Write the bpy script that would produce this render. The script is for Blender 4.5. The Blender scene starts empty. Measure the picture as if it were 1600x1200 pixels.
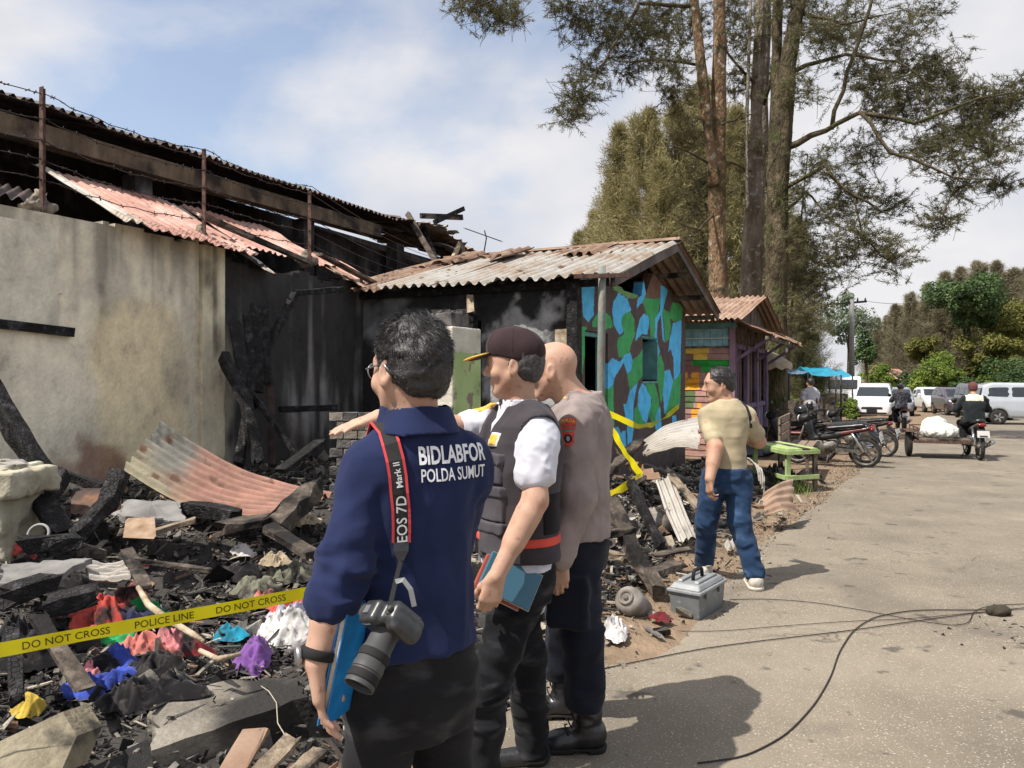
import bpy, bmesh, math, random
import numpy as np
from mathutils import Vector, Matrix
from mathutils.bvhtree import BVHTree

random.seed(7)
rng = np.random.default_rng(7)
scene = bpy.context.scene
COL = scene.collection

# --- camera
cam_data = bpy.data.cameras.new("camera")
cam_data.lens = 27.0
cam_data.sensor_width = 36.0
cam_data.shift_y = -10 / 1600
cam_data.clip_start = 0.05
cam_data.clip_end = 3000
cam = bpy.data.objects.new("camera", cam_data)
COL.objects.link(cam)
cam.location = (0, 0, 1.6)
cam.rotation_euler = (math.radians(90), 0, 0)
scene.camera = cam

# --- sun and sky
SUN_EL = math.radians(57)
to_sun = Vector((-0.86, -0.50, 0)).normalized()
sd = bpy.data.lights.new("sun", 'SUN')
sd.energy = 4.3
sd.angle = math.radians(0.6)
sd.color = (1.0, 0.955, 0.88)
sun = bpy.data.objects.new("sun", sd)
COL.objects.link(sun)
sdir = Vector((to_sun.x * math.cos(SUN_EL), to_sun.y * math.cos(SUN_EL), math.sin(SUN_EL)))
sun.rotation_euler = sdir.to_track_quat('Z', 'Y').to_euler()
sun.location = (-20, -12, 30)

world = bpy.data.worlds.new("World")
scene.world = world
world.use_nodes = True
wn = world.node_tree.nodes
wl = world.node_tree.links
for n in list(wn):
    wn.remove(n)
w_out = wn.new('ShaderNodeOutputWorld')
sky = wn.new('ShaderNodeTexSky')
sky.sky_type = 'NISHITA'
sky.sun_disc = False
sky.sun_elevation = SUN_EL
sky.sun_rotation = math.atan2(to_sun.x, to_sun.y)
sky.dust_density = 1.6
bg_sky = wn.new('ShaderNodeBackground')
bg_sky.inputs['Strength'].default_value = 0.13
wl.new(sky.outputs[0], bg_sky.inputs['Color'])
bg_cl = wn.new('ShaderNodeBackground')
bg_cl.inputs['Color'].default_value = (0.93, 0.945, 1.0, 1)
bg_cl.inputs['Strength'].default_value = 0.62
tc = wn.new('ShaderNodeTexCoord')
mp = wn.new('ShaderNodeMapping')
mp.inputs['Location'].default_value = (0.62, 3.46, 1.6)
mp.inputs['Scale'].default_value = (1.0, 1.0, 1.9)
wl.new(tc.outputs['Generated'], mp.inputs['Vector'])
nz = wn.new('ShaderNodeTexNoise')
nz.inputs['Scale'].default_value = 1.7
nz.inputs['Detail'].default_value = 7
nz.inputs['Roughness'].default_value = 0.52
nz.inputs['Distortion'].default_value = 0.15
wl.new(mp.outputs[0], nz.inputs['Vector'])
cr = wn.new('ShaderNodeValToRGB')
cr.color_ramp.elements[0].position = 0.385
cr.color_ramp.elements[0].color = (0.22, 0.22, 0.22, 1)
cr.color_ramp.elements[1].position = 0.50
cr.color_ramp.elements[1].color = (0.97, 0.97, 0.97, 1)
wl.new(nz.outputs[0], cr.inputs[0])
# a little shade inside the clouds
nz2 = wn.new('ShaderNodeTexNoise')
nz2.inputs['Scale'].default_value = 3.1
nz2.inputs['Detail'].default_value = 5
wl.new(mp.outputs[0], nz2.inputs['Vector'])
cr2 = wn.new('ShaderNodeValToRGB')
cr2.color_ramp.elements[0].position = 0.35
cr2.color_ramp.elements[0].color = (0.70, 0.745, 0.85, 1)
cr2.color_ramp.elements[1].position = 0.62
cr2.color_ramp.elements[1].color = (0.98, 0.965, 0.98, 1)
wl.new(nz2.outputs[0], cr2.inputs[0])
wl.new(cr2.outputs[0], bg_cl.inputs['Color'])
wmix = wn.new('ShaderNodeMixShader')
wl.new(cr.outputs[0], wmix.inputs[0])
wl.new(bg_sky.outputs[0], wmix.inputs[1])
wl.new(bg_cl.outputs[0], wmix.inputs[2])
wl.new(wmix.outputs[0], w_out.inputs['Surface'])

vs = scene.view_settings
vs.view_transform = 'Standard'
vs.look = 'None'
vs.exposure = 0.52
vs.gamma = 1.0
vs.use_curve_mapping = False
scene.render.engine = 'CYCLES'
scene.cycles.use_denoising = True
scene.cycles.max_bounces = 4
scene.cycles.diffuse_bounces = 3
scene.cycles.glossy_bounces = 2
scene.cycles.transmission_bounces = 3
scene.cycles.transparent_max_bounces = 4
scene.cycles.use_adaptive_sampling = True
scene.cycles.adaptive_threshold = 0.02
scene.cycles.caustics_reflective = False
scene.cycles.caustics_refractive = False

# --- coordinate helpers
def P(u, v, Y):
    """a point seen at photograph pixel (u, v) at depth Y metres"""
    return Vector(((u - 800) / 1200 * Y, Y, 1.6 - (v - 590) / 1200 * Y))

E = Vector((0.4472, 0.8944, 0))      # along the road, away
N = Vector((0.8944, -0.4472, 0))     # across the road, towards its right side

def R(a, b, z=0.0):
    return E * a + N * b + Vector((0, 0, z))

def ab(p):
    return (p[0] * E.x + p[1] * E.y, p[0] * N.x + p[1] * N.y)

def sstep(x, lo, hi):
    t = np.clip((np.asarray(x, dtype=float) - lo) / (hi - lo), 0, 1)
    return t * t * (3 - 2 * t)

# value noise, vectorised
_tab = rng.random((32, 32, 32)).astype(np.float32)
def vnoise(x, y, z):
    x, y, z = np.broadcast_arrays(np.asarray(x, np.float32), np.asarray(y, np.float32), np.asarray(z, np.float32))
    xi, yi, zi = np.floor(x).astype(np.int32), np.floor(y).astype(np.int32), np.floor(z).astype(np.int32)
    fx, fy, fz = x - xi, y - yi, z - zi
    fx = fx * fx * (3 - 2 * fx); fy = fy * fy * (3 - 2 * fy); fz = fz * fz * (3 - 2 * fz)
    xi &= 31; yi &= 31; zi &= 31
    x1, y1, z1 = (xi + 1) & 31, (yi + 1) & 31, (zi + 1) & 31
    a = _tab[xi, yi, zi] * (1 - fx) + _tab[x1, yi, zi] * fx
    b = _tab[xi, y1, zi] * (1 - fx) + _tab[x1, y1, zi] * fx
    c = _tab[xi, yi, z1] * (1 - fx) + _tab[x1, yi, z1] * fx
    d = _tab[xi, y1, z1] * (1 - fx) + _tab[x1, y1, z1] * fx
    return ((a * (1 - fy) + b * fy) * (1 - fz) + (c * (1 - fy) + d * fy) * fz) * 2 - 1

def fbm(x, y, z, o=4):
    s, amp, f = 0, 0.5, 1.0
    for i in range(o):
        s = s + amp * vnoise(x * f + 7.1 * i, y * f + 3.7 * i, z * f + 1.3 * i)
        amp *= 0.5; f *= 2.03
    return s

# the road falls away gently beyond the houses
def fall(Y):
    Y = np.asarray(Y, float)
    return -0.0125 * (np.clip(Y, 7, 120) - 7)

def on_road(u, v):
    """the road point under photograph pixel (u, v)"""
    Y = 1800.0 / (v - 605)
    return Vector(((u - 800) / 1200 * Y, Y, float(fall(Y)) + 0.014))

# ground height (road = 0; the burnt plot rises towards the back wall)
def ground_h(X, Y):
    X = np.asarray(X, float); Y = np.asarray(Y, float)
    a = X * E.x + Y * E.y; b = X * N.x + Y * N.y
    plot = sstep(-b, 1.75, 2.5) * 0.22 + sstep(-b, 2.6, 6.2) * 0.42
    far = sstep(a, 7.2, 9.5)
    plot = plot * (1 - far) + sstep(-b, 1.9, 3.4) * 0.12 * far
    pile = 0.34 * np.exp(-((b + 2.55) / 0.55) ** 2) * sstep(a, 4.2, 5.6) * (1 - sstep(a, 11.5, 13.5)) + 0.10 * np.exp(-((b + 1.75) / 0.5) ** 2) * sstep(a, 3.6, 4.6) * (1 - sstep(a, 6.5, 9))
    bumps = fbm(X * 1.6, Y * 1.6, 0.5, 3) * 0.10 + fbm(X * 5, Y * 5, 2.5, 3) * 0.05
    wgt = sstep(-b, 1.6, 2.6) * (1 - sstep(a, 13, 15))
    return (plot + pile) * (1 - sstep(a, 15, 18)) + bumps * wgt + fall(Y)

def G(u, v, dz=0.0):
    """the ground point under photograph pixel (u, v)"""
    Ys = np.arange(1.2, 60, 0.01); X = (u - 800) / 1200 * Ys; Z = 1.6 - (v - 590) / 1200 * Ys
    k = np.argmax(Z < ground_h(X, Ys) + dz)
    return Vector((X[k], Ys[k], Z[k]))

def gz(X, Y):
    return float(ground_h(X, Y))

# --- object helpers
def link(o):
    COL.objects.link(o)
    return o

def tag(o, label=None, cat=None, group=None, kind=None):
    if label: o['label'] = label
    if cat: o['category'] = cat
    if group: o['group'] = group
    if kind: o['kind'] = kind
    return o

def thing(name, label, cat, loc=(0, 0, 0), group=None, rz=0.0):
    o = link(bpy.data.objects.new(name, None))
    o.empty_display_size = 0.1
    o.location = loc
    o.rotation_euler = (0, 0, rz)
    return tag(o, label, cat, group)

def wmat(o):
    m = Matrix.LocRotScale(o.location, o.rotation_euler, None)
    if o.parent is not None:
        m = wmat(o.parent) @ o.matrix_parent_inverse @ m
    return m

def set_parent(o, p):
    o.parent = p
    o.matrix_parent_inverse = wmat(p).inverted()
    return o

def np_mesh(name, V, F):
    """fast mesh from arrays; F is (n,3) or (n,4) or a list of such arrays"""
    V = np.asarray(V, np.float32).reshape(-1, 3)
    Fs = F if isinstance(F, list) else [F]
    Fs = [np.asarray(f, np.int32) for f in Fs if len(f)]
    me = bpy.data.meshes.new(name)
    me.vertices.add(len(V))
    me.vertices.foreach_set('co', V.ravel())
    loops = np.concatenate([f.ravel() for f in Fs])
    sizes = np.concatenate([np.full(len(f), f.shape[1], np.int32) for f in Fs])
    me.loops.add(len(loops))
    me.loops.foreach_set('vertex_index', loops)
    me.polygons.add(len(sizes))
    starts = np.concatenate([[0], np.cumsum(sizes)[:-1]]).astype(np.int32)
    me.polygons.foreach_set('loop_start', starts)
    me.polygons.foreach_set('loop_total', sizes)
    me.polygons.foreach_set('use_smooth', np.zeros(len(sizes), bool))
    me.update(calc_edges=True)
    return me

def add_mesh(name, me, mat, parent=None, smooth=False):
    if mat is not None and not me.materials:
        me.materials.append(mat)
    if smooth:
        me.polygons.foreach_set('use_smooth', np.ones(len(me.polygons), bool))
    o = link(bpy.data.objects.new(name, me))
    if parent is not None:
        set_parent(o, parent)
    return o

class MB:
    """collects simple shapes and links them as one mesh object"""
    def __init__(self):
        self.v = []; self.f = []; self.sm = []
    def add(self, vs, fs, smooth=False):
        n = len(self.v)
        self.v.extend([tuple(v) for v in vs])
        self.f.extend([tuple(i + n for i in f) for f in fs])
        self.sm.extend([smooth] * len(fs))
        return self
    def hexa(self, p):   # 8 corners: bottom 0-3 ccw, top 4-7
        return self.add(p, [(3, 2, 1, 0), (4, 5, 6, 7), (0, 1, 5, 4), (1, 2, 6, 5), (2, 3, 7, 6), (3, 0, 4, 7)])
    def box(self, c, s, M=None, jit=0.0):
        c = Vector(c); hx, hy, hz = s[0] / 2, s[1] / 2, s[2] / 2
        ps = [Vector((x, y, z)) for z in (-hz, hz) for x, y in ((-hx, -hy), (hx, -hy), (hx, hy), (-hx, hy))]
        if jit:
            ps = [p + Vector((random.uniform(-jit, jit), random.uniform(-jit, jit), random.uniform(-jit, jit))) for p in ps]
        if M is not None:
            ps = [M @ p for p in ps]
        return self.hexa([p + c for p in ps])
    def beam(self, p, q, w, h, up=Vector((0, 0, 1)), jit=0.0):
        p = Vector(p); q = Vector(q); d = (q - p)
        L = d.length; y = d / L
        x = y.cross(Vector(up))
        if x.length < 1e-4: x = y.cross(Vector((1, 0, 0)))
        x.normalize(); z = x.cross(y)
        M = Matrix((x, y, z)).transposed()
        return self.box((p + q) / 2, (w, L, h), M, jit)
    def tube(self, pts, r, n=8, cap=True, smooth=True):
        pts = [Vector(p) for p in pts]
        rs = r if isinstance(r, (list, tuple)) else [r] * len(pts)
        vs = []; fs = []
        prev = None
        for i, p in enumerate(pts):
            t = (pts[min(i + 1, len(pts) - 1)] - pts[max(i - 1, 0)]).normalized()
            if prev is None:
                x = t.cross(Vector((0, 0, 1)))
                if x.length < 1e-3: x = t.cross(Vector((1, 0, 0)))
            else:
                x = prev - t * prev.dot(t)
                if x.length < 1e-4: x = t.cross(Vector((0.3, 1, 0.2)))
            x.normalize(); y = t.cross(x); prev = x
            for k in range(n):
                an = 2 * math.pi * k / n
                vs.append(p + (x * math.cos(an) + y * math.sin(an)) * rs[i])
        for i in range(len(pts) - 1):
            for k in range(n):
                k2 = (k + 1) % n
                fs.append((i * n + k, i * n + k2, (i + 1) * n + k2, (i + 1) * n + k))
        if cap:
            fs.append(tuple(reversed(range(n))))
            fs.append(tuple(range((len(pts) - 1) * n, len(pts) * n)))
        return self.add(vs, fs, smooth)
    def lathe(self, prof, M=None, n=20, smooth=True, cap=None):
        """prof: (radius, height) list turned about local z"""
        M = M or Matrix.Identity(4)
        vs = []; fs = []
        for (r, z) in prof:
            for k in range(n):
                an = 2 * math.pi * k / n
                vs.append(M @ Vector((r * math.cos(an), r * math.sin(an), z)))
        m = len(prof)
        for i in range(m - 1):
            for k in range(n):
                k2 = (k + 1) % n
                fs.append((i * n + k, i * n + k2, (i + 1) * n + k2, (i + 1) * n + k))
        closed = prof[0] == prof[-1] if cap is None else not cap
        if prof[0][0] > 1e-5 and not closed: fs.append(tuple(reversed(range(n))))
        if prof[-1][0] > 1e-5 and not closed: fs.append(tuple(range((m - 1) * n, m * n)))
        return self.add(vs, fs, smooth)
    def prism(self, poly, off, smooth=False):
        """poly: list of 3d points, extruded by vector off"""
        n = len(poly); off = Vector(off)
        vs = [Vector(p) for p in poly] + [Vector(p) + off for p in poly]
        fs = [tuple(reversed(range(n))), tuple(range(n, 2 * n))]
        for i in range(n):
            j = (i + 1) % n
            fs.append((i, j, n + j, n + i))
        return self.add(vs, fs, smooth)
    def mesh(self, name):
        me = bpy.data.meshes.new(name)
        me.from_pydata(self.v, [], self.f)
        me.polygons.foreach_set('use_smooth', np.array(self.sm, bool))
        me.update()
        return me
    def build(self, name, mat, parent=None, bevel=0.0):
        me = self.mesh(name)
        o = add_mesh(name, me, mat, parent)
        if bevel:
            md = o.modifiers.new('bevel', 'BEVEL'); md.width = bevel; md.segments = 2; md.limit_method = 'ANGLE'
        return o

def axis_m(loc, z, x=None):
    z = Vector(z).normalized()
    x = Vector(x) if x is not None else (Vector((0, 0, 1)) if abs(z.z) < 0.9 else Vector((1, 0, 0)))
    x = (x - z * x.dot(z)).normalized()
    y = z.cross(x)
    m = Matrix((x, y, z)).transposed().to_4x4()
    m.translation = Vector(loc)
    return m

def fan_fix(o, ang=40):
    """flat-shade sharp edges of a smooth mesh"""
    me = o.data
    try:
        me.set_sharp_from_angle(angle=math.radians(ang))
    except Exception:
        pass
    return o

# --- materials
MATS = {}
def lin(c):
    """sRGB 0-255 -> linear"""
    return tuple(((x / 255) / 12.92 if x / 255 <= 0.04045 else ((x / 255 + 0.055) / 1.055) ** 2.4) for x in c)

def mat(name, cols, scale=4.0, detail=5.0, rough=0.85, bump=0.0, bscale=None, metal=0.0, stretch=(1, 1, 1),
        mask=None, spec=0.3, sheen=0.0, rough_n=0.5, dist=0.0, bdist=0.02, trans=0.0, sub=0.0, coat=0.0, attr=None, vor=None, crease=None, crack=None):
    """cols: list of (position, linear colour) on a noise ramp; mask: (scale, lo, hi, colour, stretch) list laid over it;
    attr: name of a colour attribute multiplied in as the base; vor: (scale, depth) voronoi cracks in the bump"""
    if name in MATS: return MATS[name]
    m = bpy.data.materials.new(name); m.use_nodes = True
    nt = m.node_tree; ns = nt.nodes; ls = nt.links
    b = ns['Principled BSDF']
    tcn = ns.new('ShaderNodeTexCoord')
    mpn = ns.new('ShaderNodeMapping'); mpn.inputs['Scale'].default_value = stretch
    ls.new(tcn.outputs['Object'], mpn.inputs['Vector'])
    if isinstance(cols, tuple): cols = [(0, tuple(c * 0.86 for c in cols)), (1, tuple(min(1, c * 1.12) for c in cols))]
    n1 = ns.new('ShaderNodeTexNoise')
    n1.inputs['Scale'].default_value = scale; n1.inputs['Detail'].default_value = detail
    n1.inputs['Roughness'].default_value = rough_n; n1.inputs['Distortion'].default_value = dist
    ls.new(mpn.outputs[0], n1.inputs['Vector'])
    rp = ns.new('ShaderNodeValToRGB')
    el = rp.color_ramp.elements
    while len(el) < len(cols): el.new(0.5)
    for e, (p_, c) in zip(el, cols):
        # stretch the ramp over the range the noise really covers
        e.position = 0.28 + 0.44 * p_; e.color = (*c[:3], 1)
    ls.new(n1.outputs[0], rp.inputs[0])
    col = rp.outputs[0]
    if attr:
        at = ns.new('ShaderNodeAttribute'); at.attribute_name = attr
        mx = ns.new('ShaderNodeMix'); mx.data_type = 'RGBA'; mx.blend_type = 'MULTIPLY'
        mx.inputs[0].default_value = 1.0
        ls.new(at.outputs['Color'], mx.inputs[6]); ls.new(col, mx.inputs[7])
        col = mx.outputs[2]
    for mk in (mask or []):
        sc, lo, hi, c = mk[:4]
        nm = ns.new('ShaderNodeTexNoise'); nm.inputs['Scale'].default_value = sc; nm.inputs['Detail'].default_value = 6
        mp2 = ns.new('ShaderNodeMapping'); mp2.inputs['Scale'].default_value = mk[4] if len(mk) > 4 else (1, 1, 1)
        mp2.inputs['Location'].default_value = mk[5] if len(mk) > 5 else (3.1 * sc, 1.7, 0.9)
        ls.new(tcn.outputs['Object'], mp2.inputs['Vector']); ls.new(mp2.outputs[0], nm.inputs['Vector'])
        r2 = ns.new('ShaderNodeMapRange'); r2.inputs[1].default_value = lo; r2.inputs[2].default_value = hi
        r2.interpolation_type = 'SMOOTHSTEP'
        ls.new(nm.outputs[0], r2.inputs[0])
        mx = ns.new('ShaderNodeMix'); mx.data_type = 'RGBA'
        ls.new(r2.outputs[0], mx.inputs[0]); ls.new(col, mx.inputs[6]); mx.inputs[7].default_value = (*c[:3], 1)
        col = mx.outputs[2]
    if crack:   # (scale, width, colour): thin dark cracks, broken up by a noise
        vc = ns.new('ShaderNodeTexVoronoi'); vc.feature = 'DISTANCE_TO_EDGE'; vc.inputs['Scale'].default_value = crack[0]
        nw = ns.new('ShaderNodeTexNoise'); nw.inputs['Scale'].default_value = 2.5; nw.inputs['Detail'].default_value = 5
        ls.new(tcn.outputs['Object'], nw.inputs['Vector'])
        va = ns.new('ShaderNodeVectorMath'); va.operation = 'MULTIPLY_ADD'; va.inputs[1].default_value = (0.5, 0.5, 0.5)
        ls.new(nw.outputs['Color'], va.inputs[0]); ls.new(tcn.outputs['Object'], va.inputs[2]); ls.new(va.outputs[0], vc.inputs['Vector'])
        rc = ns.new('ShaderNodeMapRange'); rc.inputs[1].default_value = 0.0; rc.inputs[2].default_value = crack[1]; rc.inputs[3].default_value = 1.0; rc.inputs[4].default_value = 0.0
        ls.new(vc.outputs['Distance'], rc.inputs[0])
        nk = ns.new('ShaderNodeTexNoise'); nk.inputs['Scale'].default_value = 0.7; nk.inputs['Detail'].default_value = 4
        ls.new(tcn.outputs['Object'], nk.inputs['Vector'])
        rk = ns.new('ShaderNodeMapRange'); rk.inputs[1].default_value = 0.50; rk.inputs[2].default_value = 0.62; rk.inputs[4].default_value = 0.75
        ls.new(nk.outputs[0], rk.inputs[0])
        mu = ns.new('ShaderNodeMath'); mu.operation = 'MULTIPLY'; ls.new(rc.outputs[0], mu.inputs[0]); ls.new(rk.outputs[0], mu.inputs[1])
        mx = ns.new('ShaderNodeMix'); mx.data_type = 'RGBA'; ls.new(mu.outputs[0], mx.inputs[0]); ls.new(col, mx.inputs[6]); mx.inputs[7].default_value = (*crack[2], 1)
        col = mx.outputs[2]
    ls.new(col, b.inputs['Base Color'])
    b.inputs['Roughness'].default_value = rough
    b.inputs['Metallic'].default_value = metal
    b.inputs['Specular IOR Level'].default_value = spec
    if sheen: b.inputs['Sheen Weight'].default_value = sheen
    if coat: b.inputs['Coat Weight'].default_value = coat; b.inputs['Coat Roughness'].default_value = 0.06
    if sub:
        b.inputs['Subsurface Weight'].default_value = sub
        b.inputs['Subsurface Radius'].default_value = (0.9, 0.35, 0.2); b.inputs['Subsurface Scale'].default_value = 0.01
    if bump:
        nb = ns.new('ShaderNodeTexNoise'); nb.inputs['Scale'].default_value = bscale or scale * 6; nb.inputs['Detail'].default_value = 6
        ls.new(mpn.outputs[0], nb.inputs['Vector'])
        bp = ns.new('ShaderNodeBump'); bp.inputs['Strength'].default_value = bump; bp.inputs['Distance'].default_value = bdist
        ls.new(nb.outputs[0], bp.inputs['Height'])
        if vor:
            vo = ns.new('ShaderNodeTexVoronoi'); vo.feature = 'DISTANCE_TO_EDGE'; vo.inputs['Scale'].default_value = vor[0]
            ls.new(mpn.outputs[0], vo.inputs['Vector'])
            r3 = ns.new('ShaderNodeMapRange'); r3.inputs[2].default_value = 0.12
            ls.new(vo.outputs['Distance'], r3.inputs[0])
            b2 = ns.new('ShaderNodeBump'); b2.inputs['Strength'].default_value = vor[1]; b2.inputs['Distance'].default_value = 0.02
            ls.new(r3.outputs[0], b2.inputs['Height']); ls.new(bp.outputs[0], b2.inputs['Normal'])
            bp = b2
        if crease:   # (scale, strength, distance): sharp cloth folds
            nc = ns.new('ShaderNodeTexNoise'); nc.noise_type = 'RIDGED_MULTIFRACTAL'; nc.inputs['Scale'].default_value = crease[0]; nc.inputs['Detail'].default_value = 1.5; nc.inputs['Distortion'].default_value = 0.7
            mc = ns.new('ShaderNodeMapping'); mc.inputs['Scale'].default_value = crease[3] if len(crease) > 3 else (1, 1, 0.6)
            ls.new(tcn.outputs['Object'], mc.inputs['Vector']); ls.new(mc.outputs[0], nc.inputs['Vector'])
            b3 = ns.new('ShaderNodeBump'); b3.inputs['Strength'].default_value = crease[1]; b3.inputs['Distance'].default_value = crease[2]
            ls.new(nc.outputs[0], b3.inputs['Height']); ls.new(bp.outputs[0], b3.inputs['Normal'])
            bp = b3
        ls.new(bp.outputs[0], b.inputs['Normal'])
    if trans:
        tr = ns.new('ShaderNodeBsdfTranslucent'); ls.new(col, tr.inputs['Color'])
        ms = ns.new('ShaderNodeMixShader'); ms.inputs[0].default_value = trans
        out = ns['Material Output']
        ls.new(b.outputs[0], ms.inputs[1]); ls.new(tr.outputs[0], ms.inputs[2]); ls.new(ms.outputs[0], out.inputs['Surface'])
    MATS[name] = m
    return m

def glass(name, tint=(0.02, 0.025, 0.03), rough=0.05):
    if name in MATS: return MATS[name]
    m = mat(name, tint, rough=rough, spec=0.9)
    return m

# --- signed distance modelling
class SDF:
    def __init__(self, lo, hi, h):
        self.lo = np.array(lo, np.float32); self.h = h
        self.n = np.ceil((np.array(hi) - np.array(lo)) / h).astype(int) + 1
        self.A = np.full(self.n, 9.0, np.float32)
    def like(self):
        s = SDF.__new__(SDF); s.lo = self.lo; s.h = self.h; s.n = self.n
        s.A = np.full(self.n, 9.0, np.float32); return s
    def copy(self):
        s = self.like(); s.A = self.A.copy(); return s
    def box(self, lo, hi):
        i0 = np.clip(np.floor((np.array(lo) - self.lo) / self.h).astype(int), 0, self.n)
        i1 = np.clip(np.ceil((np.array(hi) - self.lo) / self.h).astype(int) + 1, 0, self.n)
        sl = tuple(slice(a, b) for a, b in zip(i0, i1))
        g = [(self.lo[k] + self.h * np.arange(i0[k], i1[k])).astype(np.float32) for k in range(3)]
        return sl, g[0][:, None, None], g[1][None, :, None], g[2][None, None, :]
    def all(self):
        return self.box(self.lo, self.lo + self.n * self.h)
    def put(self, sl, d, k=0.0, sub=False):
        A = self.A[sl]
        if sub:
            d = -d
            if k > 0:
                hh = np.maximum(k - np.abs(A - d), 0) / k
                self.A[sl] = np.maximum(A, d) + hh * hh * k * 0.25
            else: self.A[sl] = np.maximum(A, d)
        else:
            if k > 0:
                hh = np.maximum(k - np.abs(A - d), 0) / k
                self.A[sl] = np.minimum(A, d) - hh * hh * k * 0.25
            else: self.A[sl] = np.minimum(A, d)
        return self
    def cone(self, a, b, ra, rb, k=0.02, sub=False, flat=None):
        a = np.array(a, np.float32); b = np.array(b, np.float32)
        m = max(ra, rb) * (1 if not flat else max(1, flat[1])) + k + 3 * self.h
        sl, X, Y, Z = self.box(np.minimum(a, b) - m, np.maximum(a, b) + m)
        ba = b - a; L2 = float(ba @ ba) + 1e-12
        t = np.clip(((X - a[0]) * ba[0] + (Y - a[1]) * ba[1] + (Z - a[2]) * ba[2]) / L2, 0, 1)
        qx = X - a[0] - t * ba[0]; qy = Y - a[1] - t * ba[1]; qz = Z - a[2] - t * ba[2]
        if flat:   # (direction, factor): radius along direction times factor
            w = np.array(flat[0], np.float32); w /= np.linalg.norm(w)
            c = (qx * w[0] + qy * w[1] + qz * w[2]) * (1 / flat[1] - 1)
            qx = qx + c * w[0]; qy = qy + c * w[1]; qz = qz + c * w[2]
        d = np.sqrt(qx * qx + qy * qy + qz * qz) - (ra + (rb - ra) * t)
        return self.put(sl, d, k, sub)
    def chain(self, pts, rs, k=0.02, **kw):
        for i in range(len(pts) - 1):
            self.cone(pts[i], pts[i + 1], rs[i], rs[i + 1], k, **kw)
        return self
    def ell(self, c, r, M=None, k=0.02, sub=False):
        """ellipsoid; M columns = local axes"""
        c = np.array(c, np.float32); m = max(r) + k + 3 * self.h
        sl, X, Y, Z = self.box(c - m, c + m)
        X = X - c[0]; Y = Y - c[1]; Z = Z - c[2]
        if M is not None:
            M = np.array(M, np.float32)
            x = X * M[0, 0] + Y * M[1, 0] + Z * M[2, 0]
            y = X * M[0, 1] + Y * M[1, 1] + Z * M[2, 1]
            z = X * M[0, 2] + Y * M[1, 2] + Z * M[2, 2]
        else: x, y, z = X, Y, Z
        q = np.sqrt((x / r[0]) ** 2 + (y / r[1]) ** 2 + (z / r[2]) ** 2)
        g = np.sqrt((x / r[0] ** 2) ** 2 + (y / r[1] ** 2) ** 2 + (z / r[2] ** 2) ** 2) + 1e-9
        d = np.where(q < 1e-3, -min(r), q * (q - 1) / g)
        return self.put(sl, d.astype(np.float32), k, sub)
    def bx(self, c, half, M=None, r=0.005, k=0.0, sub=False):
        c = np.array(c, np.float32); m = float(np.linalg.norm(half)) + k + 3 * self.h
        sl, X, Y, Z = self.box(c - m, c + m)
        X = X - c[0]; Y = Y - c[1]; Z = Z - c[2]
        if M is not None:
            M = np.array(M, np.float32)
            X, Y, Z = (X * M[0, 0] + Y * M[1, 0] + Z * M[2, 0], X * M[0, 1] + Y * M[1, 1] + Z * M[2, 1], X * M[0, 2] + Y * M[1, 2] + Z * M[2, 2])
        qx = np.abs(X) - half[0] + r; qy = np.abs(Y) - half[1] + r; qz = np.abs(Z) - half[2] + r
        d = np.sqrt(np.maximum(qx, 0) ** 2 + np.maximum(qy, 0) ** 2 + np.maximum(qz, 0) ** 2) + np.minimum(np.maximum(qx, np.maximum(qy, qz)), 0) - r
        return self.put(sl, d, k, sub)
    def loft(self, secs, x, y, k=0.02, e=2.4, sub=False):
        """secs: (centre, rx, ry) from bottom to top along z; x lateral and y forward unit vectors"""
        zs = np.array([s[0][2] for s in secs], np.float32)
        rm = max(max(s[1], s[2]) for s in secs)
        cs = np.array([tuple(s[0]) for s in secs], np.float32)
        m = rm + k + 3 * self.h
        sl, X, Y, Z = self.box(cs.min(0) - m, cs.max(0) + m)
        zz = Z
        cx = np.interp(zz, zs, cs[:, 0]); cy = np.interp(zz, zs, cs[:, 1])
        rx = np.interp(zz, zs, [s[1] for s in secs]); ry = np.interp(zz, zs, [s[2] for s in secs])
        dx = X - cx; dy = Y - cy
        px = np.abs(dx * x[0] + dy * x[1]) / rx; py = np.abs(dx * y[0] + dy * y[1]) / ry
        q = (px ** e + py ** e) ** (1 / e)
        d = (q - 1) * np.minimum(rx, ry)
        d = np.maximum(d, np.maximum(zz - zs[-1], zs[0] - zz)).astype(np.float32)
        return self.put(sl, d, k, sub)
    def cut(self, p, n, k=0.0):
        """keep the side the normal points away from"""
        sl, X, Y, Z = self.all()
        n = np.array(n, np.float32); n /= np.linalg.norm(n)
        d = (X - p[0]) * n[0] + (Y - p[1]) * n[1] + (Z - p[2]) * n[2]
        self.A = np.maximum(self.A, d.astype(np.float32))
        return self
    def wrinkle(self, amp, f, stretch=(1, 1, 1), seed=0.0, band=0.05, ridged=True, where=None):
        msk = np.abs(self.A) < band
        idx = np.nonzero(msk)
        p = self.lo + self.h * np.stack(idx, 1).astype(np.float32)
        x, y, z = p[:, 0] * f * stretch[0] + seed, p[:, 1] * f * stretch[1] + 5.3, p[:, 2] * f * stretch[2]
        wx = vnoise(x * 0.5, y * 0.5, z * 0.5 + 9)
        n = vnoise(x + wx, y + wx, z + 0.6 * wx)
        if ridged: n = 1 - 2 * np.abs(n)
        n = n + 0.4 * vnoise(x * 2.1, y * 2.1, z * 2.1)
        if where is not None: n = n * where(p)
        self.A[idx] -= (amp * n).astype(np.float32)
        return self
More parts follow.
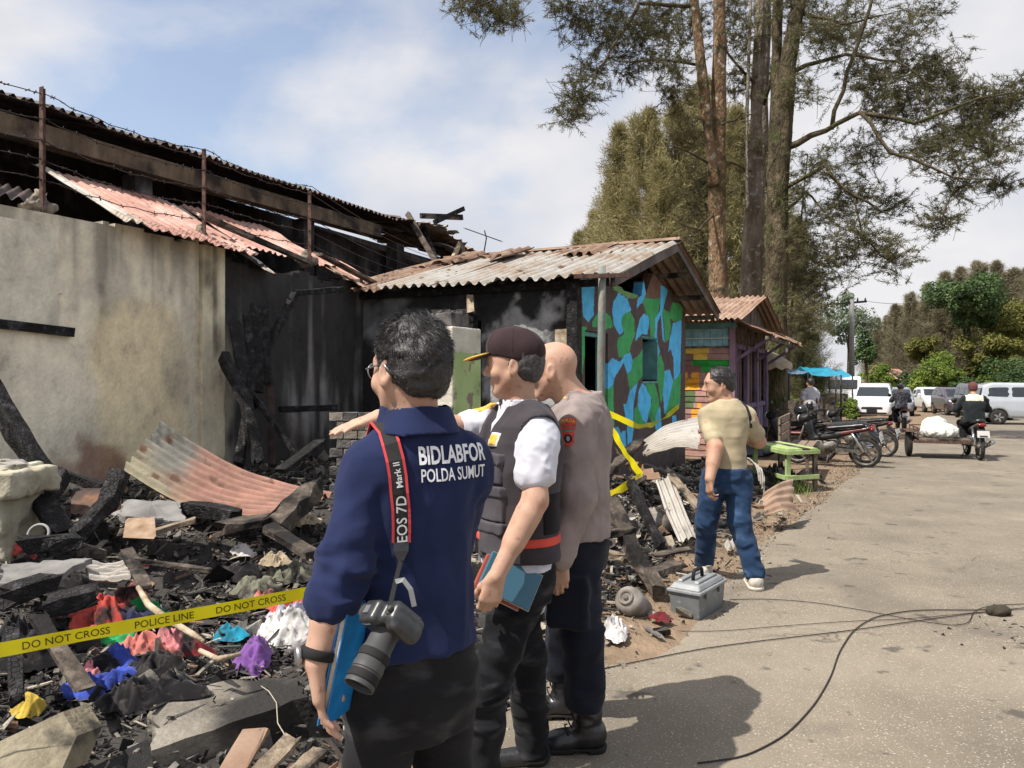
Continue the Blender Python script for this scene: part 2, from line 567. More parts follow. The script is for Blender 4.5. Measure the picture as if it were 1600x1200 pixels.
    def nets(self):
        F = self.A
        neg = np.argwhere(F < 0)
        if len(neg) == 0: return np.zeros((0, 3)), np.zeros((0, 4), int)
        i0 = np.maximum(neg.min(0) - 2, 0); i1 = np.minimum(neg.max(0) + 3, self.n)
        F = F[i0[0]:i1[0], i0[1]:i1[1], i0[2]:i1[2]]
        F = np.pad(F, 1, constant_values=1.0)
        lo = self.lo + (i0 - 1) * self.h
        S = F < 0
        nx, ny, nz_ = F.shape
        cnt = np.zeros((nx - 1, ny - 1, nz_ - 1), np.int8)
        offs = [(i, j, k) for i in (0, 1) for j in (0, 1) for k in (0, 1)]
        for (i, j, k) in offs:
            cnt += S[i:nx - 1 + i, j:ny - 1 + j, k:nz_ - 1 + k]
        act = np.argwhere((cnt > 0) & (cnt < 8))
        idx = np.full(cnt.shape, -1, np.int32)
        idx[act[:, 0], act[:, 1], act[:, 2]] = np.arange(len(act))
        vals = np.stack([F[act[:, 0] + i, act[:, 1] + j, act[:, 2] + k] for (i, j, k) in offs], 1)
        acc = np.zeros((len(act), 3)); c = np.zeros(len(act))
        for a_ in range(8):
            for b_ in range(a_ + 1, 8):
                oa, ob = np.array(offs[a_]), np.array(offs[b_])
                if np.abs(oa - ob).sum() != 1: continue
                f0, f1 = vals[:, a_], vals[:, b_]
                m = (f0 < 0) != (f1 < 0)
                t = f0[m] / (f0[m] - f1[m])
                acc[m] += oa + t[:, None] * (ob - oa); c[m] += 1
        V = lo + (act + acc / c[:, None]) * self.h
        quads = []
        for ax in range(3):
            sa = [slice(None)] * 3; sb = [slice(None)] * 3
            sa[ax] = slice(0, -1); sb[ax] = slice(1, None)
            ch = S[tuple(sa)] != S[tuple(sb)]
            e = np.argwhere(ch)
            o1, o2 = (ax + 1) % 3, (ax + 2) % 3
            e = e[(e[:, o1] > 0) & (e[:, o2] > 0)]
            e = e[(e[:, o1] < F.shape[o1] - 1) & (e[:, o2] < F.shape[o2] - 1)]
            def at(d1, d2):
                q = e.copy(); q[:, o1] -= d1; q[:, o2] -= d2
                return idx[q[:, 0], q[:, 1], q[:, 2]]
            Q = np.stack([at(1, 1), at(0, 1), at(0, 0), at(1, 0)], 1)
            inside = S[e[:, 0], e[:, 1], e[:, 2]]
            Q = np.where(inside[:, None], Q, Q[:, ::-1])
            quads.append(Q)
        Q = np.concatenate(quads)
        Q = Q[(Q >= 0).all(1)]
        return V, Q
    def build(self, name, mat_, parent=None, smooth_it=0, drop=0):
        V, Q = self.nets()
        for _ in range(smooth_it):
            acc = np.zeros_like(V); c = np.zeros(len(V))
            for i in range(4):
                j = (i + 1) % 4
                np.add.at(acc, Q[:, i], V[Q[:, j]]); np.add.at(c, Q[:, i], 1)
                np.add.at(acc, Q[:, j], V[Q[:, i]]); np.add.at(c, Q[:, j], 1)
            V = V * 0.5 + 0.5 * acc / np.maximum(c, 1)[:, None]
        me = np_mesh(name, V, Q)
        return add_mesh(name, me, mat_, parent, smooth=True)

def bvh_of(o):
    me = o.data
    n = len(me.vertices)
    co = np.empty(n * 3, np.float32); me.vertices.foreach_get('co', co)
    return BVHTree.FromPolygons([Vector(c) for c in co.reshape(-1, 3)], [tuple(p.vertices) for p in me.polygons])

def text_mesh(txt, bold=0.0, space=1.0):
    """flat text mesh as (V, faces), unit cap height about 0.7, centred in x"""
    cu = bpy.data.curves.new('txt', 'FONT')
    cu.body = txt; cu.offset = bold; cu.space_character = space; cu.align_x = 'CENTER'; cu.resolution_u = 3
    ob = bpy.data.objects.new('txt', cu); COL.objects.link(ob)
    dg = bpy.context.evaluated_depsgraph_get()
    me = bpy.data.meshes.new_from_object(ob.evaluated_get(dg))
    bm = bmesh.new(); bm.from_mesh(me)
    bmesh.ops.triangulate(bm, faces=bm.faces)
    for _ in range(2):
        es = [e for e in bm.edges if e.calc_length() > 0.14]
        if es: bmesh.ops.subdivide_edges(bm, edges=es, cuts=1)
        bmesh.ops.triangulate(bm, faces=bm.faces)
    V = [v.co.copy() for v in bm.verts]; bm.verts.index_update()
    Fs = [tuple(v.index for v in f.verts) for f in bm.faces]
    bm.free(); bpy.data.objects.remove(ob); bpy.data.meshes.remove(me); bpy.data.curves.remove(cu)
    return V, Fs
# === SETTING
CON = lambda *c: lin(c)
M_ground = mat('dirt_and_ash', [(0, (0.72, 0.72, 0.72)), (0.5, (1, 1, 1)), (1, (1.35, 1.3, 1.25))], scale=5, detail=9, rough=0.95, bump=0.7, bscale=28, bdist=0.03,
               attr='col', spec=0.1, rough_n=0.65)
M_road = mat('dusty_asphalt', [(0, (0.150, 0.125, 0.094)), (0.5, (0.205, 0.172, 0.130)), (1, (0.270, 0.228, 0.172))], scale=1.1, detail=9, rough=0.88, bump=0.35, bscale=130, bdist=0.006,
             rough_n=0.65, spec=0.25,
             mask=[(95, 0.60, 0.66, (0.44, 0.40, 0.34)), (120, 0.62, 0.68, (0.10, 0.09, 0.085)), (2.2, 0.60, 0.78, (0.15, 0.128, 0.105)), (0.5, 0.50, 0.95, (0.33, 0.285, 0.22)), (9, 0.66, 0.72, (0.13, 0.11, 0.09)), (0.9, 0.50, 0.95, (0.12, 0.102, 0.08), (1.5, .6, 1)), (3.5, .63, .70, (.10, .086, .07))], crack=(0.55, 0.006, (0.07, 0.06, 0.048)))
M_concrete = mat('stained_concrete', [(0, (0.55, 0.55, 0.55)), (0.35, (0.94, 0.94, 0.94)), (0.6, (1.10, 1.10, 1.09)), (1, (1.32, 1.32, 1.28))], scale=5.5, detail=12, rough=0.93, bump=0.5, bscale=36, attr='col', stretch=(1, 1, 0.7), rough_n=0.74, spec=0.15)
M_soot = mat('sooty_plaster', [(0, (0.016, 0.014, 0.013)), (0.55, (0.040, 0.036, 0.034)), (1, (0.12, 0.11, 0.105))], scale=3.2, detail=9, rough=0.95, bump=0.4, bscale=30, rough_n=0.68, stretch=(1, 1, 0.6),
             mask=[(1.2, 0.62, 0.74, (0.16, 0.15, 0.155), (1.2, 1.2, 0.7))], spec=0.1)
M_beam = mat('grimy_concrete_beam', [(0, (0.06, 0.045, 0.034)), (0.5, (0.15, 0.115, 0.082)), (1, (0.26, 0.205, 0.145))], scale=3.5, detail=10, rough=0.95, bump=0.5, stretch=(1, 1, 0.4), rough_n=.7,
             mask=[(2.2, 0.48, 0.66, (0.035, 0.030, 0.028))])
M_char = mat('charred_wood', [(0, (0.006, 0.006, 0.006)), (0.6, (0.020, 0.018, 0.018)), (1, (0.075, 0.072, 0.075))], scale=14, detail=7, rough=0.75, bump=0.9, bscale=24, bdist=0.02, vor=(38, 0.7), spec=0.3)
M_grey_wood = mat('weathered_wood', [(0, (0.060, 0.046, 0.036)), (0.5, (0.15, 0.118, 0.092)), (1, (0.29, 0.24, 0.195))], scale=11, detail=8, rough=0.9, bump=0.7, bscale=34, rough_n=.65, mask=[(3.2, 0.50, 0.64, (0.022, 0.019, 0.017))])
M_pale_wood = mat('split_pale_wood', [(0, (0.22, 0.16, 0.10)), (0.5, (0.42, 0.33, 0.23)), (1, (0.60, 0.50, 0.38))], scale=12, rough=0.85, bump=0.4)
M_rust_post = mat('rusty_steel', [(0, (0.045, 0.024, 0.018)), (1, (0.15, 0.085, 0.068))], scale=20, rough=0.85, bump=0.2)
M_wire = mat('dark_wire', (0.035, 0.026, 0.024), rough=0.7)
M_black = mat('black_interior_shade', (0.006, 0.006, 0.006), rough=0.95, spec=0.05)  # near-black: the shade of open interiors is put into the colour

def sheet_mat(name, a, b, c, lo=0.42, hi=0.62, dark=0.5):
    return mat(name, [(0, a), (0.5, b), (1, c)], scale=1.8, detail=8, rough=0.62, metal=0.15, bump=0.15, bscale=50, rough_n=0.62, spec=0.35,
               mask=[(4.5, 0.60, 0.72, tuple(x * dark for x in a)), (11, 0.63, 0.72, (0.06, 0.035, 0.025))])
M_sheet_red = sheet_mat('red_rust_sheet', (0.29, 0.135, 0.10), (0.42, 0.235, 0.185), (0.60, 0.43, 0.36))
M_sheet_white = sheet_mat('galvanised_sheet', (0.30, 0.185, 0.105), (0.40, 0.365, 0.315), (0.50, 0.49, 0.455))
M_sheet_brown = sheet_mat('brown_rust_sheet', (0.15, 0.085, 0.055), (0.27, 0.17, 0.115), (0.40, 0.29, 0.21))
M_sheet_tan = sheet_mat('tan_rust_sheet', (0.26, 0.15, 0.10), (0.42, 0.28, 0.20), (0.55, 0.42, 0.33))
M_sheet_dark = sheet_mat('soot_dark_sheet', (0.035, 0.025, 0.022), (0.085, 0.062, 0.052), (0.16, 0.12, 0.10))
M_sheet_grey = sheet_mat('grey_burnt_sheet', (0.20, 0.165, 0.13), (0.36, 0.33, 0.29), (0.50, 0.475, 0.44))

def colour_attr(me, cols, dom='POINT'):
    at = me.color_attributes.new('col', 'FLOAT_COLOR', dom)
    c = np.ones((len(cols), 4), np.float32); c[:, :3] = cols
    at.data.foreach_set('color', c.ravel())

# ---- ground: one sheet to the horizon
def axis(lo, hi, flo, fhi, fine):
    mid = np.arange(flo, fhi + 1e-6, fine)
    def out(s, e):
        r = []; x = s; st = fine
        while x < e:
            st *= 1.35; x += st; r.append(min(x, e))
        return np.array(r)
    left = flo - (out(0, flo - lo))
    right = fhi + out(0, hi - fhi)
    return np.concatenate([left[::-1], mid, right])
gx = axis(-900, 900, -6.5, 6.5, 0.07); gy = axis(-300, 1500, 1.0, 15.0, 0.07)
GX, GY = np.meshgrid(gx, gy, indexing='ij')
GZ = ground_h(GX, GY) - 0.012
nX, nY = GX.shape
V = np.stack([GX, GY, GZ], -1).reshape(-1, 3)
ii = np.arange(nX * nY).reshape(nX, nY)
Q = np.stack([ii[:-1, :-1], ii[1:, :-1], ii[1:, 1:], ii[:-1, 1:]], -1).reshape(-1, 4)
me = np_mesh('ground', V, Q)
A_ = V[:, 0] * E.x + V[:, 1] * E.y; B_ = V[:, 0] * N.x + V[:, 1] * N.y
dirt = np.array([0.235, 0.170, 0.115]); ash = np.array([0.062, 0.056, 0.052]); grass = np.array([0.075, 0.10, 0.03])
w_ash = (sstep(-B_ + 0.35 * fbm(V[:, 0] * 1.5, V[:, 1] * 1.5, 0, 4), 1.55, 2.25) * (1 - sstep(A_, 9.5, 12)))
w_gr = sstep(A_ + 3 * fbm(V[:, 0] * .2, V[:, 1] * .2, 3, 3), 40, 46) * sstep(np.abs(B_ - 4), 9, 12)
cols = dirt * (1 - w_ash[:, None]) + ash * w_ash[:, None]
cols = cols * (1 - w_gr[:, None]) + grass * w_gr[:, None]
colour_attr(me, cols)
tag(add_mesh('ground', me, M_ground, smooth=True), kind='structure')

# ---- road
def road_edge(a):
    return np.interp(a, [-12, 2, 4.6, 5.2, 9.7, 19.4, 33, 60], [-1.75, -1.72, -1.6, -1.38, -1.02, -0.26, 0.86, 3]) + 0.16 * fbm(a * 0.9, 0.3, 0.8, 4) + 0.06 * fbm(a * 5, 0.3, 1.8, 3)
ra = np.concatenate([np.arange(-12, 16, 0.12), np.arange(16, 70, 0.6)])
rb_off = np.array([0, 0.05, 0.3, 0.8, 1.6, 3, 6, 10, 16, 24, 34])
RA, RB = np.meshgrid(ra, rb_off, indexing='ij')
RBB = road_edge(RA) + RB
RX = RA * E.x + RBB * N.x; RY = RA * E.y + RBB * N.y
RZ = fall(RY) + 0.012 - 0.02 * (RB < 0.02) + 0.004 * fbm(RX * 0.8, RY * 0.8, 4, 3)
V = np.stack([RX, RY, RZ], -1).reshape(-1, 3)
nX, nY = RX.shape
ii = np.arange(nX * nY).reshape(nX, nY)
Q = np.stack([ii[:-1, :-1], ii[:-1, 1:], ii[1:, 1:], ii[1:, :-1]], -1).reshape(-1, 4)[:, ::-1]
tag(add_mesh('road', np_mesh('road', V, Q), M_road, smooth=True), kind='structure')

# --- panels with a painted grid
def inside_poly(x, y, poly):
    x = np.asarray(x); y = np.asarray(y)
    r = np.zeros(x.shape, bool)
    n = len(poly)
    for i in range(n):
        x1, y1 = poly[i]; x2, y2 = poly[(i + 1) % n]
        c = (y1 > y) != (y2 > y)
        if y1 != y2:
            r ^= c & (x < (x2 - x1) * (y - y1) / (y2 - y1) + x1)
    return r

def panel(name, origin, ex, ez, W, H, step, keep, colfn, material, parent, depth, wob=0.0, pt=False):
    """a wall slab: front face a grid (kept where keep(s,t)), thickness along -normal; colours per face"""
    ex = np.array(ex); ez = np.array(ez); nrm = np.cross(ex, ez); nrm = nrm / np.linalg.norm(nrm)
    ns = int(round(W / step)); nt_ = int(round(H / step))
    s = np.linspace(0, W, ns + 1); t = np.linspace(0, H, nt_ + 1)
    S, T = np.meshgrid(s, t, indexing='ij')
    base = np.array(origin) + S[..., None] * ex + T[..., None] * ez
    if wob: base = base + (fbm(S * 1.7, T * 1.7, 3.3, 4) * wob)[..., None] * nrm
    front = base.reshape(-1, 3); back = (base - nrm * depth).reshape(-1, 3)
    nv = len(front)
    sc = (s[:-1] + s[1:]) / 2; tcn = (t[:-1] + t[1:]) / 2
    SC, TC = np.meshgrid(sc, tcn, indexing='ij')
    K = keep(SC, TC) if keep is not None else np.ones(SC.shape, bool)
    ii = np.arange(nv).reshape(ns + 1, nt_ + 1)
    q = np.stack([ii[:-1, :-1], ii[1:, :-1], ii[1:, 1:], ii[:-1, 1:]], -1)
    Qf = q[K]
    side = []; sidecol = []
    C = colfn(SC, TC)
    Kp = np.pad(K, 1)
    for di, dj, (e0, e1) in ((-1, 0, (3, 0)), (1, 0, (1, 2)), (0, -1, (0, 1)), (0, 1, (2, 3))):
        m = K & ~Kp[1 + di:1 + di + K.shape[0], 1 + dj:1 + dj + K.shape[1]]
        a0 = q[m][:, e0]; a1 = q[m][:, e1]
        side.append(np.stack([a1, a0, a0 + nv, a1 + nv], -1)); sidecol.append(C[m] * 0.9)
    Fq = np.concatenate([Qf] + side)
    fc = np.concatenate([C[K]] + sidecol)
    me = np_mesh(name, np.concatenate([front, back]), Fq)
    if pt:
        cv = colfn(S, T).reshape(-1, 3); colour_attr(me, np.concatenate([cv, cv * 0.4]))
    else:
        colour_attr(me, np.repeat(fc, 4, axis=0), 'CORNER')
    return add_mesh(name, me, material, parent)

def wall_uv(b):
    """pixel -> (a, z) on the plane that stands at cross-road offset b"""
    def f(u, v):
        r = (u - 800) / 1200
        a = (-N.x * b + r * N.y * b) / (E.x - r * E.y)
        Y = E.y * a + N.y * b
        return a, 1.6 - (v - 590) / 1200 * Y
    return f

def corr(name, p0, along, across, material, parent=None, wl=0.13, amp=0.02, shape=None, seg=10, jag=(0.0, 0.0), warp=0.0, thick=0.0):
    """a corrugated sheet: p0 corner, ridges run along `along`; shape(s,t)->offset vector bends it; jag: torn ends"""
    p0 = np.array(p0, float); al = np.array(along, float); ac = np.array(across, float)
    nrm = np.cross(ac, al); nrm /= np.linalg.norm(nrm)
    W = np.linalg.norm(ac); n = max(8, int(W / wl * 8))
    t = np.linspace(0, 1, n + 1); s = np.linspace(0, 1, seg + 1)
    S, T = np.meshgrid(s, t, indexing='ij')
    sd = random.uniform(0, 90)
    S2 = S.copy()
    if jag[0]: S2 = S2 + (1 - S) * jag[0] * np.maximum(fbm(T * 5, sd, 0.5, 4) + 0.1, -0.1)
    if jag[1]: S2 = S2 - S * jag[1] * np.maximum(fbm(T * 5, sd + 9, 0.5, 4) + 0.1, -0.1)
    pts = p0 + S2[..., None] * al + T[..., None] * ac + (np.sin(T * W / wl * 2 * math.pi) * amp)[..., None] * nrm
    if warp: pts = pts + (fbm(S * 2.2 + sd, T * 2.2, sd, 3) * warp)[..., None] * nrm
    if shape is not None: pts = pts + shape(S, T)
    ii = np.arange(S.size).reshape(S.shape)
    Q = np.stack([ii[:-1, :-1], ii[:-1, 1:], ii[1:, 1:], ii[1:, :-1]], -1).reshape(-1, 4)
    me = np_mesh(name, pts.reshape(-1, 3), Q)
    return add_mesh(name, me, material, parent, smooth=True)

# --- left perimeter wall
WB = -6.33
lw = thing('perimeter_wall', 'tall stained concrete wall with rusty barbed wire posts, charred black at its far end', 'wall', R(4, WB, 0))
luv = wall_uv(WB)
def lw_col(s, t):
    a = s + 0.6; z = t
    base = np.array([0.74, 0.66, 0.51]) * np.ones(s.shape + (1,))
    n1 = fbm(a * 1.1, z * 0.6, 1.0, 5)[..., None]; n2 = fbm(a * 5.5, z * 0.5, 4.0, 4)[..., None]
    c = base * (1 + 0.45 * n1) * (1 + 0.2 * n2)
    def mixc(c, w, col):
        w = np.clip(w, 0, 1)[..., None]; return c * (1 - w) + np.array(col) * w
    # yellow weathered arch
    arch = sstep(0.8 + 0.25 * fbm(a * 2, z * 2, 2, 4) - np.hypot((a - 4.95) / 0.75, np.maximum(z - 1.9, 0) / 0.75), 0, 0.22)
    c = mixc(c, arch * 0.75, (0.80, 0.655, 0.40))
    c = mixc(c, sstep(fbm(a * 1.7, z * 1.2, 7, 5), 0.15, 0.45) * 0.45, (0.30, 0.285, 0.25))
    # dark run-off streaks below the top
    st = sstep(fbm(a * 6, z * 0.25, 11, 4) + 0.25 * (z - 2.3), 0.02, 0.42)
    c = mixc(c, st * 0.6 * sstep(z, 1.5, 2.9), (0.12, 0.112, 0.10))
    c = mixc(c, sstep(fbm(a * 2.5, z * 2.5, 21, 4) + 0.5 * (1.0 - z), 0.25, 0.6) * 0.6, (0.60, 0.53, 0.41))
    # reddish scorch low down and soot beside the pilaster
    c = mixc(c, sstep(fbm(a * 3, z * 3, 31, 4) - np.hypot((a - 4.25) / 0.5, (z - 0.85) / 0.4) * 0.5, -0.35, 0.1) * 0.7, (0.22, 0.075, 0.045))
    return np.clip(c, 0.01, 0.9)
panel('wall_face', R(0.6, WB, -0.1), E, (0, 0, 1), 4.95, 3.1, 0.03, lambda s, t: t < 3.07 + 0.05 * fbm(s * 4, 0, 0, 3), lw_col, M_concrete, lw, 0.18, wob=0.012, pt=True)
# near plaster patch, standing proud
def pp_col(s, t):
    n = fbm(s * 2, t * 1.5, 40, 5)[..., None]; n2 = fbm(s * 7, t * 0.8, 44, 4)[..., None]
    return np.clip(np.array([0.72, 0.665, 0.53]) * (1 + 0.35 * n) * (1 + 0.22 * n2), 0.02, 0.9)
panel('plaster_patch', R(2.2, WB + 0.018, 1.95), E, (0, 0, 1), 2.0, 0.96, 0.04,
      lambda s, t: (s < 1.9 + 0.07 * fbm(t * 3, 1, 0, 4)) & (t > 0.05 + 0.03 * fbm(s * 4, 3, 0, 3)) & (t < 0.92 + 0.04 * fbm(s * 3, 6, 0, 3)), pp_col, M_concrete, lw, 0.03, pt=True)
def pil_col(s, t):
    n = fbm(s * 3, t * 1.2, 50, 5)[..., None]
    c = np.array([0.76, 0.665, 0.48]) * (1 + 0.3 * n)
    return np.clip(c * (1 - 0.75 * sstep(fbm(s * 6, t * 1.5, 53, 4) + s * 0.8, 0.25, 0.7)[..., None]), 0.012, 0.9)
panel('pilaster', R(5.55, WB + 0.055, -0.1), E, (0, 0, 1), 0.29, 3.05, 0.03, None, pil_col, M_concrete, lw, 0.22, pt=True)
def cw_col(s, t):
    n = fbm(s * 1.6, t * 0.9, 60, 5); n2 = fbm(s * 9, t * 0.45, 66, 4)
    g = 0.055 + 0.24 * sstep(n2 + 0.9 * n - 0.30 * np.abs(t - 1.6), -0.12, 0.50)
    c = g[..., None] * np.array([1.0, 0.93, 0.90])
    edge = sstep(0.22 + 0.25 * fbm(s * 4, t * 2, 70, 3) - s, 0, 0.15) * (1 - sstep(t, 1.9, 2.4))
    c = c * (1 - edge[..., None]) + np.array([0.33, 0.30, 0.235]) * edge[..., None]
    warm = sstep(fbm(s * 3, t * 2, 75, 4) + 0.4 * (0.9 - t), 0.15, 0.5)[..., None]
    return c * (1 - 0.5 * warm) + np.array([0.09, 0.05, 0.036]) * 0.5 * warm
panel('charred_wall_face', R(5.84, WB - 0.05, -0.1), E, (0, 0, 1), 2.5, 3.05, 0.035, lambda s, t: t < 2.95 + 0.1 * fbm(s * 3, 0, 5, 3), cw_col, M_concrete, lw, 0.15, wob=0.01, pt=True)
# broken ledge on the wall (a slot with charred timber)
mb = MB(); mb.beam(R(2.9, WB + 0.035, 2.06), R(4.2, WB + 0.035, 1.985), 0.05, 0.055, jit=0.012); mb.build('charred_batten', M_char, lw)
# posts with mortar mounds
post_a = [1.2, 3.985, 5.66, 7.25]
strand_z = [3.985, 3.89, 3.77, 3.59, 3.43, 3.27]
for i, a in enumerate(post_a):
    p = thing('fence_post', ['rusty steel fence post standing on the wall, out at its near end', 'rusty steel fence post on the wall above the pale plaster patch',
               'rusty steel fence post on the wall above the red rusted sheets', 'rusty steel fence post on the charred far end of the wall'][i], 'post', R(a, WB - 0.05, 3.0), 'barbed wire posts on the wall')
    mb = MB(); zt = [4.0, 4.02, 3.95, 3.86][i]
    for dx, dy, sx, sy in ((0, 0, 0.05, 0.008), (-0.021, 0.021, 0.008, 0.05)):
        M_ = Matrix((E, N, Vector((0, 0, 1)))).transposed()
        mb.box(R(a, WB - 0.05, (2.95 + zt) / 2) + E * dx + N * dy, (sx, sy, zt - 2.95), M_)
    mb.build('steel_angle', M_rust_post, p)
    if i:
        S_ = SDF(R(a, WB - 0.05, 2.85) - Vector((0.3, 0.3, 0.1)), R(a, WB - 0.05, 3.2) + Vector((0.3, 0.3, 0.1)), 0.014)
        c = R(a, WB - 0.05, 3.0)
        c = c - N * 0.05; S_.cone(c + Vector((0, 0, 0.02)), c + Vector((0, 0, 0.14)), 0.08, 0.03, 0.03)
        S_.ell(c + E * 0.09 + Vector((0, 0, 0.03)), (0.08, 0.06, 0.04)); S_.ell(c - E * 0.08 + Vector((0, 0, 0.02)), (0.07, 0.06, 0.04))
        S_.wrinkle(0.02, 13, seed=i)
        S_.build('mortar_mound', mat('rough_mortar', [(0, (0.10, 0.085, 0.07)), (1, (0.34, 0.29, 0.225))], scale=14, bump=0.6, rough=0.95), p)
for k, z in enumerate(strand_z):
    mb = MB(); mbb = MB()
    for i in range(3):
        a0, a1 = post_a[i], post_a[i + 1]
        z0, z1 = z - 0.02 * i, z - 0.02 * (i + 1)
        if k == 0: z1 = z1 - (0.0 if i else 0.0)
        sag = random.uniform(0.02, 0.07) + (0.05 if k == 0 else 0)
        L = a1 - a0; n = 14
        pts = []
        for q in range(n + 1):
            f = q / n
            pts.append(R(a0 + L * f, WB - 0.02 + 0.012 * math.sin(f * 31 + k), z0 + (z1 - z0) * f - sag * 4 * f * (1 - f) + 0.006 * math.sin(q * 2.1 + k)))
        mb.tube(pts, 0.0045, 5)
        nb = int(L / 0.11)
        for q in range(nb):
            f = (q + random.uniform(0.2, 0.8)) / nb
            c = pts[min(n - 1, int(f * n))].lerp(pts[min(n, int(f * n) + 1)], f * n - int(f * n))
            for _ in range(2):
                d = Vector((random.uniform(-1, 1), random.uniform(-1, 1), random.uniform(-1, 1))).normalized() * 0.022
                mbb.tube([c - d, c + d], 0.0035, 4)
    # beyond the last post the strand runs on to the burnt building
    pts = [R(post_a[3] + 5.2 * f, WB - 0.02 - 1.4 * f, z - 0.06 - 0.10 * 4 * f * (1 - f) + 0.1 * f * (k / 6)) for f in np.linspace(0, 1, 12)]
    mb.tube(pts, 0.0045, 5)
    w = mb.build('barbed_wire', M_wire)
    tag(w, ['topmost barbed wire strand strung between the rusty posts', 'second barbed wire strand below the post tops', 'third barbed wire strand from the post tops',
            'fourth barbed wire strand from the post tops, above the sheets', 'second lowest barbed wire strand just over the rusted sheets', 'lowest barbed wire strand close above the wall'][k], 'barbed wire', 'barbed wire strands over the wall')
    b_ = mbb.build('barbs', M_wire, w); b_['kind'] = 'stuff'

# --- burnt building behind the wall
bb = thing('burnt_building', 'burnt out long building with concrete beam and black corrugated eave behind the wall', 'building', R(8, -8.5, 0))
mb = MB()
mb.beam(R(-1, -8.6, 4.33), R(11.6, -8.6, 4.30), 0.22, 0.23, jit=0.0); mb.build('ring_beam', M_beam, bb, bevel=0.01)
for a in (0.5, 3.6, 6.7, 9.8, 12.4):
    mb = MB(); mb.beam(R(a, -8.75, 0), R(a, -8.75, 4.2), 0.25, 0.25, up=E); mb.build('column', M_soot, bb)
mb = MB(); mb.hexa([R(-1, -12.1, 0), R(20, -12.1, 0), R(20, -12.0, 0), R(-1, -12.0, 0), R(-1, -12.1, 5.42), R(20, -12.1, 5.0), R(20, -12.0, 5.0), R(-1, -12.0, 5.42)]); mb.build('rear_wall', M_soot, bb)
mb = MB(); mb.hexa([R(15, -12.0, 0), R(15.1, -12.0, 0), R(15.1, -9.5, 0), R(15, -9.5, 0), R(15, -12.0, 4.3), R(15.1, -12.0, 4.3), R(15.1, -9.5, 4.2), R(15, -9.5, 4.2)]); mb.build('end_wall', M_soot, bb)
for i in range(16):
    a0 = -1 + i * 0.86
    zed = 4.56 + 0.02 * math.sin(i * 2.2)
    corr('roof_sheet', R(a0, -8.28 + random.uniform(-.03, .03), zed), R(0, -3.9, 0.95) , R(0.90, 0, random.uniform(-.02, .02)), M_sheet_dark, bb, wl=0.115, amp=0.024, seg=3)
# broken far end: sagging sheets and rafters
for (a, z0, dz, l) in ((12.6, 4.62, -0.10, 2.2), (13.5, 4.5, -0.22, 1.9), (14.3, 4.33, -0.2, 1.5), (15.0, 4.18, -0.1, 1.2)):
    corr('torn_roof_sheet', R(a, -8.2 + random.uniform(-.1, .3), z0), R(0.2, -l, 0.35), R(0.95, 0.1, dz), random.choice([M_sheet_dark, M_sheet_grey, M_sheet_brown]), bb, wl=0.115, amp=0.024, seg=6, jag=(0.3, 0.3), warp=0.1)
mb = MB(); mb.hexa([R(10.4, -9.1, 1.5), R(15.6, -9.1, 1.5), R(15.6, -9.0, 1.5), R(10.4, -9.0, 1.5), R(10.4, -9.1, 4.2), R(15.6, -9.1, 3.9), R(15.6, -9.0, 3.9), R(10.4, -9.0, 4.2)]); mb.build('dark_fill_panel', M_soot, bb)  # added dark panel: stands in for the darkness under the torn roof
for (a, b0, z0, dz, l, m_) in ((11.7, -8.2, 4.6, -0.06, 2.4, M_sheet_dark), (13.0, -8.6, 4.66, -0.12, 2.4, M_sheet_dark), (13.9, -8.7, 4.5, -0.15, 2.2, M_sheet_brown), (14.6, -8.5, 4.30, -0.1, 1.6, M_sheet_dark), (15.3, -8.6, 4.12, -0.12, 1.4, M_sheet_grey), (13.4, -7.9, 4.15, -0.14, 1.2, M_sheet_grey)):
    corr('torn_roof_sheet', R(a, b0, z0), R(0.1, -l, 0.42), R(1.05, 0.05, dz), m_, bb, wl=0.115, amp=0.024, seg=8, jag=(0.3, 0.2), warp=0.12)
rafters = [((12.3, -8.4, 4.75), (12.2, -7.2, 3.0)), ((13.0, -8.5, 4.6), (12.5, -7.6, 3.2)), ((13.8, -8.5, 4.5), (13.2, -8.3, 2.8)), ((14.7, -8.6, 4.3), (14.6, -8.6, 2.9)), ((12.0, -8.6, 4.6), (15.2, -8.7, 4.15)), ((12.8, -8.1, 4.65), (13.6, -7.9, 5.05)), ((12.6, -8.3, 4.75), (13.7, -8.0, 4.9))]
for p, q in rafters:
    mb = MB(); mb.beam(R(*p), R(*q), 0.07, 0.1, jit=0.012); mb.build('rafter', M_char if random.random() < .6 else M_grey_wood, bb)
for (p, q, m_) in (((13.6, -8.0, 4.35), (12.3, -7.6, 3.45), M_pale_wood), ((13.6, -8.0, 4.35), (14.2, -7.8, 3.4), M_grey_wood), ((13.6, -8.0, 4.4), (13.6, -7.9, 3.3), M_grey_wood)):
    mb = MB(); mb.beam(R(*p), R(*q), 0.06, 0.09, jit=0.01); mb.build('strut', m_, bb)

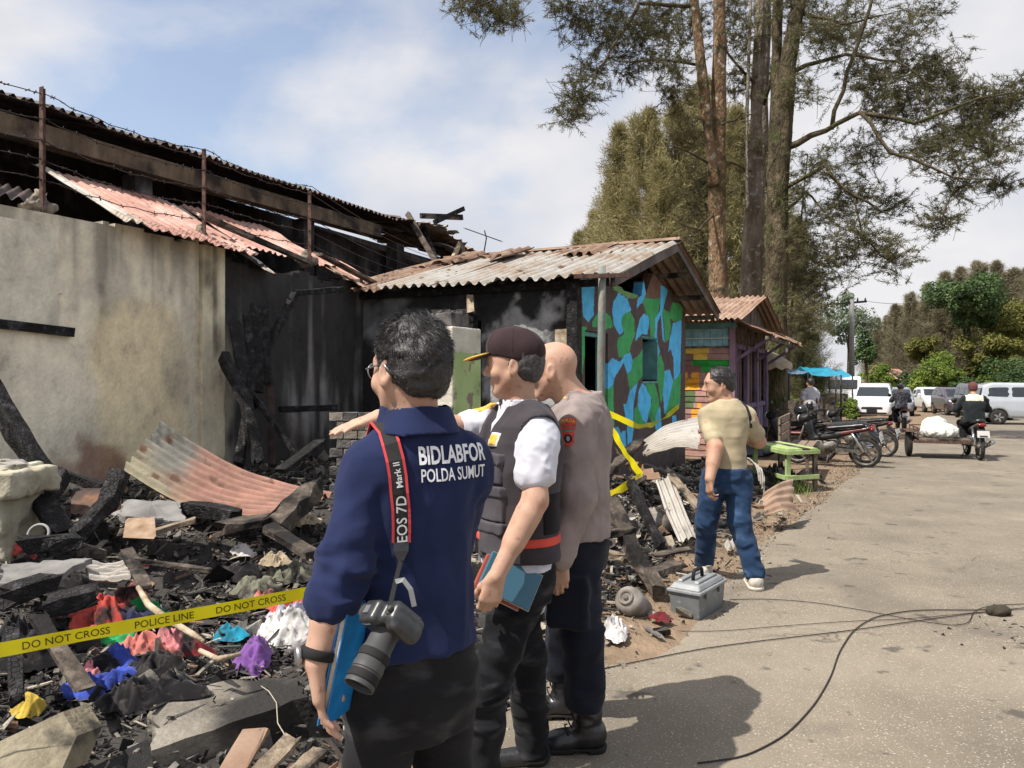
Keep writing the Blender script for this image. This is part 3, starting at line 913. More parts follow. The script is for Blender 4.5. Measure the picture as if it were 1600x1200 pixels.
# lean-to sheets draped over the wall: each one a thing
def leansheet(a0t, a0b, w, bt, zt, bb_, zb, m_, label, **kw):
    p0 = R(a0t, bt, zt); al = R(a0b, bb_, zb) - p0
    o = corr('roof_sheet', p0, al, R(w, 0, kw.pop('dz', -0.01)), m_, None, **kw)
    return tag(o, label, 'metal sheet', 'rusted lean-to sheets over the wall')
leansheet(5.12, 4.50, 0.26, -8.4, 3.92, -6.05, 2.99, M_sheet_white, 'pale galvanised edge sheet at the near end of the lean-to roof', wl=0.105, amp=0.016, warp=0.03, jag=(0, 0.04))
leansheet(5.34, 4.74, 0.72, -8.4, 3.90, -5.98, 2.93, M_sheet_red, 'red rusted corrugated sheet jutting farthest over the pale wall', wl=0.105, amp=0.016, warp=0.04, jag=(0, 0.05))
leansheet(6.00, 5.38, 0.72, -8.4, 3.90, -6.02, 2.90, M_sheet_red, 'red rusted corrugated sheet above the wall pilaster', wl=0.105, amp=0.016, warp=0.05, jag=(0, 0.08))
leansheet(6.66, 5.98, 0.50, -8.4, 3.89, -6.12, 2.84, M_sheet_white, 'torn galvanised sheet curling down over the charred wall', wl=0.105, amp=0.016, warp=0.09, jag=(0, 0.22), dz=-0.12)
leansheet(7.05, 6.45, 0.75, -8.4, 3.88, -6.62, 3.08, M_sheet_red, 'red sheet set back behind the third fence post', wl=0.105, amp=0.016, warp=0.05, jag=(0, 0.1))
leansheet(7.75, 7.15, 0.75, -8.4, 3.86, -6.45, 3.0, M_sheet_red, 'pinkish sheet bridging the wall and the gabled house roof', wl=0.105, amp=0.016, warp=0.06, jag=(0, 0.2))
leansheet(8.3, 7.55, 0.6, -8.2, 3.7, -6.15, 2.84, M_sheet_brown, 'ragged brown sheet hanging at the wall corner', wl=0.105, amp=0.016, warp=0.10, jag=(0, 0.35), dz=-0.1)
leansheet(8.9, 8.1, 0.8, -8.0, 3.5, -6.2, 2.78, M_sheet_red, 'sagging red sheet against the gabled house roof', wl=0.105, amp=0.016, warp=0.07, jag=(0, 0.1))
leansheet(3.3, 2.2, 0.9, -8.0, 3.62, -6.35, 3.1, M_sheet_dark, 'blackened sheet end lying on the wall top', wl=0.105, amp=0.02, warp=0.05, jag=(0, 0.1))
leansheet(4.15, 3.1, 0.9, -8.0, 3.55, -6.42, 3.06, M_sheet_dark, 'soot dark sheet with a few bright torn spots on the wall top', wl=0.105, amp=0.02, warp=0.06, jag=(0, 0.25))
for (p, q, lb) in (((7.4, -6.35, 3.12), (8.5, -6.28, 2.86), 'grey board lying along the charred wall top'), ((5.9, -6.7, 3.35), (7.1, -6.25, 2.97), 'thin charred rafter end poking out under the sheets')):
    mb = MB(); mb.beam(R(*p), R(*q), 0.1, 0.04, jit=0.01); tag(mb.build('timber', M_grey_wood), lb, 'timber')

# antenna far behind
an = MB(); c = P(760, 372, 21)
an.tube([P(752, 420, 21), c, P(757, 360, 21)], 0.018, 5); an.tube([P(727, 357, 21), P(783, 377, 21)], 0.014, 5)
for f in np.linspace(0.05, 0.95, 7):
    q = P(727, 357, 21).lerp(P(783, 377, 21), f); an.tube([q - E * 0.2, q + E * 0.2], 0.008, 4)
tag(an.build('roof_antenna', M_wire), 'thin rooftop television antenna against the sky', 'antenna')

# --- gabled house with the camouflage wall
H1 = -3.28
h1 = thing('camouflage_house', 'burnt gabled house with blue, green and dark camouflage painted side wall', 'house', R(10.8, H1 - 1.5, 0))
M_camo = mat('camouflage_paint', [(0, (0.80, 0.80, 0.80)), (0.5, (1.15, 1.15, 1.15)), (1, (1.35, 1.35, 1.35))], scale=7, detail=10, rough=0.8, bump=0.4, bscale=45, attr='col', spec=0.2, rough_n=0.6)
huv = wall_uv(H1)
Z4 = lambda pts: [huv(860 + x / 4, 400 + y / 4) for x, y in pts]
BLUE = lin((88, 184, 236)); GREEN = lin((70, 160, 96)); DARK = lin((86, 74, 72)); BROWN = lin((118, 92, 80)); LGRN = lin((112, 152, 100))
camo = [
 (BROWN, [(590, 250), (600, 200), (640, 110), (700, 170), (690, 265), (600, 265)]),
 (LGRN, [(385, 165), (440, 195), (460, 215), (560, 235), (545, 262), (480, 262), (430, 228), (395, 215)]),
 (BLUE, [(190, 140), (277, 150), (270, 370), (240, 415), (205, 380)]),
 (GREEN, [(262, 440), (262, 410), (290, 360), (330, 345), (375, 380), (390, 440), (370, 455)]),
 (BLUE, [(395, 280), (425, 230), (480, 265), (505, 340), (470, 360), (450, 430), (455, 480), (430, 490), (395, 430), (385, 330)]),
 (GREEN, [(445, 390), (470, 355), (500, 350), (525, 400), (530, 490), (500, 560), (495, 620), (430, 640), (415, 560), (425, 510), (460, 490), (445, 430)]),
 (BLUE, [(560, 390), (590, 360), (615, 375), (620, 420), (605, 490), (570, 490), (530, 535), (540, 470)]),
 (GREEN, [(590, 260), (640, 270), (690, 265), (670, 370), (655, 400), (650, 520), (625, 500), (622, 400), (600, 360), (580, 290)]),
 (BLUE, [(690, 180), (735, 210), (715, 290), (700, 360), (715, 540), (700, 520), (690, 370), (668, 420), (668, 520), (685, 600), (670, 640), (650, 560), (655, 390), (685, 340)]),
 (GREEN, [(700, 330), (740, 350), (755, 440), (740, 520), (720, 540), (712, 440)]),
 (GREEN, [(760, 290), (830, 300), (820, 400), (775, 410), (740, 380)]),
 (BLUE, [(765, 420), (820, 400), (815, 620), (770, 640), (750, 580), (735, 600), (745, 520)]),
 (BLUE, [(370, 660), (385, 640), (440, 660), (460, 620), (500, 605), (515, 650), (505, 720), (480, 735), (460, 670), (440, 700), (400, 760), (395, 800), (355, 850), (340, 720)]),
 (GREEN, [(515, 650), (560, 610), (580, 570), (582, 740), (550, 780), (530, 800), (495, 840), (480, 740), (505, 720)]),
 (GREEN, [(650, 625), (690, 620), (710, 680), (715, 740), (712, 780), (715, 850), (690, 920), (680, 830), (655, 740)]),
 (BLUE, [(715, 715), (745, 710), (770, 790), (740, 920), (730, 990), (710, 985), (705, 850)]),
 (GREEN, [(340, 850), (395, 800), (395, 950), (400, 1060), (380, 1120), (340, 1100)]),
 (BLUE, [(455, 930), (475, 930), (495, 840), (545, 790), (530, 870), (520, 930), (520, 1070), (480, 1060)]),
 (BLUE, [(550, 850), (575, 790), (600, 820), (630, 880), (625, 960), (600, 1050), (570, 1020), (545, 930)]),
 (GREEN, [(595, 790), (650, 790), (680, 900), (680, 1000), (640, 1050), (610, 1000), (635, 900), (600, 830)]),
 (GREEN, [(525, 960), (545, 930), (590, 1060), (522, 1070)]),
 (BLUE, [(770, 640), (815, 610), (810, 740), (770, 780)]),
 (GREEN, [(770, 770), (815, 740), (810, 930), (750, 990), (715, 1010), (745, 880)]),
 (BLUE, [(400, 1075), (425, 1065), (440, 1100), (470, 1090), (475, 1190), (430, 1200), (390, 1120)]),
 (BLUE, [(480, 1060), (522, 1070), (510, 1160), (480, 1180)]),
 (BLUE, [(655, 1000), (685, 940), (695, 1050), (700, 1110), (655, 1080)]),
 (BLUE, [(760, 1000), (785, 1000), (795, 1070), (765, 1080)]),
 (GREEN, [(186, 440), (224, 440), (215, 620), (200, 740), (176, 700)]), (BLUE, [(170, 830), (215, 820), (215, 900), (170, 900)]),
 (BLUE, [(565, 150), (590, 160), (596, 240), (575, 290), (540, 330), (545, 270), (570, 250)]),
]
camo = [(np.array(c), Z4(p)) for c, p in camo]
outline = Z4([(180, 120), (383, 165), (440, 192), (460, 218), (540, 240), (570, 247), (582, 150), (592, 205), (600, 225), (645, 105), (700, 160), (860, 350)])
a_lo, a_hi = 8.3, 13.3
topz = lambda a: np.interp(a, [p[0] for p in outline], [p[1] for p in outline])
door = (8.33, 8.98, 2.2); win = (10.43, 11.08, 1.5, 2.16)
d0 = huv(914, 600)[0]; d1 = huv(950, 600)[0]; door = (d0, d1, 2.16)
w0 = huv(1004, 560)[0]; w1 = huv(1026, 560)[0]; win = (w0, w1, 1.55, 2.17)
def h1_keep(s, t):
    a = s + a_lo
    k = t < np.minimum(topz(a), 2.70 + 0.286 * np.minimum(a - 8.0, 13.6 - a) - 0.05)
    k &= ~((a > door[0]) & (a < door[1]) & (t < door[2]))
    k &= ~((a > win[0]) & (a < win[1]) & (t > win[2]) & (t < win[3]))
    return k
def h1_col(s, t):
    a = s + a_lo
    jx = a + 0.018 * fbm(a * 9, t * 9, 80, 3); jt = t + 0.018 * fbm(a * 9, t * 9, 90, 3)
    c = np.ones(s.shape + (1,)) * np.array(DARK)
    for col, pl in camo:
        m = inside_poly(jx, jt, pl); c[m] = col
    c = c * (1 + 0.12 * fbm(a * 2, t * 2, 95, 4)[..., None])
    # soot creeping up from the fire side and mud splash near the ground
    w = sstep(fbm(a * 2.5, t * 2.5, 98, 4) + 0.55 * (0.5 - t), 0.1, 0.5)[..., None] * 0.6
    return np.clip(c * (1 - w) + np.array([0.05, 0.045, 0.04]) * w, 0.005, 0.95)
panel('camouflage_wall', R(a_lo, H1, -0.18), E, (0, 0, 1), a_hi - a_lo, 3.6, 0.018, lambda s, t: h1_keep(s, t - 0.18), lambda s, t: h1_col(s, t - 0.18), M_camo, h1, 0.14)
# window frame, open shutter and door jamb
mb = MB(); Mx = Matrix((E, N, Vector((0, 0, 1)))).transposed()
wa = (w0 + w1) / 2
M_teal = mat('teal_paint', [(0, lin((78, 132, 132))), (1, lin((112, 168, 165)))], scale=6, rough=0.75)
sh = MB(); sh.box(R(w1 - 0.05, H1 - 0.18, 1.86), (0.03, 0.42, 0.58), Mx); sh.build('window_shutter', M_teal, h1)
for (c, s_) in ((R(wa, H1 - 0.06, 1.53), (w1 - w0 + 0.02, 0.14, 0.03)), (R(wa, H1 - 0.06, 2.19), (w1 - w0 + 0.06, 0.12, 0.03))):
    mb = MB(); mb.box(c, s_, Mx); mb.build('window_frame', M_teal, h1)
mb = MB(); mb.box(R(d1 - 0.03, H1 - 0.10, 1.08), (0.05, 0.10, 2.14), Mx); mb.box(R((d0 + d1) / 2, H1 - 0.10, 2.13), (d1 - d0, 0.1, 0.05), Mx); mb.build('door_frame', M_teal, h1)
# charred front wall
def fw_col(s, t):
    b = -3.28 - s
    n = fbm(s * 1.9, t * 1.9, 110, 5)
    g = 0.030 + 0.13 * sstep(n, -0.05, 0.40)
    ps = np.hypot((s - 0.70) / 0.75, (t - 1.75) / 0.80)
    pale = sstep(0.85 + 1.6 * fbm(s * 5, t * 5, 120, 6) - ps, 0.0, 0.6)
    g = g + 0.26 * pale
    g = g + 0.12 * sstep(fbm(s * 2.4, t * 3, 130, 5) - np.abs(t - 2.15) * 0.8, 0.1, 0.4)
    return g[..., None] * np.array([1.0, 0.985, 0.99])
def fw_keep(s, t):
    return ~((s > 1.28) & (s < 1.62) & (t > 0.9) & (t < 2.3))
panel('charred_front_wall', R(8.3, -6.40, 0), N, (0, 0, 1), 3.1, 2.78, 0.025, lambda s, t: fw_keep(3.1 - s, t), lambda s, t: fw_col(3.1 - s, t), M_concrete, h1, 0.14, wob=0.015, pt=True)
mb = MB(); mb.hexa([R(13.3, -6.4, 0), R(13.3, -3.4, 0), R(13.44, -3.4, 0), R(13.44, -6.4, 0), R(13.3, -6.4, 2.7), R(13.3, -3.4, 2.7), R(13.44, -3.4, 2.7), R(13.44, -6.4, 2.7)]); mb.build('rear_wall', M_soot, h1)
mb = MB(); mb.hexa([R(8.45, -6.6, 0), R(13.3, -6.6, 0), R(13.3, -6.45, 0), R(8.45, -6.45, 0), R(8.45, -6.6, 2.7), R(13.3, -6.6, 2.7), R(13.3, -6.45, 2.7), R(8.45, -6.45, 2.7)]); mb.build('side_wall', M_soot, h1)
# pale torn plaster and burnt boards at the front corner
mb = MB()
for (s0, z0, w_, h_, dz) in ((0.10, 1.55, 0.17, 0.42, 0), (0.12, 2.0, 0.20, 0.30, 0.0), (0.02, 1.1, 0.10, 0.5, 0)):
    mb.box(R(8.24, -3.32 - s0, z0), (w_, 0.03, h_), Matrix((-N, E, Vector((0, 0, 1)))).transposed(), jit=0.03)
mb.build('torn_board', M_pale_wood, h1)
mb = MB(); mb.beam(R(8.2, -3.30, 0.1), R(8.2, -3.30, 2.7), 0.13, 0.13, up=E, jit=0.01); mb.build('corner_post', M_char, h1)
mb = MB(); mb.beam(R(8.16, -4.62, 0.9), R(8.14, -4.62, 2.38), 0.10, 0.10, up=E, jit=0.012); mb.build('window_jamb', M_char, h1)
mb = MB(); mb.beam(R(8.12, -4.60, 2.30), R(8.14, -5.2, 2.08), 0.05, 0.08, up=E, jit=0.012); mb.build('fallen_lintel', M_char, h1)
mb = MB(); mb.beam(R(8.1, -4.59, 2.38), R(8.11, -4.62, 2.60), 0.10, 0.07, up=E, jit=0.02); mb.build('split_jamb_end', M_pale_wood, h1)
# roof: every sheet a part
for i in range(5):
    b0 = -2.71 - i * 0.80
    m_ = [M_sheet_white, M_sheet_white, M_sheet_white, M_sheet_white, M_sheet_brown][i]
    corr('roof_sheet', R(7.98 + 0.05 * math.sin(i * 3), b0, 2.72 + 0.012 * (i % 2)), R(2.86, 0, 0.82), N * -0.84 + Vector((0, 0, 0.008)), m_, h1, wl=0.145, amp=0.026, warp=0.03, jag=(0.03, 0))
    corr('roof_sheet', R(13.62, b0, 2.70 + 0.012 * (i % 2)), R(-2.84, 0, 0.82), N * -0.84 + Vector((0, 0, 0.008)), M_sheet_brown, h1, wl=0.145, amp=0.026, warp=0.02)
for i in range(9):   # flaking rusted cap sheets lying along the ridge
    b0 = -2.75 - i * 0.43
    corr('ridge_sheet', R(9.75 + random.uniform(-.25, .2), b0, 3.26 + random.uniform(0, .03)), R(1.05, 0, 0.30), N * -0.46, M_sheet_brown, h1, wl=0.145, amp=0.03, warp=0.05, jag=(0.35, 0), seg=8)
mb = MB(); mb.beam(R(10.8, -2.72, 3.56), R(10.8, -6.6, 3.56), 0.22, 0.03, jit=0.01); mb.build('ridge_cap', M_sheet_brown, h1)
for a, z in ((8.25, 2.71), (9.4, 3.05), (10.72, 3.43), (11.6, 3.19), (12.5, 2.93), (13.4, 2.67)):
    mb = MB(); mb.beam(R(a, -2.8, z - 0.03), R(a, -6.5, z - 0.03), 0.06, 0.08); mb.build('purlin', M_grey_wood if a > 11 else M_char, h1)
for a, z, sg in ((8.05, 2.66, 1), (13.6, 2.64, -1)):
    mb = MB(); mb.beam(R(a, -2.78, z), R(10.8, -2.78, 3.45), 0.035, 0.12, jit=0.004); mb.build('barge_board', M_sheet_dark, h1)

# grey pole with cross arm in front of it
pl = thing('tape_pole', 'weathered grey pole with a short cross arm beside the camouflage wall', 'pole', P(940, 830, 8.0))
mb = MB(); c = P(940, 600, 8.0)
pts = [Vector((c.x + 0.006 * math.sin(z * 3), c.y, z)) for z in np.linspace(-0.05, 2.76, 9)]
mb.tube(pts, [0.047 - 0.001 * i for i in range(9)], 12); mb.build('shaft', mat('flaking_grey_paint', [(0, (0.10, 0.09, 0.075)), (0.45, (0.21, 0.19, 0.16)), (0.6, (0.18, 0.22, 0.20)), (1, (0.30, 0.275, 0.235))], scale=9, detail=7, rough=0.9, bump=0.5, stretch=(1, 1, 0.35)), pl)
mb = MB(); mb.beam(P(897, 432, 7.93), P(985, 430, 7.95), 0.03, 0.045); mb.build('cross_arm', M_rust_post, pl)
mb = MB(); mb.tube([P(953, 432, 7.93), P(953, 446, 7.93), P(957, 448, 7.93)], 0.008, 6); mb.build('hook', M_wire, pl)

# --- second house: painted planks and purple front
H2 = -2.97; A2 = 15.84
h2 = thing('plank_house', 'small wooden house with multicoloured plank wall and purple shop front', 'house', R(18, H2 - 1.2, 0))
M_plank = mat('painted_plank', [(0, (0.7, 0.7, 0.7)), (0.5, (1, 1, 1)), (1, (1.15, 1.15, 1.15))], scale=6, detail=7, rough=0.85, bump=0.4, bscale=40, attr='col', stretch=(1, 1, 2))
PY = lin((226, 188, 84)); PO = lin((232, 160, 52)); PG = lin((52, 160, 66)); PD = lin((92, 110, 74)); PM = lin((142, 104, 98)); PP = lin((170, 132, 122))
def puv(u, v):   # pixel -> (s leftwards from the corner, z) on the plank wall plane a = A2
    r = (u - 800) / 1200
    b = A2 * (E.x - r * E.y) / (r * N.y - N.x)
    Y = E.y * A2 + N.y * b
    return (H2 - b, 1.6 - (v - 590) / 1200 * Y)
Q4 = lambda pts: [puv(860 + x / 4, 400 + y / 4) for x, y in pts]
pk = [(PM, [(780, 540), (1130, 540), (1130, 740), (780, 740)]), (PG, [(790, 555), (865, 555), (850, 640), (790, 650)]), (PY, [(865, 555), (1010, 555), (980, 680), (920, 680), (890, 620), (850, 600)]), (PP, [(990, 560), (1130, 560), (1130, 640), (985, 640)]),
      (PG, [(880, 650), (930, 670), (1000, 655), (1040, 645), (1050, 660), (1125, 640), (1125, 712), (930, 710), (900, 690)]), (PO, [(780, 735), (840, 740), (930, 735), (940, 760), (930, 810), (780, 810)]),
      (PD, [(800, 840), (850, 822), (910, 850), (915, 920), (860, 950), (800, 940)]), (PO, [(780, 805), (940, 800), (930, 830), (780, 835)]), (PO, [(880, 940), (960, 930), (990, 960), (940, 1060), (890, 1010)]), (PM, [(780, 985), (880, 975), (900, 1060), (780, 1070)]), (PP, [(930, 860), (1130, 740), (1130, 1100), (960, 1060)])]
pk = [(np.array(c), Q4(p)) for c, p in pk]
nrow = 19
for i in range(nrow):
    z0 = -0.126 + i * 0.123
    for (s0, s1) in ((0.0, 1.28 + 0.12 * (i % 3)), (1.285 + 0.12 * (i % 3), 2.75)):
        ns = max(2, int((s1 - s0) / 0.04))
        ss = np.linspace(s0, s1, ns + 1)
        vs = []; tilt = random.uniform(0.004, 0.012); off = random.uniform(0, 0.01); dz = random.uniform(-.006, .006)
        for s in ss:
            p = R(A2, H2 - s, 0)
            for (zz, dd) in ((z0 + dz, -0.022 - tilt), (z0 + 0.127 + dz, -0.012), (z0 + 0.127 + dz, 0.01), (z0 + dz, 0.01)):
                vs.append(p + E * (dd - off) + Vector((0, 0, zz + 0.004 * math.sin(s * 5 + i))))
        vs = np.array([tuple(v) for v in vs])
        fs = []; fc = []
        sm = (ss[:-1] + ss[1:]) / 2
        colr = np.ones((ns, 3)) * np.array(PP)
        for c, pl_ in pk:
            m = inside_poly(sm, np.full(ns, z0 + 0.06) + 0.02 * np.sin(sm * 17), pl_); colr[m] = c
        colr = colr * (1 + 0.16 * np.array([random.uniform(-1, 1)]))
        for k in range(ns):
            for j in range(4):
                j2 = (j + 1) % 4
                fs.append((k * 4 + j, (k + 1) * 4 + j, (k + 1) * 4 + j2, k * 4 + j2)); fc.append(colr[k])
        fs += [(0, 1, 2, 3), (ns * 4 + 3, ns * 4 + 2, ns * 4 + 1, ns * 4)]; fc += [colr[0], colr[-1]]
        me = np_mesh('plank', vs, np.array(fs)[:, ::-1]); colour_attr(me, np.repeat(np.array(fc), 4, axis=0), 'CORNER')
        add_mesh('plank', me, M_plank, h2)
# window band with pale blue boards above the planks
M_lblue = mat('pale_blue_boards', [(0, lin((120, 170, 182))), (1, lin((168, 214, 222)))], scale=5, rough=0.75, bump=0.2)
M_purple = mat('faded_purple_paint', [(0, (0.085, 0.062, 0.098)), (0.5, (0.16, 0.12, 0.19)), (1, (0.26, 0.20, 0.27))], scale=7, detail=7, rough=0.85, bump=0.4, stretch=(1, 1, 0.3))
M_pbrown = mat('purple_brown_boards', [(0, (0.05, 0.032, 0.03)), (1, (0.16, 0.10, 0.085))], scale=7, rough=0.85, bump=0.4, stretch=(1, 1, 0.3))
Mw = Matrix((-N, E, Vector((0, 0, 1)))).transposed()
for k in range(14):
    s = 0.06 + k * 0.125
    if 0.95 < s < 1.10: continue
    mb = MB(); mb.box(R(A2 + 0.03, H2 - s - 0.06, 2.42), (0.118, 0.02, 0.36), Mw, jit=0.003); mb.build('louvre_board', M_lblue, h2)
mb = MB(); mb.box(R(A2 - 0.02, H2 - 1.37, 2.40), (2.75, 0.03, 0.022), Mw); mb.build('window_bar', mat('white_paint', (0.62, 0.62, 0.6), rough=0.7), h2)
mb = MB(); mb.box(R(A2 - 0.03, H2 - 1.35, 2.66), (2.9, 0.07, 0.10), Mw); mb.build('lintel', M_teal, h2)
mb = MB(); mb.box(R(A2 - 0.02, H2 - 1.35, 2.225), (2.75, 0.05, 0.04), Mw); mb.build('sill', M_grey_wood, h2)
mb = MB(); mb.beam(R(A2, H2 + 0.02, -.25), R(A2, H2 + 0.02, 2.7), 0.10, 0.10, up=E); mb.build('corner_post', mat('mauve_paint', lin((150, 120, 138)), rough=0.8, bump=0.2), h2)
# purple shop front along the road: posts, boards, panels
Mr = Matrix((E, N, Vector((0, 0, 1)))).transposed()
def seg(a0, a1, z0, z1, b, th, m_, nm, jit=0.004):
    mb = MB(); mb.box(R((a0 + a1) / 2, b, (z0 + z1) / 2), (a1 - a0, th, z1 - z0), Mr, jit); return mb.build(nm, m_, h2)
for a in (16.0, 17.35, 18.7, 20.15):
    seg(a, a + 0.12, -.25, 2.3, H2 + 0.02, 0.09, M_purple, 'front_post')
for j in range(3):
    a0 = (16.12, 17.47, 18.82)[j]
    for k in range(9):
        aa = a0 + k * 0.137
        seg(aa, aa + 0.128, -.16, 0.92, H2 - 0.03, 0.03, M_purple, 'lower_board')
    seg(a0, a0 + 1.23, 0.92, 1.02, H2, 0.08, M_purple, 'front_rail')
    for k in range(4):
        aa = a0 + 0.06 + k * 0.30
        seg(aa, aa + 0.20, 1.02, 2.2, H2 - 0.06, 0.03, M_pbrown, 'upper_board')
    seg(a0, a0 + 1.23, 2.2, 2.3, H2, 0.08, M_purple, 'head_rail')
for k in range(30):
    aa = 15.95 + k * 0.148
    seg(aa, aa + 0.14, 2.30, 2.78 + 0.225 * min(aa - 15.3, 21.2 - aa), H2 - 0.02, 0.025, M_grey_wood if k % 3 else M_pbrown, 'gable_board', jit=0.006)
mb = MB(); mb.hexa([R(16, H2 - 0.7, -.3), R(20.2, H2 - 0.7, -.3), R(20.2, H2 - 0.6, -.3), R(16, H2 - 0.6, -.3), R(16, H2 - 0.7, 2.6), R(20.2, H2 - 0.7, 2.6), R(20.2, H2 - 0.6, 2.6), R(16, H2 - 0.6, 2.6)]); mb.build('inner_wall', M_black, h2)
mb = MB(); mb.hexa([R(20.25, H2 - 3, -.3), R(20.35, H2 - 3, -.3), R(20.35, H2, -.3), R(20.25, H2, -.3), R(20.25, H2 - 3, 2.7), R(20.35, H2 - 3, 2.7), R(20.35, H2, 2.7), R(20.25, H2, 2.7)]); mb.build('rear_wall', M_grey_wood, h2)
for i in range(4):
    b0 = -2.62 - i * 0.8
    corr('roof_sheet', R(15.1, b0, 2.74), R(3.2, 0, 0.72), N * -0.84, M_sheet_tan, h2, wl=0.12, amp=0.022, warp=0.05, jag=(0.05, 0))
    corr('roof_sheet', R(21.4, b0, 2.70), R(-3.12, 0, 0.76), N * -0.84, M_sheet_brown, h2, wl=0.12, amp=0.022, warp=0.04)
for i in range(6):
    a0 = 15.55 + i * 0.88
    corr('awning_sheet', R(a0, -2.15 + random.uniform(-.08, .08), 2.42), R(0, -0.80, 0.36), E * 0.92, M_sheet_brown, h2, wl=0.11, amp=0.02, warp=0.07, jag=(0.15, 0))
mb = MB(); mb.beam(R(15.6, -2.25, 2.38), R(20.9, -2.25, 2.38), 0.05, 0.07, jit=0.01); mb.build('awning_rail', M_grey_wood, h2)
for a in (15.9, 18.2, 20.3):
    mb = MB(); mb.beam(R(a, -2.9, 1.95), R(a, -2.25, 2.38), 0.05, 0.06); mb.build('awning_bracket', M_purple, h2)
mb = MB(); mb.lathe([(0.0, -0.06), (0.035, -0.045), (0.045, 0), (0.03, 0.04), (0.015, 0.07), (0.0, 0.07)], Matrix.Translation(R(18.9, -2.3, 2.24)), 10); mb.build('light_bulb', mat('white_paint', (0.62, 0.62, 0.6), rough=0.7), h2)
# === TREES
M_leaf_pine = mat('pine_needles', [(0, (0.075, 0.072, 0.036)), (0.5, (0.135, 0.128, 0.064)), (1, (0.21, 0.20, 0.105))], scale=0.9, detail=4, rough=0.8, trans=0.30, spec=0.15)
M_leaf_cas = mat('olive_conifer_foliage', [(0, (0.19, 0.165, 0.078)), (0.5, (0.31, 0.275, 0.135)), (1, (0.43, 0.385, 0.215))], scale=0.6, detail=4, rough=0.85, trans=0.30, spec=0.1)
M_leaf_far = mat('far_conifer_foliage', [(0, (0.15, 0.13, 0.082)), (0.5, (0.235, 0.208, 0.135)), (1, (0.32, 0.29, 0.20))], scale=0.3, detail=4, rough=0.9, trans=0.25, spec=0.1)
M_leaf_green = mat('green_leaves', [(0, (0.035, 0.062, 0.022)), (0.5, (0.075, 0.125, 0.042)), (1, (0.14, 0.20, 0.075))], scale=0.7, detail=4, rough=0.6, trans=0.3, spec=0.3)
M_leaf_lime = mat('yellow_green_leaves', [(0, (0.08, 0.12, 0.018)), (0.5, (0.17, 0.24, 0.042)), (1, (0.28, 0.36, 0.075))], scale=0.7, detail=4, rough=0.6, trans=0.35, spec=0.3)
M_leaf_olive = mat('olive_leaves', [(0, (0.08, 0.09, 0.022)), (0.5, (0.165, 0.165, 0.044)), (1, (0.26, 0.24, 0.075))], scale=0.7, detail=4, rough=0.7, trans=0.3, spec=0.2)
M_leaf_pale = mat('pale_grey_green_leaves', [(0, (0.13, 0.17, 0.11)), (1, (0.26, 0.31, 0.22))], scale=0.7, detail=4, rough=0.7, trans=0.3, spec=0.2)
M_bark_orange = mat('orange_bark', [(0, (0.11, 0.068, 0.038)), (0.5, (0.23, 0.145, 0.078)), (1, (0.36, 0.25, 0.15))], scale=3.0, detail=8, rough=0.95, bump=0.9, bscale=16, bdist=0.22, stretch=(1, 1, 0.35),
                    mask=[(7, 0.58, 0.66, (0.36, 0.32, 0.26)), (2.5, 0.55, 0.7, (0.07, 0.06, 0.035))])
M_bark_grey = mat('grey_bark', [(0, (0.11, 0.088, 0.062)), (0.5, (0.24, 0.20, 0.15)), (1, (0.40, 0.355, 0.29))], scale=3.5, detail=8, rough=0.95, bump=0.9, bscale=16, bdist=0.22, stretch=(1, 1, 0.35),
                  mask=[(6, 0.57, 0.66, (0.42, 0.40, 0.35))])
M_bark_dark = mat('mossy_dark_bark', [(0, (0.040, 0.031, 0.018)), (0.5, (0.100, 0.078, 0.045)), (1, (0.20, 0.16, 0.10))], scale=3.5, detail=8, rough=0.95, bump=0.9, bscale=16, bdist=0.22, stretch=(1, 1, 0.35),
                  mask=[(2.0, 0.52, 0.68, (0.075, 0.085, 0.028))])

def norm(v):
    return v / (np.linalg.norm(v, axis=-1, keepdims=True) + 1e-9)

def blade_mesh(name, base, d, L, w):
    """one thin triangle pair-free blade per row"""
    n = len(base)
    r = norm(rng.normal(size=(n, 3))); side = norm(np.cross(d, r))
    L = np.broadcast_to(np.asarray(L, float), (n,))[:, None]; w = np.broadcast_to(np.asarray(w, float), (n,))[:, None]
    V = np.stack([base - side * w / 2, base + side * w / 2, base + d * L], 1).reshape(-1, 3)
    F = np.arange(n * 3).reshape(n, 3)
    return np_mesh(name, V, F)

def leaf_mesh(name, c, nrm, size):
    n = len(c)
    r = norm(rng.normal(size=(n, 3))); u = norm(np.cross(nrm, r)); v = np.cross(nrm, u)
    s = np.broadcast_to(np.asarray(size, float), (n,))[:, None]
    V = np.stack([c - u * s * .5, c + v * s * .32, c + u * s * .5, c - v * s * .32], 1).reshape(-1, 3)
    return np_mesh(name, V, np.arange(n * 4).reshape(n, 4))

def twig_mesh_arrays(lines, r):
    """lines: (n,2,3): three-sided sticks"""
    a, b = lines[:, 0], lines[:, 1]; d = norm(b - a)
    x = norm(np.cross(d, norm(rng.normal(size=d.shape)))); y = np.cross(d, x)
    V = []; n = len(a)
    for p in (a, b):
        for k in range(3):
            an = 2 * math.pi * k / 3
            V.append(p + (x * math.cos(an) + y * math.sin(an)) * r)
    V = np.stack(V, 1).reshape(-1, 3)
    base = (np.arange(n) * 6)[:, None]
    F = np.concatenate([base + np.array([[k, (k + 1) % 3, 3 + (k + 1) % 3, 3 + k]]) for k in range(3)])
    return V, F

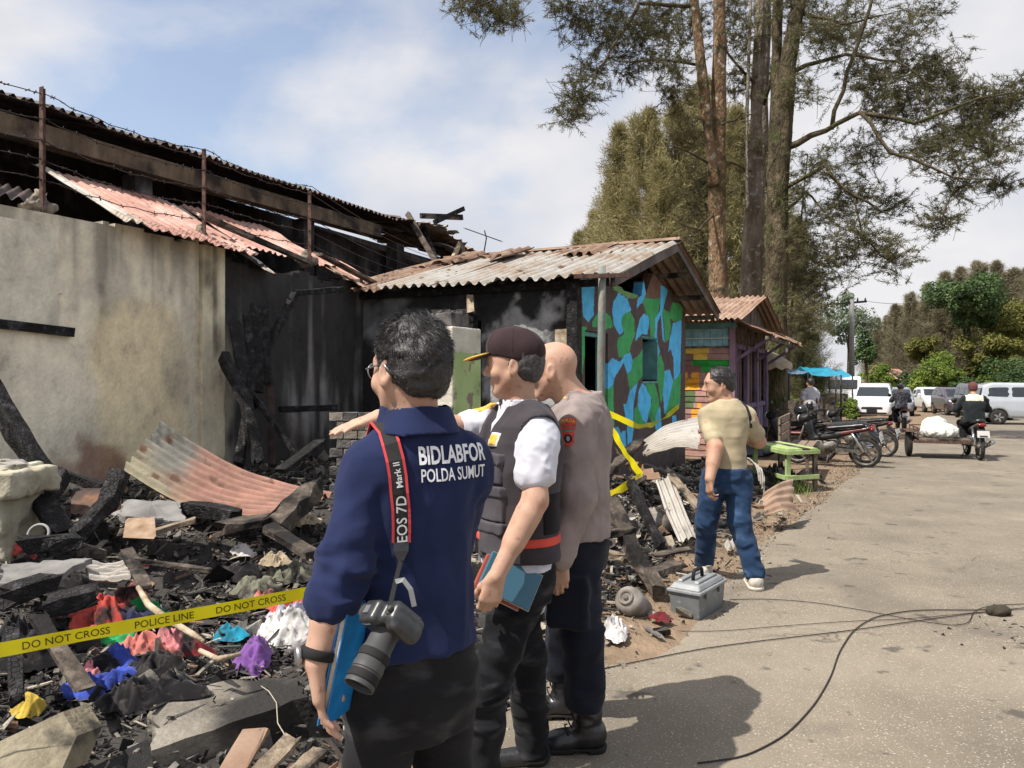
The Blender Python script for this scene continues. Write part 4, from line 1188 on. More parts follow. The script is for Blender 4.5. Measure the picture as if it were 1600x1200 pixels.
# ---- conifers of the background rows: three shapes, copied
def conifer_shape(kind):
    H, Rm, nb = ((14, 2.6, 190), (13, 2.0, 170), (12, 3.0, 190))[kind]
    bases = []; dirs = []; lens = []
    for i in range(nb):
        t = (i + random.random()) / nb
        z = H * (0.06 + 0.93 * t)
        rad = Rm * (1 - t) ** 0.64 * (0.55 + 0.45 * min(1, t * 6)) * random.uniform(0.55, 1.3)
        az = random.uniform(0, 2 * math.pi)
        m = 190
        s = rng.random(m) ** 0.6
        up = 0.55 + 0.5 * t
        px = np.cos(az) * rad * s; py = np.sin(az) * rad * s; pz = z + rad * up * s * s
        jit = rng.normal(size=(m, 3)) * (0.10 + 0.12 * rad / Rm)
        bases.append(np.stack([px, py, pz], 1) + jit)
        dd = np.stack([np.full(m, math.cos(az) * 0.7), np.full(m, math.sin(az) * 0.7), np.full(m, 0.55)], 1) + rng.normal(size=(m, 3)) * 0.75
        dirs.append(norm(dd)); lens.append(rng.uniform(0.15, 0.5, m))
    b = np.concatenate(bases); b[:, 2] = np.clip(b[:, 2], 0.2, None)
    return H, blade_mesh('crown', b, np.concatenate(dirs), np.concatenate(lens), 0.034)
CON_ = [conifer_shape(k) for k in range(3)]
def trunk_mesh(H, r):
    mb = MB(); mb.tube([(0.1 * math.sin(z * 0.8), 0.08 * math.cos(z * 0.7), z) for z in np.linspace(0, H * 0.95, 8)], [r * (1 - 0.9 * k / 7) for k in range(8)], 8)
    return mb.mesh('trunk')
CTR = [trunk_mesh(c[0], 0.2) for c in CON_]
CACHE = {}
def conifer(u, vtop, Y, kind, label, group, m_, wid=1.0, zrot=None):
    p = P(u, 590, Y); ht = 1.6 + (590 - vtop) / 1200 * Y
    s = ht / (CON_[kind][0] * 1.04)
    zg = float(fall(Y)); ht -= zg; s = ht / (CON_[kind][0] * 1.04)
    t = thing('conifer_tree', label, 'tree', (p.x, p.y, zg), group)
    for nm, me, mm in (('crown', CON_[kind][1], m_), ('trunk', CTR[kind], M_bark_dark)):
        key = (nm, kind, mm.name)
        if key not in CACHE: CACHE[key] = me.copy()
        o = add_mesh(nm, CACHE[key], mm, None, smooth=(nm == 'trunk')); o.parent = t
        o.rotation_euler = (0, 0, random.uniform(0, 6.28) if zrot is None else zrot); o.scale = (s * wid, s * wid, s)
    return t
ORD = 'first second third fourth fifth sixth seventh eighth ninth tenth eleventh twelfth thirteenth fourteenth'.split()
row1 = [(905, 352, 52, 1, 0.85), (930, 318, 50, 0, 0.9), (955, 275, 46, 2, 0.8), (968, 178, 40, 0, 0.85), (1012, 158, 38, 2, 0.8), (1055, 145, 38, 0, 0.95), (1102, 110, 40, 2, 0.85), (1150, 150, 38, 0, 0.9), (1200, 190, 42, 1, 1.0), (1035, 235, 34, 1, 1.1), (1245, 330, 44, 0, 0.9)]
for i, (u, v, Y, k, wd) in enumerate(row1):
    conifer(u, v, Y, k, ORD[i] + ' olive brown conifer behind the gabled roof, counted from the roof antenna', 'conifers behind the houses', M_leaf_cas, wd)
row2 = [(1372, 492, 82, 1, .9), (1398, 470, 80, 0, 1), (1424, 452, 78, 2, .8), (1450, 436, 76, 0, 1), (1478, 418, 74, 1, 1.2), (1502, 410, 74, 0, 1), (1528, 402, 72, 2, .9), (1556, 400, 72, 0, 1), (1585, 412, 72, 1, 1.2), (1612, 420, 70, 0, 1)]
for i, (u, v, Y, k, wd) in enumerate(row2):
    conifer(u, v, Y, k, ORD[i] + ' brownish conifer of the tall far row, counted from the power pole', 'far conifer row', M_leaf_far, wd)
for i in range(14):
    conifer(1366 + i * 20, 492 - i * 6.6 + 5 * math.sin(i * 2.4), 96 + 3 * math.sin(i), i % 3, ORD[i] + ' conifer of the hindmost hazy row, counted from the power pole', 'hindmost conifer row', M_leaf_far, 1.15)
conifer(1262, 512, 29, 2, 'small dark bushy conifer behind the stalls', None, M_leaf_pine, 1.5)

# ---- near pines: trunks with limbs drawn out and needle tufts along the twigs
PINE_Y = 22.0
def pine(name_label, stems, limbs, tufts, bark, Yc):
    base = P(stems[0][0][0], 590, Yc)
    t = thing('pine_tree', name_label, 'tree', (base.x, Yc, 0), 'tall pines behind the plank house')
    first = None
    for k, st in enumerate(stems):
        mb = MB()
        pts = [P(u, v, Yc + dy) for (u, v, w, dy) in st]; rs = [w * 0.84 / 2 / 1200 * (Yc + dy) for (u, v, w, dy) in st]
        if k == 0:
            pts = [Vector((pts[0].x, pts[0].y, -0.4))] + pts; rs = [rs[0] * 1.12] + rs
        # resample smoothly
        P2 = []; R2 = []
        for i in range(len(pts) - 1):
            for f in np.arange(0, 1, 0.0625):
                P2.append(pts[i].lerp(pts[i + 1], f) + Vector((random.uniform(-.004, .004), 0, 0))); R2.append(rs[i] * (1 - f) + rs[i + 1] * f)
        P2.append(pts[-1]); R2.append(rs[-1])
        o = mb.tube(P2, [max(0.01, r) for r in R2], 26).build('trunk', bark, t)
        nv = len(o.data.vertices); co = np.empty(nv * 3, np.float32); no = np.empty(nv * 3, np.float32)
        o.data.vertices.foreach_get('co', co); o.data.vertices.foreach_get('normal', no); co = co.reshape(-1, 3); no = no.reshape(-1, 3)
        rid = 1 - 2 * np.abs(vnoise(co[:, 0] * 9 + co[:, 2] * .6, co[:, 1] * 9, co[:, 2] * .5)); co = co + no * (0.022 * rid + 0.05 * fbm(co[:, 0] * 2.5, co[:, 1] * 2.5, co[:, 2] * .7, 3))[:, None] * min(1, R2[0] / .25)
        o.data.vertices.foreach_set('co', co.ravel()); o.data.update()
        first = first or o
    for lb in limbs:
        mb = MB()
        pts = [P(u, v, Yc + dy) for (u, v, w, dy) in lb]
        P2 = []; R2 = []
        for i in range(len(pts) - 1):
            for f in (0, 0.33, 0.66):
                P2.append(pts[i].lerp(pts[i + 1], f) + Vector((random.uniform(-.05, .05), random.uniform(-.05, .05), random.uniform(-.05, .05))))
                w = lb[i][2] * (1 - f) + lb[i + 1][2] * f
                R2.append(max(0.008, w / 2 / 1200 * Yc))
        P2.append(pts[-1]); R2.append(0.008)
        mb.tube(P2, R2, 7).build('limb', M_bark_dark, t)
    B = []; D = []; Ls = []; TW = []
    for (u, v, rpx, dens) in tufts:
        c = np.array(P(u, v, Yc + random.uniform(-1.0, 1.0))); rad = rpx / 1200 * Yc
        ntw = int(125 * dens * (rpx / 45) ** 1.6) + 6
        for _ in range(ntw):
            p = c + rng.normal(size=3) * rad * 0.46 * np.array([1, 1, 0.75])
            d = norm(rng.normal(size=3) * np.array([1, 1, 0.6]) + np.array([0, 0, 0.15]))
            L = random.uniform(0.25, 0.55)
            TW.append((p - d * L * 0.9, p + d * L)); m = 36
            s = rng.random(m)
            pts = p + np.outer(s * L, d) + rng.normal(size=(m, 3)) * 0.025
            dd = norm(d * 0.75 + rng.normal(size=(m, 3)) * 0.75)
            B.append(pts); D.append(dd); Ls.append(rng.uniform(0.08, 0.18, m))
    if B:
        B = np.concatenate(B); D = np.concatenate(D)
        add_mesh('crown', blade_mesh('crown', B, D, np.concatenate(Ls), 0.019), M_leaf_pine, t)
        V, F = twig_mesh_arrays(np.array(TW), 0.006)
        o = add_mesh('twigs', np_mesh('twigs', V, F), M_bark_dark, t); o['kind'] = 'stuff'
    return t

L_tufts = [(905, 150, 36, .7), (890, 178, 26, .6), (925, 112, 40, .6), (948, 62, 42, .6), (905, 38, 40, .6), (1000, 60, 46, .6), (1040, 100, 40, .6), (985, 108, 34, .5), (1030, 35, 46, .6), (1058, 150, 40, .6), (965, 15, 50, .6), (1070, 40, 50, .6), (1085, 215, 30, .5), (760, 14, 46, .8), (800, 24, 30, .7), (725, 4, 30, .6), (880, 8, 30, .5)]
M_tufts = [(1150, 60, 46, .5), (1195, 110, 46, .5), (1150, 130, 40, .4), (1160, 10, 60, .5), (1190, 230, 34, .3), (1110, 290, 36, .4), (1090, 330, 36, .4)]
R_tufts = [(1330, 40, 56, .6), (1400, 60, 46, .4), (1440, 20, 46, .4), (1285, 60, 50, .6), (1370, 118, 62, .7), (1440, 108, 56, .7), (1400, 168, 56, .8), (1480, 150, 54, .8), (1540, 168, 50, .8), (1582, 150, 38, .8), (1500, 212, 54, .8), (1545, 235, 46, .8), (1450, 238, 46, .6), (1560, 292, 28, .6), (1500, 290, 38, .6), (1470, 345, 28, .8), (1330, 300, 44, .6), (1392, 318, 36, .6), (1340, 372, 46, .7), (1392, 402, 40, .7), (1300, 405, 36, .5), (1292, 330, 36, .4), (1268, 440, 36, .5), (1250, 380, 34, .5), (1280, 258, 40, .5), (1350, 236, 40, .5), (1250, 20, 56, .6), (1255, 140, 36, .5), (1260, 490, 30, .5), (1240, 300, 30, .4)]
pine('tall pine with orange bark and twin stems above the plank house roof',
     [[(1124, 500, 34, 0), (1121, 400, 32, 0), (1120, 320, 31, 0), (1122, 240, 28, 0), (1124, 120, 22, 0), (1124, -60, 20, 0)], [(1116, 290, 22, -.2), (1104, 180, 18, -.2), (1094, 90, 17, -.2), (1080, -60, 16, -.2)]],
     [[(1094, 101, 5, 0), (1030, 92, 4, -.5), (965, 96, 2, -1)], [(1085, 10, 6, 0), (998, 5, 6, -.5), (965, 60, 4, -.8), (935, 112, 3, -1), (902, 150, 2, -1)], [(1080, -40, 8, 0), (900, -30, 6, -1), (780, -5, 3, -1.5), (740, 12, 2, -1.6)], [(1118, 262, 4, 0), (1075, 235, 3, -1), (1040, 228, 2, -1.4)], [(1120, 330, 4, 0), (1090, 360, 3, -1), (1050, 340, 2, -1.4)], [(1122, 200, 3, 0), (1160, 178, 3, -1), (1185, 176, 2, -1.2)]],
     L_tufts, M_bark_orange, PINE_Y)
pine('tall pine with pale grey lichened trunk between its neighbours',
     [[(1172, 500, 40, 0), (1176, 400, 38, 0), (1180, 300, 32, 0), (1186, 200, 30, 0), (1190, 60, 28, 0), (1192, -60, 26, 0)], [(1168, 330, 7, -.5), (1166, 200, 6, -.5), (1172, 40, 5, -.5), (1174, -40, 4, -.5)]],
     [[(1188, 140, 5, 0), (1150, 100, 4, -.6), (1120, 60, 2, -1)], [(1186, 180, 6, 0), (1205, 130, 5, -.8), (1215, 20, 4, -1)], [(1178, 270, 4, 0), (1140, 255, 3, -.6), (1095, 300, 2, -1)]],
     M_tufts, M_bark_grey, PINE_Y + 0.8)
pine('tall pine with dark mossy trunk and wide limbs hanging over the road',
     [[(1212, 500, 40, 0), (1214, 400, 38, 0), (1216, 300, 36, 0), (1222, 200, 34, 0), (1232, 100, 28, 0), (1244, 30, 24, 0), (1262, -60, 22, 0)], [(1206, 290, 20, .4), (1212, 150, 18, .4), (1216, -50, 16, .4)]],
     [[(1222, 235, 12, 0), (1290, 202, 8, -.5), (1345, 176, 7, -1), (1431, 191, 5, -1.5), (1532, 152, 4, -2), (1600, 143, 2, -2)], [(1345, 176, 6, -1), (1392, 236, 5, -1.4), (1487, 276, 3, -1.6), (1572, 281, 2, -1.8)],
      [(1220, 296, 8, 0), (1290, 262, 6, -.8), (1336, 310, 4, -1), (1397, 337, 2, -1)], [(1234, 112, 8, 0), (1319, 84, 5, -.8), (1403, 96, 3, -1.2), (1470, 140, 2, -1.5)], [(1297, 200, 7, -.55), (1324, 112, 6, -.9), (1358, 11, 5, -1), (1370, -50, 4, -1)],
      [(1250, 20, 6, 0), (1320, 40, 4, -.8), (1400, 20, 2, -1.2)], [(1336, 310, 3, -1), (1345, 370, 3, -1), (1395, 410, 2, -1)], [(1215, 340, 5, 0), (1260, 300, 4, 0.5), (1290, 330, 2, 1)], [(1470, 205, 3, -1.5), (1500, 270, 2, -1.6), (1470, 345, 2, -1.6)]],
     R_tufts, M_bark_dark, PINE_Y - 0.6)
pine('slender young pine with thin drooping branches beside the dark trunk',
     [[(1232, 560, 6, 0), (1238, 470, 5, 0), (1248, 380, 4, 0), (1256, 300, 3, 0), (1262, 240, 2, 0)]],
     [[(1240, 450, 3, 0), (1270, 440, 2, 0), (1295, 430, 1.5, 0)], [(1238, 480, 3, 0), (1265, 495, 2, 0), (1290, 500, 1.5, 0)], [(1250, 370, 3, 0), (1290, 400, 2, 0), (1300, 420, 1.5, 0)]],
     [(1270, 400, 36, .5), (1285, 440, 34, .5), (1262, 350, 32, .4), (1275, 480, 30, .4), (1248, 430, 28, .4), (1255, 510, 26, .4)], M_bark_dark, PINE_Y + 3)

# ---- broadleaf trees and bushes
def broadleaf(u, v, rpx, Y, m_, label, cat='tree', n=5200, leaf=0.24, squash=0.8, trunk=True, lobes=20, group=None, name='broadleaf_tree'):
    if 40 <= Y <= 48: Y = Y * 1.3; leaf *= 1.15      # all of these stand behind the parked cars
    c = np.array(P(u, v, Y)); rad = rpx / 1200 * Y
    n = int(n * 1.7); leaf = leaf * 0.58
    t = thing(name, label, cat, (c[0], c[1], 0), group)
    C = []; Nn = []
    for _ in range(lobes):
        q = c + norm(rng.normal(size=3)) * rad * random.uniform(0.30, 0.95) * np.array([1, 1, squash])
        lr = rad * random.uniform(0.16, 0.46)
        m = n // lobes
        d = norm(rng.normal(size=(m, 3)))
        rr = lr * rng.random(m) ** 0.33 * (1 + 0.25 * vnoise(d[:, 0] * 3, d[:, 1] * 3, d[:, 2] * 3))
        C.append(q + d * rr[:, None] * np.array([1, 1, squash])); Nn.append(norm(d * 0.6 + rng.normal(size=(m, 3)) * 0.6 + np.array([0, 0, 0.5])))
    C = np.concatenate(C); C[:, 2] = np.maximum(C[:, 2], float(fall(Y)) + 0.05)
    add_mesh('crown', leaf_mesh('crown', C, np.concatenate(Nn), rng.uniform(0.6, 1.3, len(C)) * leaf), m_, t)
    if trunk:
        mb = MB(); top = Vector(c) + Vector((0, 0, rad * 0.2))
        mb.tube([(c[0], c[1], -1.0), (c[0] + 0.1, c[1], top.z * 0.5), tuple(top)], [0.05 * rad + 0.08, 0.04 * rad + 0.05, 0.03], 7)
        mb.build('trunk', M_bark_dark, t)
        for _ in range(4):
            q = Vector(c) + Vector((random.uniform(-1, 1), random.uniform(-1, 1), random.uniform(0.1, 0.7))) * rad * 0.6
            mb = MB(); mb.tube([(c[0] + 0.1, c[1], top.z * 0.5), tuple(q)], [0.05 + 0.015 * rad, 0.015], 5); mb.build('limb', M_bark_dark, t)
    return t
broadleaf(1512, 468, 56, 58, M_leaf_green, 'rounded dark green tree rising in front of the far conifers', n=9000, leaf=0.42, lobes=26)
broadleaf(1585, 520, 66, 46, M_leaf_olive, 'big olive green tree at the bend behind the parked cars', n=9000, leaf=0.34, lobes=26)
broadleaf(1540, 560, 52, 44, M_leaf_olive, 'olive tree mixed with yellow leaves over the dark parked van', n=7000, leaf=0.30, lobes=26)
broadleaf(1602, 590, 52, 41, M_leaf_green, 'green bush behind the silver parked car', 'bush', n=6000, leaf=0.26, name='leafy_bush', trunk=False)
broadleaf(1470, 588, 46, 43, M_leaf_lime, 'yellow green bushy tree above the white hatchback', n=7000, leaf=0.28, lobes=26)
broadleaf(1512, 612, 34, 41, M_leaf_green, 'dark green bush above the small dark parked car', 'bush', n=5000, leaf=0.25, name='leafy_bush', trunk=False)
broadleaf(1556, 606, 34, 42, M_leaf_lime, 'light green bush behind the dark parked van', 'bush', n=5000, leaf=0.25, name='leafy_bush', trunk=False)
broadleaf(1372, 596, 34, 46, M_leaf_lime, 'bright green bush at the road bend behind the white car', 'bush', n=5000, leaf=0.25, name='leafy_bush', trunk=False)
broadleaf(1422, 604, 34, 48, M_leaf_green, 'green bush below the far tiled roofs', 'bush', n=5000, leaf=0.27, name='leafy_bush', trunk=False)
broadleaf(1446, 548, 30, 60, M_leaf_olive, 'small olive tree between the conifer row and the bushes', n=4000, leaf=0.34)
broadleaf(1325, 500, 44, 66, M_leaf_pale, 'pale airy tree behind the power pole', n=3600, leaf=0.36, squash=0.9, lobes=26)
broadleaf(1352, 545, 22, 56, M_leaf_green, 'narrow creeper covered tree beside the power pole', n=2600, leaf=0.3, squash=1.6)
broadleaf(1238, 640, 26, 27, M_leaf_lime, 'bright lime green bush glowing behind the stall posts', 'bush', n=3500, leaf=0.16, name='leafy_bush', trunk=False)
broadleaf(1325, 640, 20, 32, M_leaf_lime, 'low lime green bush behind the parked motorcycles', 'bush', n=2500, leaf=0.16, name='leafy_bush', trunk=False)
# === PEOPLE
def skin_mat(name, c):
    return mat(name, [(0, tuple(x * 0.88 for x in c)), (1, tuple(x * 1.1 for x in c))], scale=14, detail=7, rough=0.55, bump=0.14, bscale=240, bdist=0.002, sub=0.08, spec=0.3, mask=[(11, .52, .72, (c[0] * .92, c[1] * .72, c[2] * .68)), (38, .60, .72, (c[0] * .72, c[1] * .66, c[2] * .62))])
M_skin_a = skin_mat('skin_warm', (0.53, 0.325, 0.235))
M_skin_b = skin_mat('skin_tan', (0.51, 0.31, 0.22))
M_skin_c = skin_mat('skin_brown', (0.46, 0.27, 0.185))
M_hair = mat('black_hair', [(0, (0.010, 0.009, 0.009)), (1, (0.035, 0.030, 0.028))], scale=60, rough=0.42, bump=0.5, bscale=260, bdist=0.004, spec=0.5)
M_hair_grey = mat('greying_hair', [(0, (0.025, 0.023, 0.023)), (1, (0.11, 0.10, 0.10))], scale=90, rough=0.5, bump=0.5, bscale=260, bdist=0.004)
def cloth(name, c, sc=9, rough=0.9, fade=None, **k):
    return mat(name, [(0, tuple(x * 0.78 for x in c)), (0.5, c), (1, tuple(min(1, x * 1.2) for x in c))], scale=sc, detail=6, rough=rough, bump=0.35, bscale=420, bdist=0.0015, sheen=0.06, spec=0.12, mask=fade, crease=k.pop('crease', (5.5, 0.8, 0.035)), **k)
M_navy = cloth('navy_polo_cotton', (0.017, 0.024, 0.070))
M_trs = cloth('black_faded_jeans', (0.016, 0.0155, 0.017), fade=[(7, 0.54, 0.75, (0.05, 0.05, 0.054), (1, 1, 2))], crease=(4.5, .9, .06, (1, 1, 1.5)))
M_trs2 = cloth('black_trousers', (0.011, 0.011, 0.013), fade=[(8, 0.54, 0.76, (0.045, 0.045, 0.05), (1, 1, 2.4))], crease=(5, 1.0, .07, (1, 1, 2.0)))
M_white = cloth('white_shirt_cotton', (0.60, 0.60, 0.66))
M_vest = cloth('charcoal_vest_cloth', (0.052, 0.045, 0.050))
M_vest_dk = cloth('black_mesh_cloth', (0.012, 0.011, 0.013))
M_vest_pk = cloth('grey_pocket_cloth', (0.075, 0.068, 0.078))
M_red = cloth('coral_red_band', (0.62, 0.085, 0.06))
M_taupe = cloth('taupe_uniform_cloth', (0.275, 0.225, 0.210))
M_ink = cloth('ink_blue_cargo_cloth', (0.013, 0.015, 0.024))
M_tee = cloth('khaki_tee_cotton', (0.41, 0.345, 0.225), crease=(5, .6, .02, (1, 1, 1.2)))
M_jeans = cloth('blue_denim', (0.022, 0.048, 0.105), sc=5, fade=[(6, 0.50, 0.78, (0.075, 0.13, 0.22), (1, 1, 1.2)), (13, .60, .72, (.012, .024, .055), (1, 1, 1.6))], crease=(5, 1.0, .07, (1, 1, 1.6)))
M_gold = mat('gold_thread', [(0, (0.50, 0.28, 0.03)), (1, (0.80, 0.52, 0.08))], scale=60, rough=0.5, spec=0.5)
M_cap = cloth('dark_brown_cap_cloth', (0.040, 0.024, 0.026))
M_leather = mat('black_boot_leather', [(0, (0.008, 0.008, 0.009)), (1, (0.022, 0.022, 0.024))], scale=18, rough=0.32, bump=0.3, bscale=60, bdist=0.004, spec=0.6)
M_rubber = mat('black_rubber', (0.016, 0.015, 0.015), rough=0.8)
M_shoe = mat('cream_sneaker', [(0, (0.46, 0.41, 0.34)), (1, (0.66, 0.61, 0.53))], scale=22, rough=0.8, bump=0.3)
M_thread = mat('white_print', (0.78, 0.78, 0.8), rough=0.85)
M_redp = mat('red_badge_thread', [(0, (0.50, 0.05, 0.04)), (1, (0.70, 0.11, 0.08))], scale=60, rough=0.85)
M_steel = mat('worn_steel', (0.42, 0.42, 0.43), rough=0.35, metal=0.8, spec=0.5)
M_eye = mat('eye_white', (0.62, 0.58, 0.55), rough=0.25)
M_pupil = mat('eye_dark', (0.012, 0.008, 0.006), rough=0.2)

def unit(v):
    v = np.array(v, float); return v / np.linalg.norm(v)

class Head:
    def __init__(self, c, face, up=(0, 0, 1), sc=1.0):
        self.y = unit(face); z = np.array(up, float); z = unit(z - self.y * (z @ self.y)); self.z = z; self.x = np.cross(self.y, z)
        self.c = np.array(c, float); self.s = sc
        self.M = np.stack([self.x, self.y, self.z], 1)
    def __call__(self, x, y, z):
        return self.c + self.s * (self.x * x + self.y * y + self.z * z)
    def skin(self, S):
        s = self.s
        S.ell(self(0, -0.014, 0.043), (0.077 * s, 0.097 * s, 0.086 * s), self.M, k=0.0)
        S.ell(self(0, 0.034, 0.008), (0.066 * s, 0.062 * s, 0.085 * s), self.M, k=0.03 * s)
        S.cone(self(0, 0.030, -0.040), self(0, 0.058, -0.092), 0.054 * s, 0.026 * s, 0.03 * s)          # jaw
        for q in (-1, 1):
            S.cone(self(q * 0.052, 0.0, -0.035), self(q * 0.022, 0.055, -0.088), 0.022 * s, 0.018 * s, 0.025 * s)   # jawline
            S.ell(self(q * 0.040, 0.060, -0.022), (0.026 * s, 0.024 * s, 0.024 * s), self.M, k=0.02 * s)   # cheek
        S.cone(self(-0.034, 0.079, 0.036), self(0.034, 0.079, 0.036), 0.015 * s, 0.015 * s, 0.018 * s)     # brow
        for q in (-1, 1):
            S.ell(self(q * 0.032, 0.099, 0.014), (0.019 * s, 0.014 * s, 0.012 * s), self.M, k=0.012 * s, sub=True)
            S.ell(self(q * 0.032, 0.079, 0.012), (0.015 * s, 0.013 * s, 0.0125 * s), self.M, k=0.004 * s)
        S.cone(self(0, 0.092, 0.022), self(0, 0.112, -0.018), 0.008 * s, 0.0125 * s, 0.012 * s)           # nose
        for q in (-1, 1): S.ell(self(q * 0.012, 0.102, -0.022), (0.009 * s, 0.011 * s, 0.008 * s), self.M, k=0.008 * s)
        S.cone(self(-0.017, 0.086, -0.050), self(0.017, 0.086, -0.050), 0.0075 * s, 0.0075 * s, 0.008 * s)   # lips
        S.cone(self(-0.014, 0.084, -0.061), self(0.014, 0.084, -0.061), 0.0085 * s, 0.0085 * s, 0.006 * s)
        S.ell(self(0, 0.070, -0.092), (0.022 * s, 0.017 * s, 0.016 * s), self.M, k=0.014 * s)
        for q in (-1, 1):                                                                                  # ears
            tilt = unit(self.z * 0.97 - self.y * 0.2)
            n_ = unit(self.x * q - self.y * 0.35); a2 = unit(np.cross(tilt, n_)); M2 = np.stack([n_, a2, tilt], 1)
            c = self(q * 0.080, -0.012, 0.0)
            S.ell(c, (0.0085 * s, 0.021 * s, 0.034 * s), M2, k=0.006 * s)
            S.ell(c + n_ * 0.007 * s + tilt * 0.004 * s, (0.0055 * s, 0.012 * s, 0.021 * s), M2, k=0.004 * s, sub=True)
            S.ell(c - tilt * 0.026 * s + a2 * 0.0, (0.007 * s, 0.011 * s, 0.012 * s), M2, k=0.006 * s)
        return S
    def neck(self, S, base, r=0.058):
        s = self.s
        S.cone(self(0, -0.022, -0.030), base, r * 0.93 * s, r * 1.06 * s, 0.03 * s)
        return S
    def hair(self, S, thick, slope=0.62, off=0.0, wr=0.006):
        s = self.s
        S.ell(self(0, -0.016, 0.045), ((0.078 + thick) * s, (0.098 + thick) * s, (0.086 + thick * 1.25) * s), self.M, k=0)
        S.ell(self(0, -0.052, -0.01), ((0.064 + thick * .8) * s, (0.052 + thick * .8) * s, (0.062) * s), self.M, k=0.03 * s)
        S.cut(self(0, -0.09, -0.052 + off), self.y * slope - self.z)
        S.cut(self(0, 0.082, 0.0), self.y * 1.0 + self.z * 0.25)
        S.wrinkle(wr, 42, seed=3.3, band=0.03)
        return S
    def face_bits(self, parent, brow=True):
        s = self.s
        for q in (-1, 1):
            mb = MB(); mb.lathe([(0.0, -1), (0.6, -0.8), (1, 0), (0.6, 0.8), (0, 1)], Matrix.Translation(Vector(self(q * 0.032, 0.0865, 0.012))) @ Matrix.Diagonal((0.0075 * s, 0.0075 * s, 0.005 * s, 1)), 10)
            e = mb.build('eye', M_eye, parent)
            mb = MB(); mb.lathe([(0.0, -1), (0.7, -0.7), (1, 0), (0.7, 0.7), (0, 1)], Matrix.Translation(Vector(self(q * 0.032, 0.0925, 0.012))) @ Matrix.Diagonal((0.0042 * s, 0.0042 * s, 0.0042 * s, 1)), 8)
            mb.build('iris', M_pupil, e)
            if brow:
                mb = MB(); mb.tube([self(q * 0.014, 0.0955, 0.034), self(q * 0.032, 0.0945, 0.040), self(q * 0.052, 0.083, 0.036)], [0.003 * s, 0.0042 * s, 0.002 * s], 6); mb.build('eyebrow', M_hair, parent)

def strands(name, S, head, parent, m_, n=7000, L=0.02, w=0.0016, lift=0.35):
    V, Q = S.nets()
    pick = rng.integers(0, len(V), n)
    p = V[pick] + rng.normal(size=(n, 3)) * 0.002
    rel = (p - head.c) @ head.M
    crown = np.array([0.012, -0.055, 0.125])
    away = norm(p - (head.c + head.M @ crown)); out = norm(p - head(0, -0.014, 0.03))
    swirl = norm(np.cross(out, away))
    d = away * 0.8 + swirl * 0.6 + out * lift + rng.normal(size=(n, 3)) * 0.07
    front = sstep(rel[:, 1], 0.0, 0.07)[:, None]
    d = d * (1 - front) + (head.x * 0.9 - head.y * 0.1 + head.z * 0.35 + rng.normal(size=(n, 3)) * 0.25) * front
    top = sstep(rel[:, 2], -0.02, 0.10)
    me = blade_mesh(name, p - out * 0.002, norm(d), L * (0.35 + 0.9 * top) * rng.uniform(0.6, 1.2, n), w)
    o = add_mesh(name, me, m_, parent); o['kind'] = 'stuff'
    return o

def hand(S, w, f, n, t, curl=(0.35, 0.5, 0.4), sc=1.0, thumb=None, spread=1.0):
    """w wrist, f towards the fingers, n palm normal, t thumb side"""
    w = np.array(w, float); f = unit(f); n = np.array(n, float); n = unit(n - f * (n @ f)); t0 = np.cross(f, n); t0 = t0 if t0 @ np.array(t, float) > 0 else -t0
    t = unit(t0)
    offs = (0.029, 0.010, -0.009, -0.027); kl = (0.090, 0.094, 0.089, 0.080)
    Ls = ((0.042, 0.025, 0.020), (0.046, 0.028, 0.021), (0.043, 0.026, 0.020), (0.033, 0.020, 0.018))
    k = 0.012 * sc
    for i in range(4):
        base = w + sc * (f * 0.008 + t * offs[i] * 0.55); kn = w + sc * (f * kl[i] + t * offs[i] * spread)
        S.cone(base, kn, 0.017 * sc, 0.0125 * sc, k, flat=None)
        p = kn; ang = 0.0
        rr = (0.0098, 0.0088, 0.0080, 0.0070) if i < 3 else (0.0085, 0.0076, 0.0070, 0.0062)
        for j in range(3):
            ang += curl[j] * (1 + 0.08 * i)
            q = p + sc * Ls[i][j] * (f * math.cos(ang) + n * math.sin(ang) + t * offs[i] * 1.2 * (spread - 0.9))
            S.cone(p, q, rr[j] * sc, rr[j + 1] * sc, 0.004 * sc)
            p = q
    th = thumb or (0.72, 0.55, 0.35)    # amounts of f, t, n
    d = unit(f * th[0] + t * th[1] + n * th[2])
    a = w + sc * (f * 0.022 + t * 0.022); b = a + d * 0.048 * sc; c = b + unit(d * 0.8 + f * 0.45) * 0.032 * sc; e = c + unit(d * 0.5 + f * 0.7 + n * 0.15) * 0.024 * sc
    S.chain([a, b, c, e], [0.0175 * sc, 0.0135 * sc, 0.0110 * sc, 0.0085 * sc], 0.008 * sc)
    return S

def onto(bvh, origin, d, off):
    h = bvh.ray_cast(Vector(origin), Vector(d))
    if h[0] is None: return None
    return h[0] - Vector(d).normalized() * off

def print_text(txt, bvh, c, right, up, d, size, m_, parent, bold=0.012, space=1.0, off=0.003, name='lettering', stretch=1.0, arc=0.0):
    V, F = text_mesh(txt, bold, space)
    right = Vector(right).normalized(); up = Vector(up).normalized(); d = Vector(d).normalized()
    out = []; ok = []
    last = None
    for v in V:
        x = v.x * size * stretch; y = (v.y - 0.35) * size
        if arc: y -= arc * x * x
        p = Vector(c) + right * x + up * y
        q = onto(bvh, p - d * 0.35, d, off)
        if q is None: q = p
        out.append(q)
    me = bpy.data.meshes.new(name); me.from_pydata(out, [], F); me.update()
    return add_mesh(name, me, m_, parent)

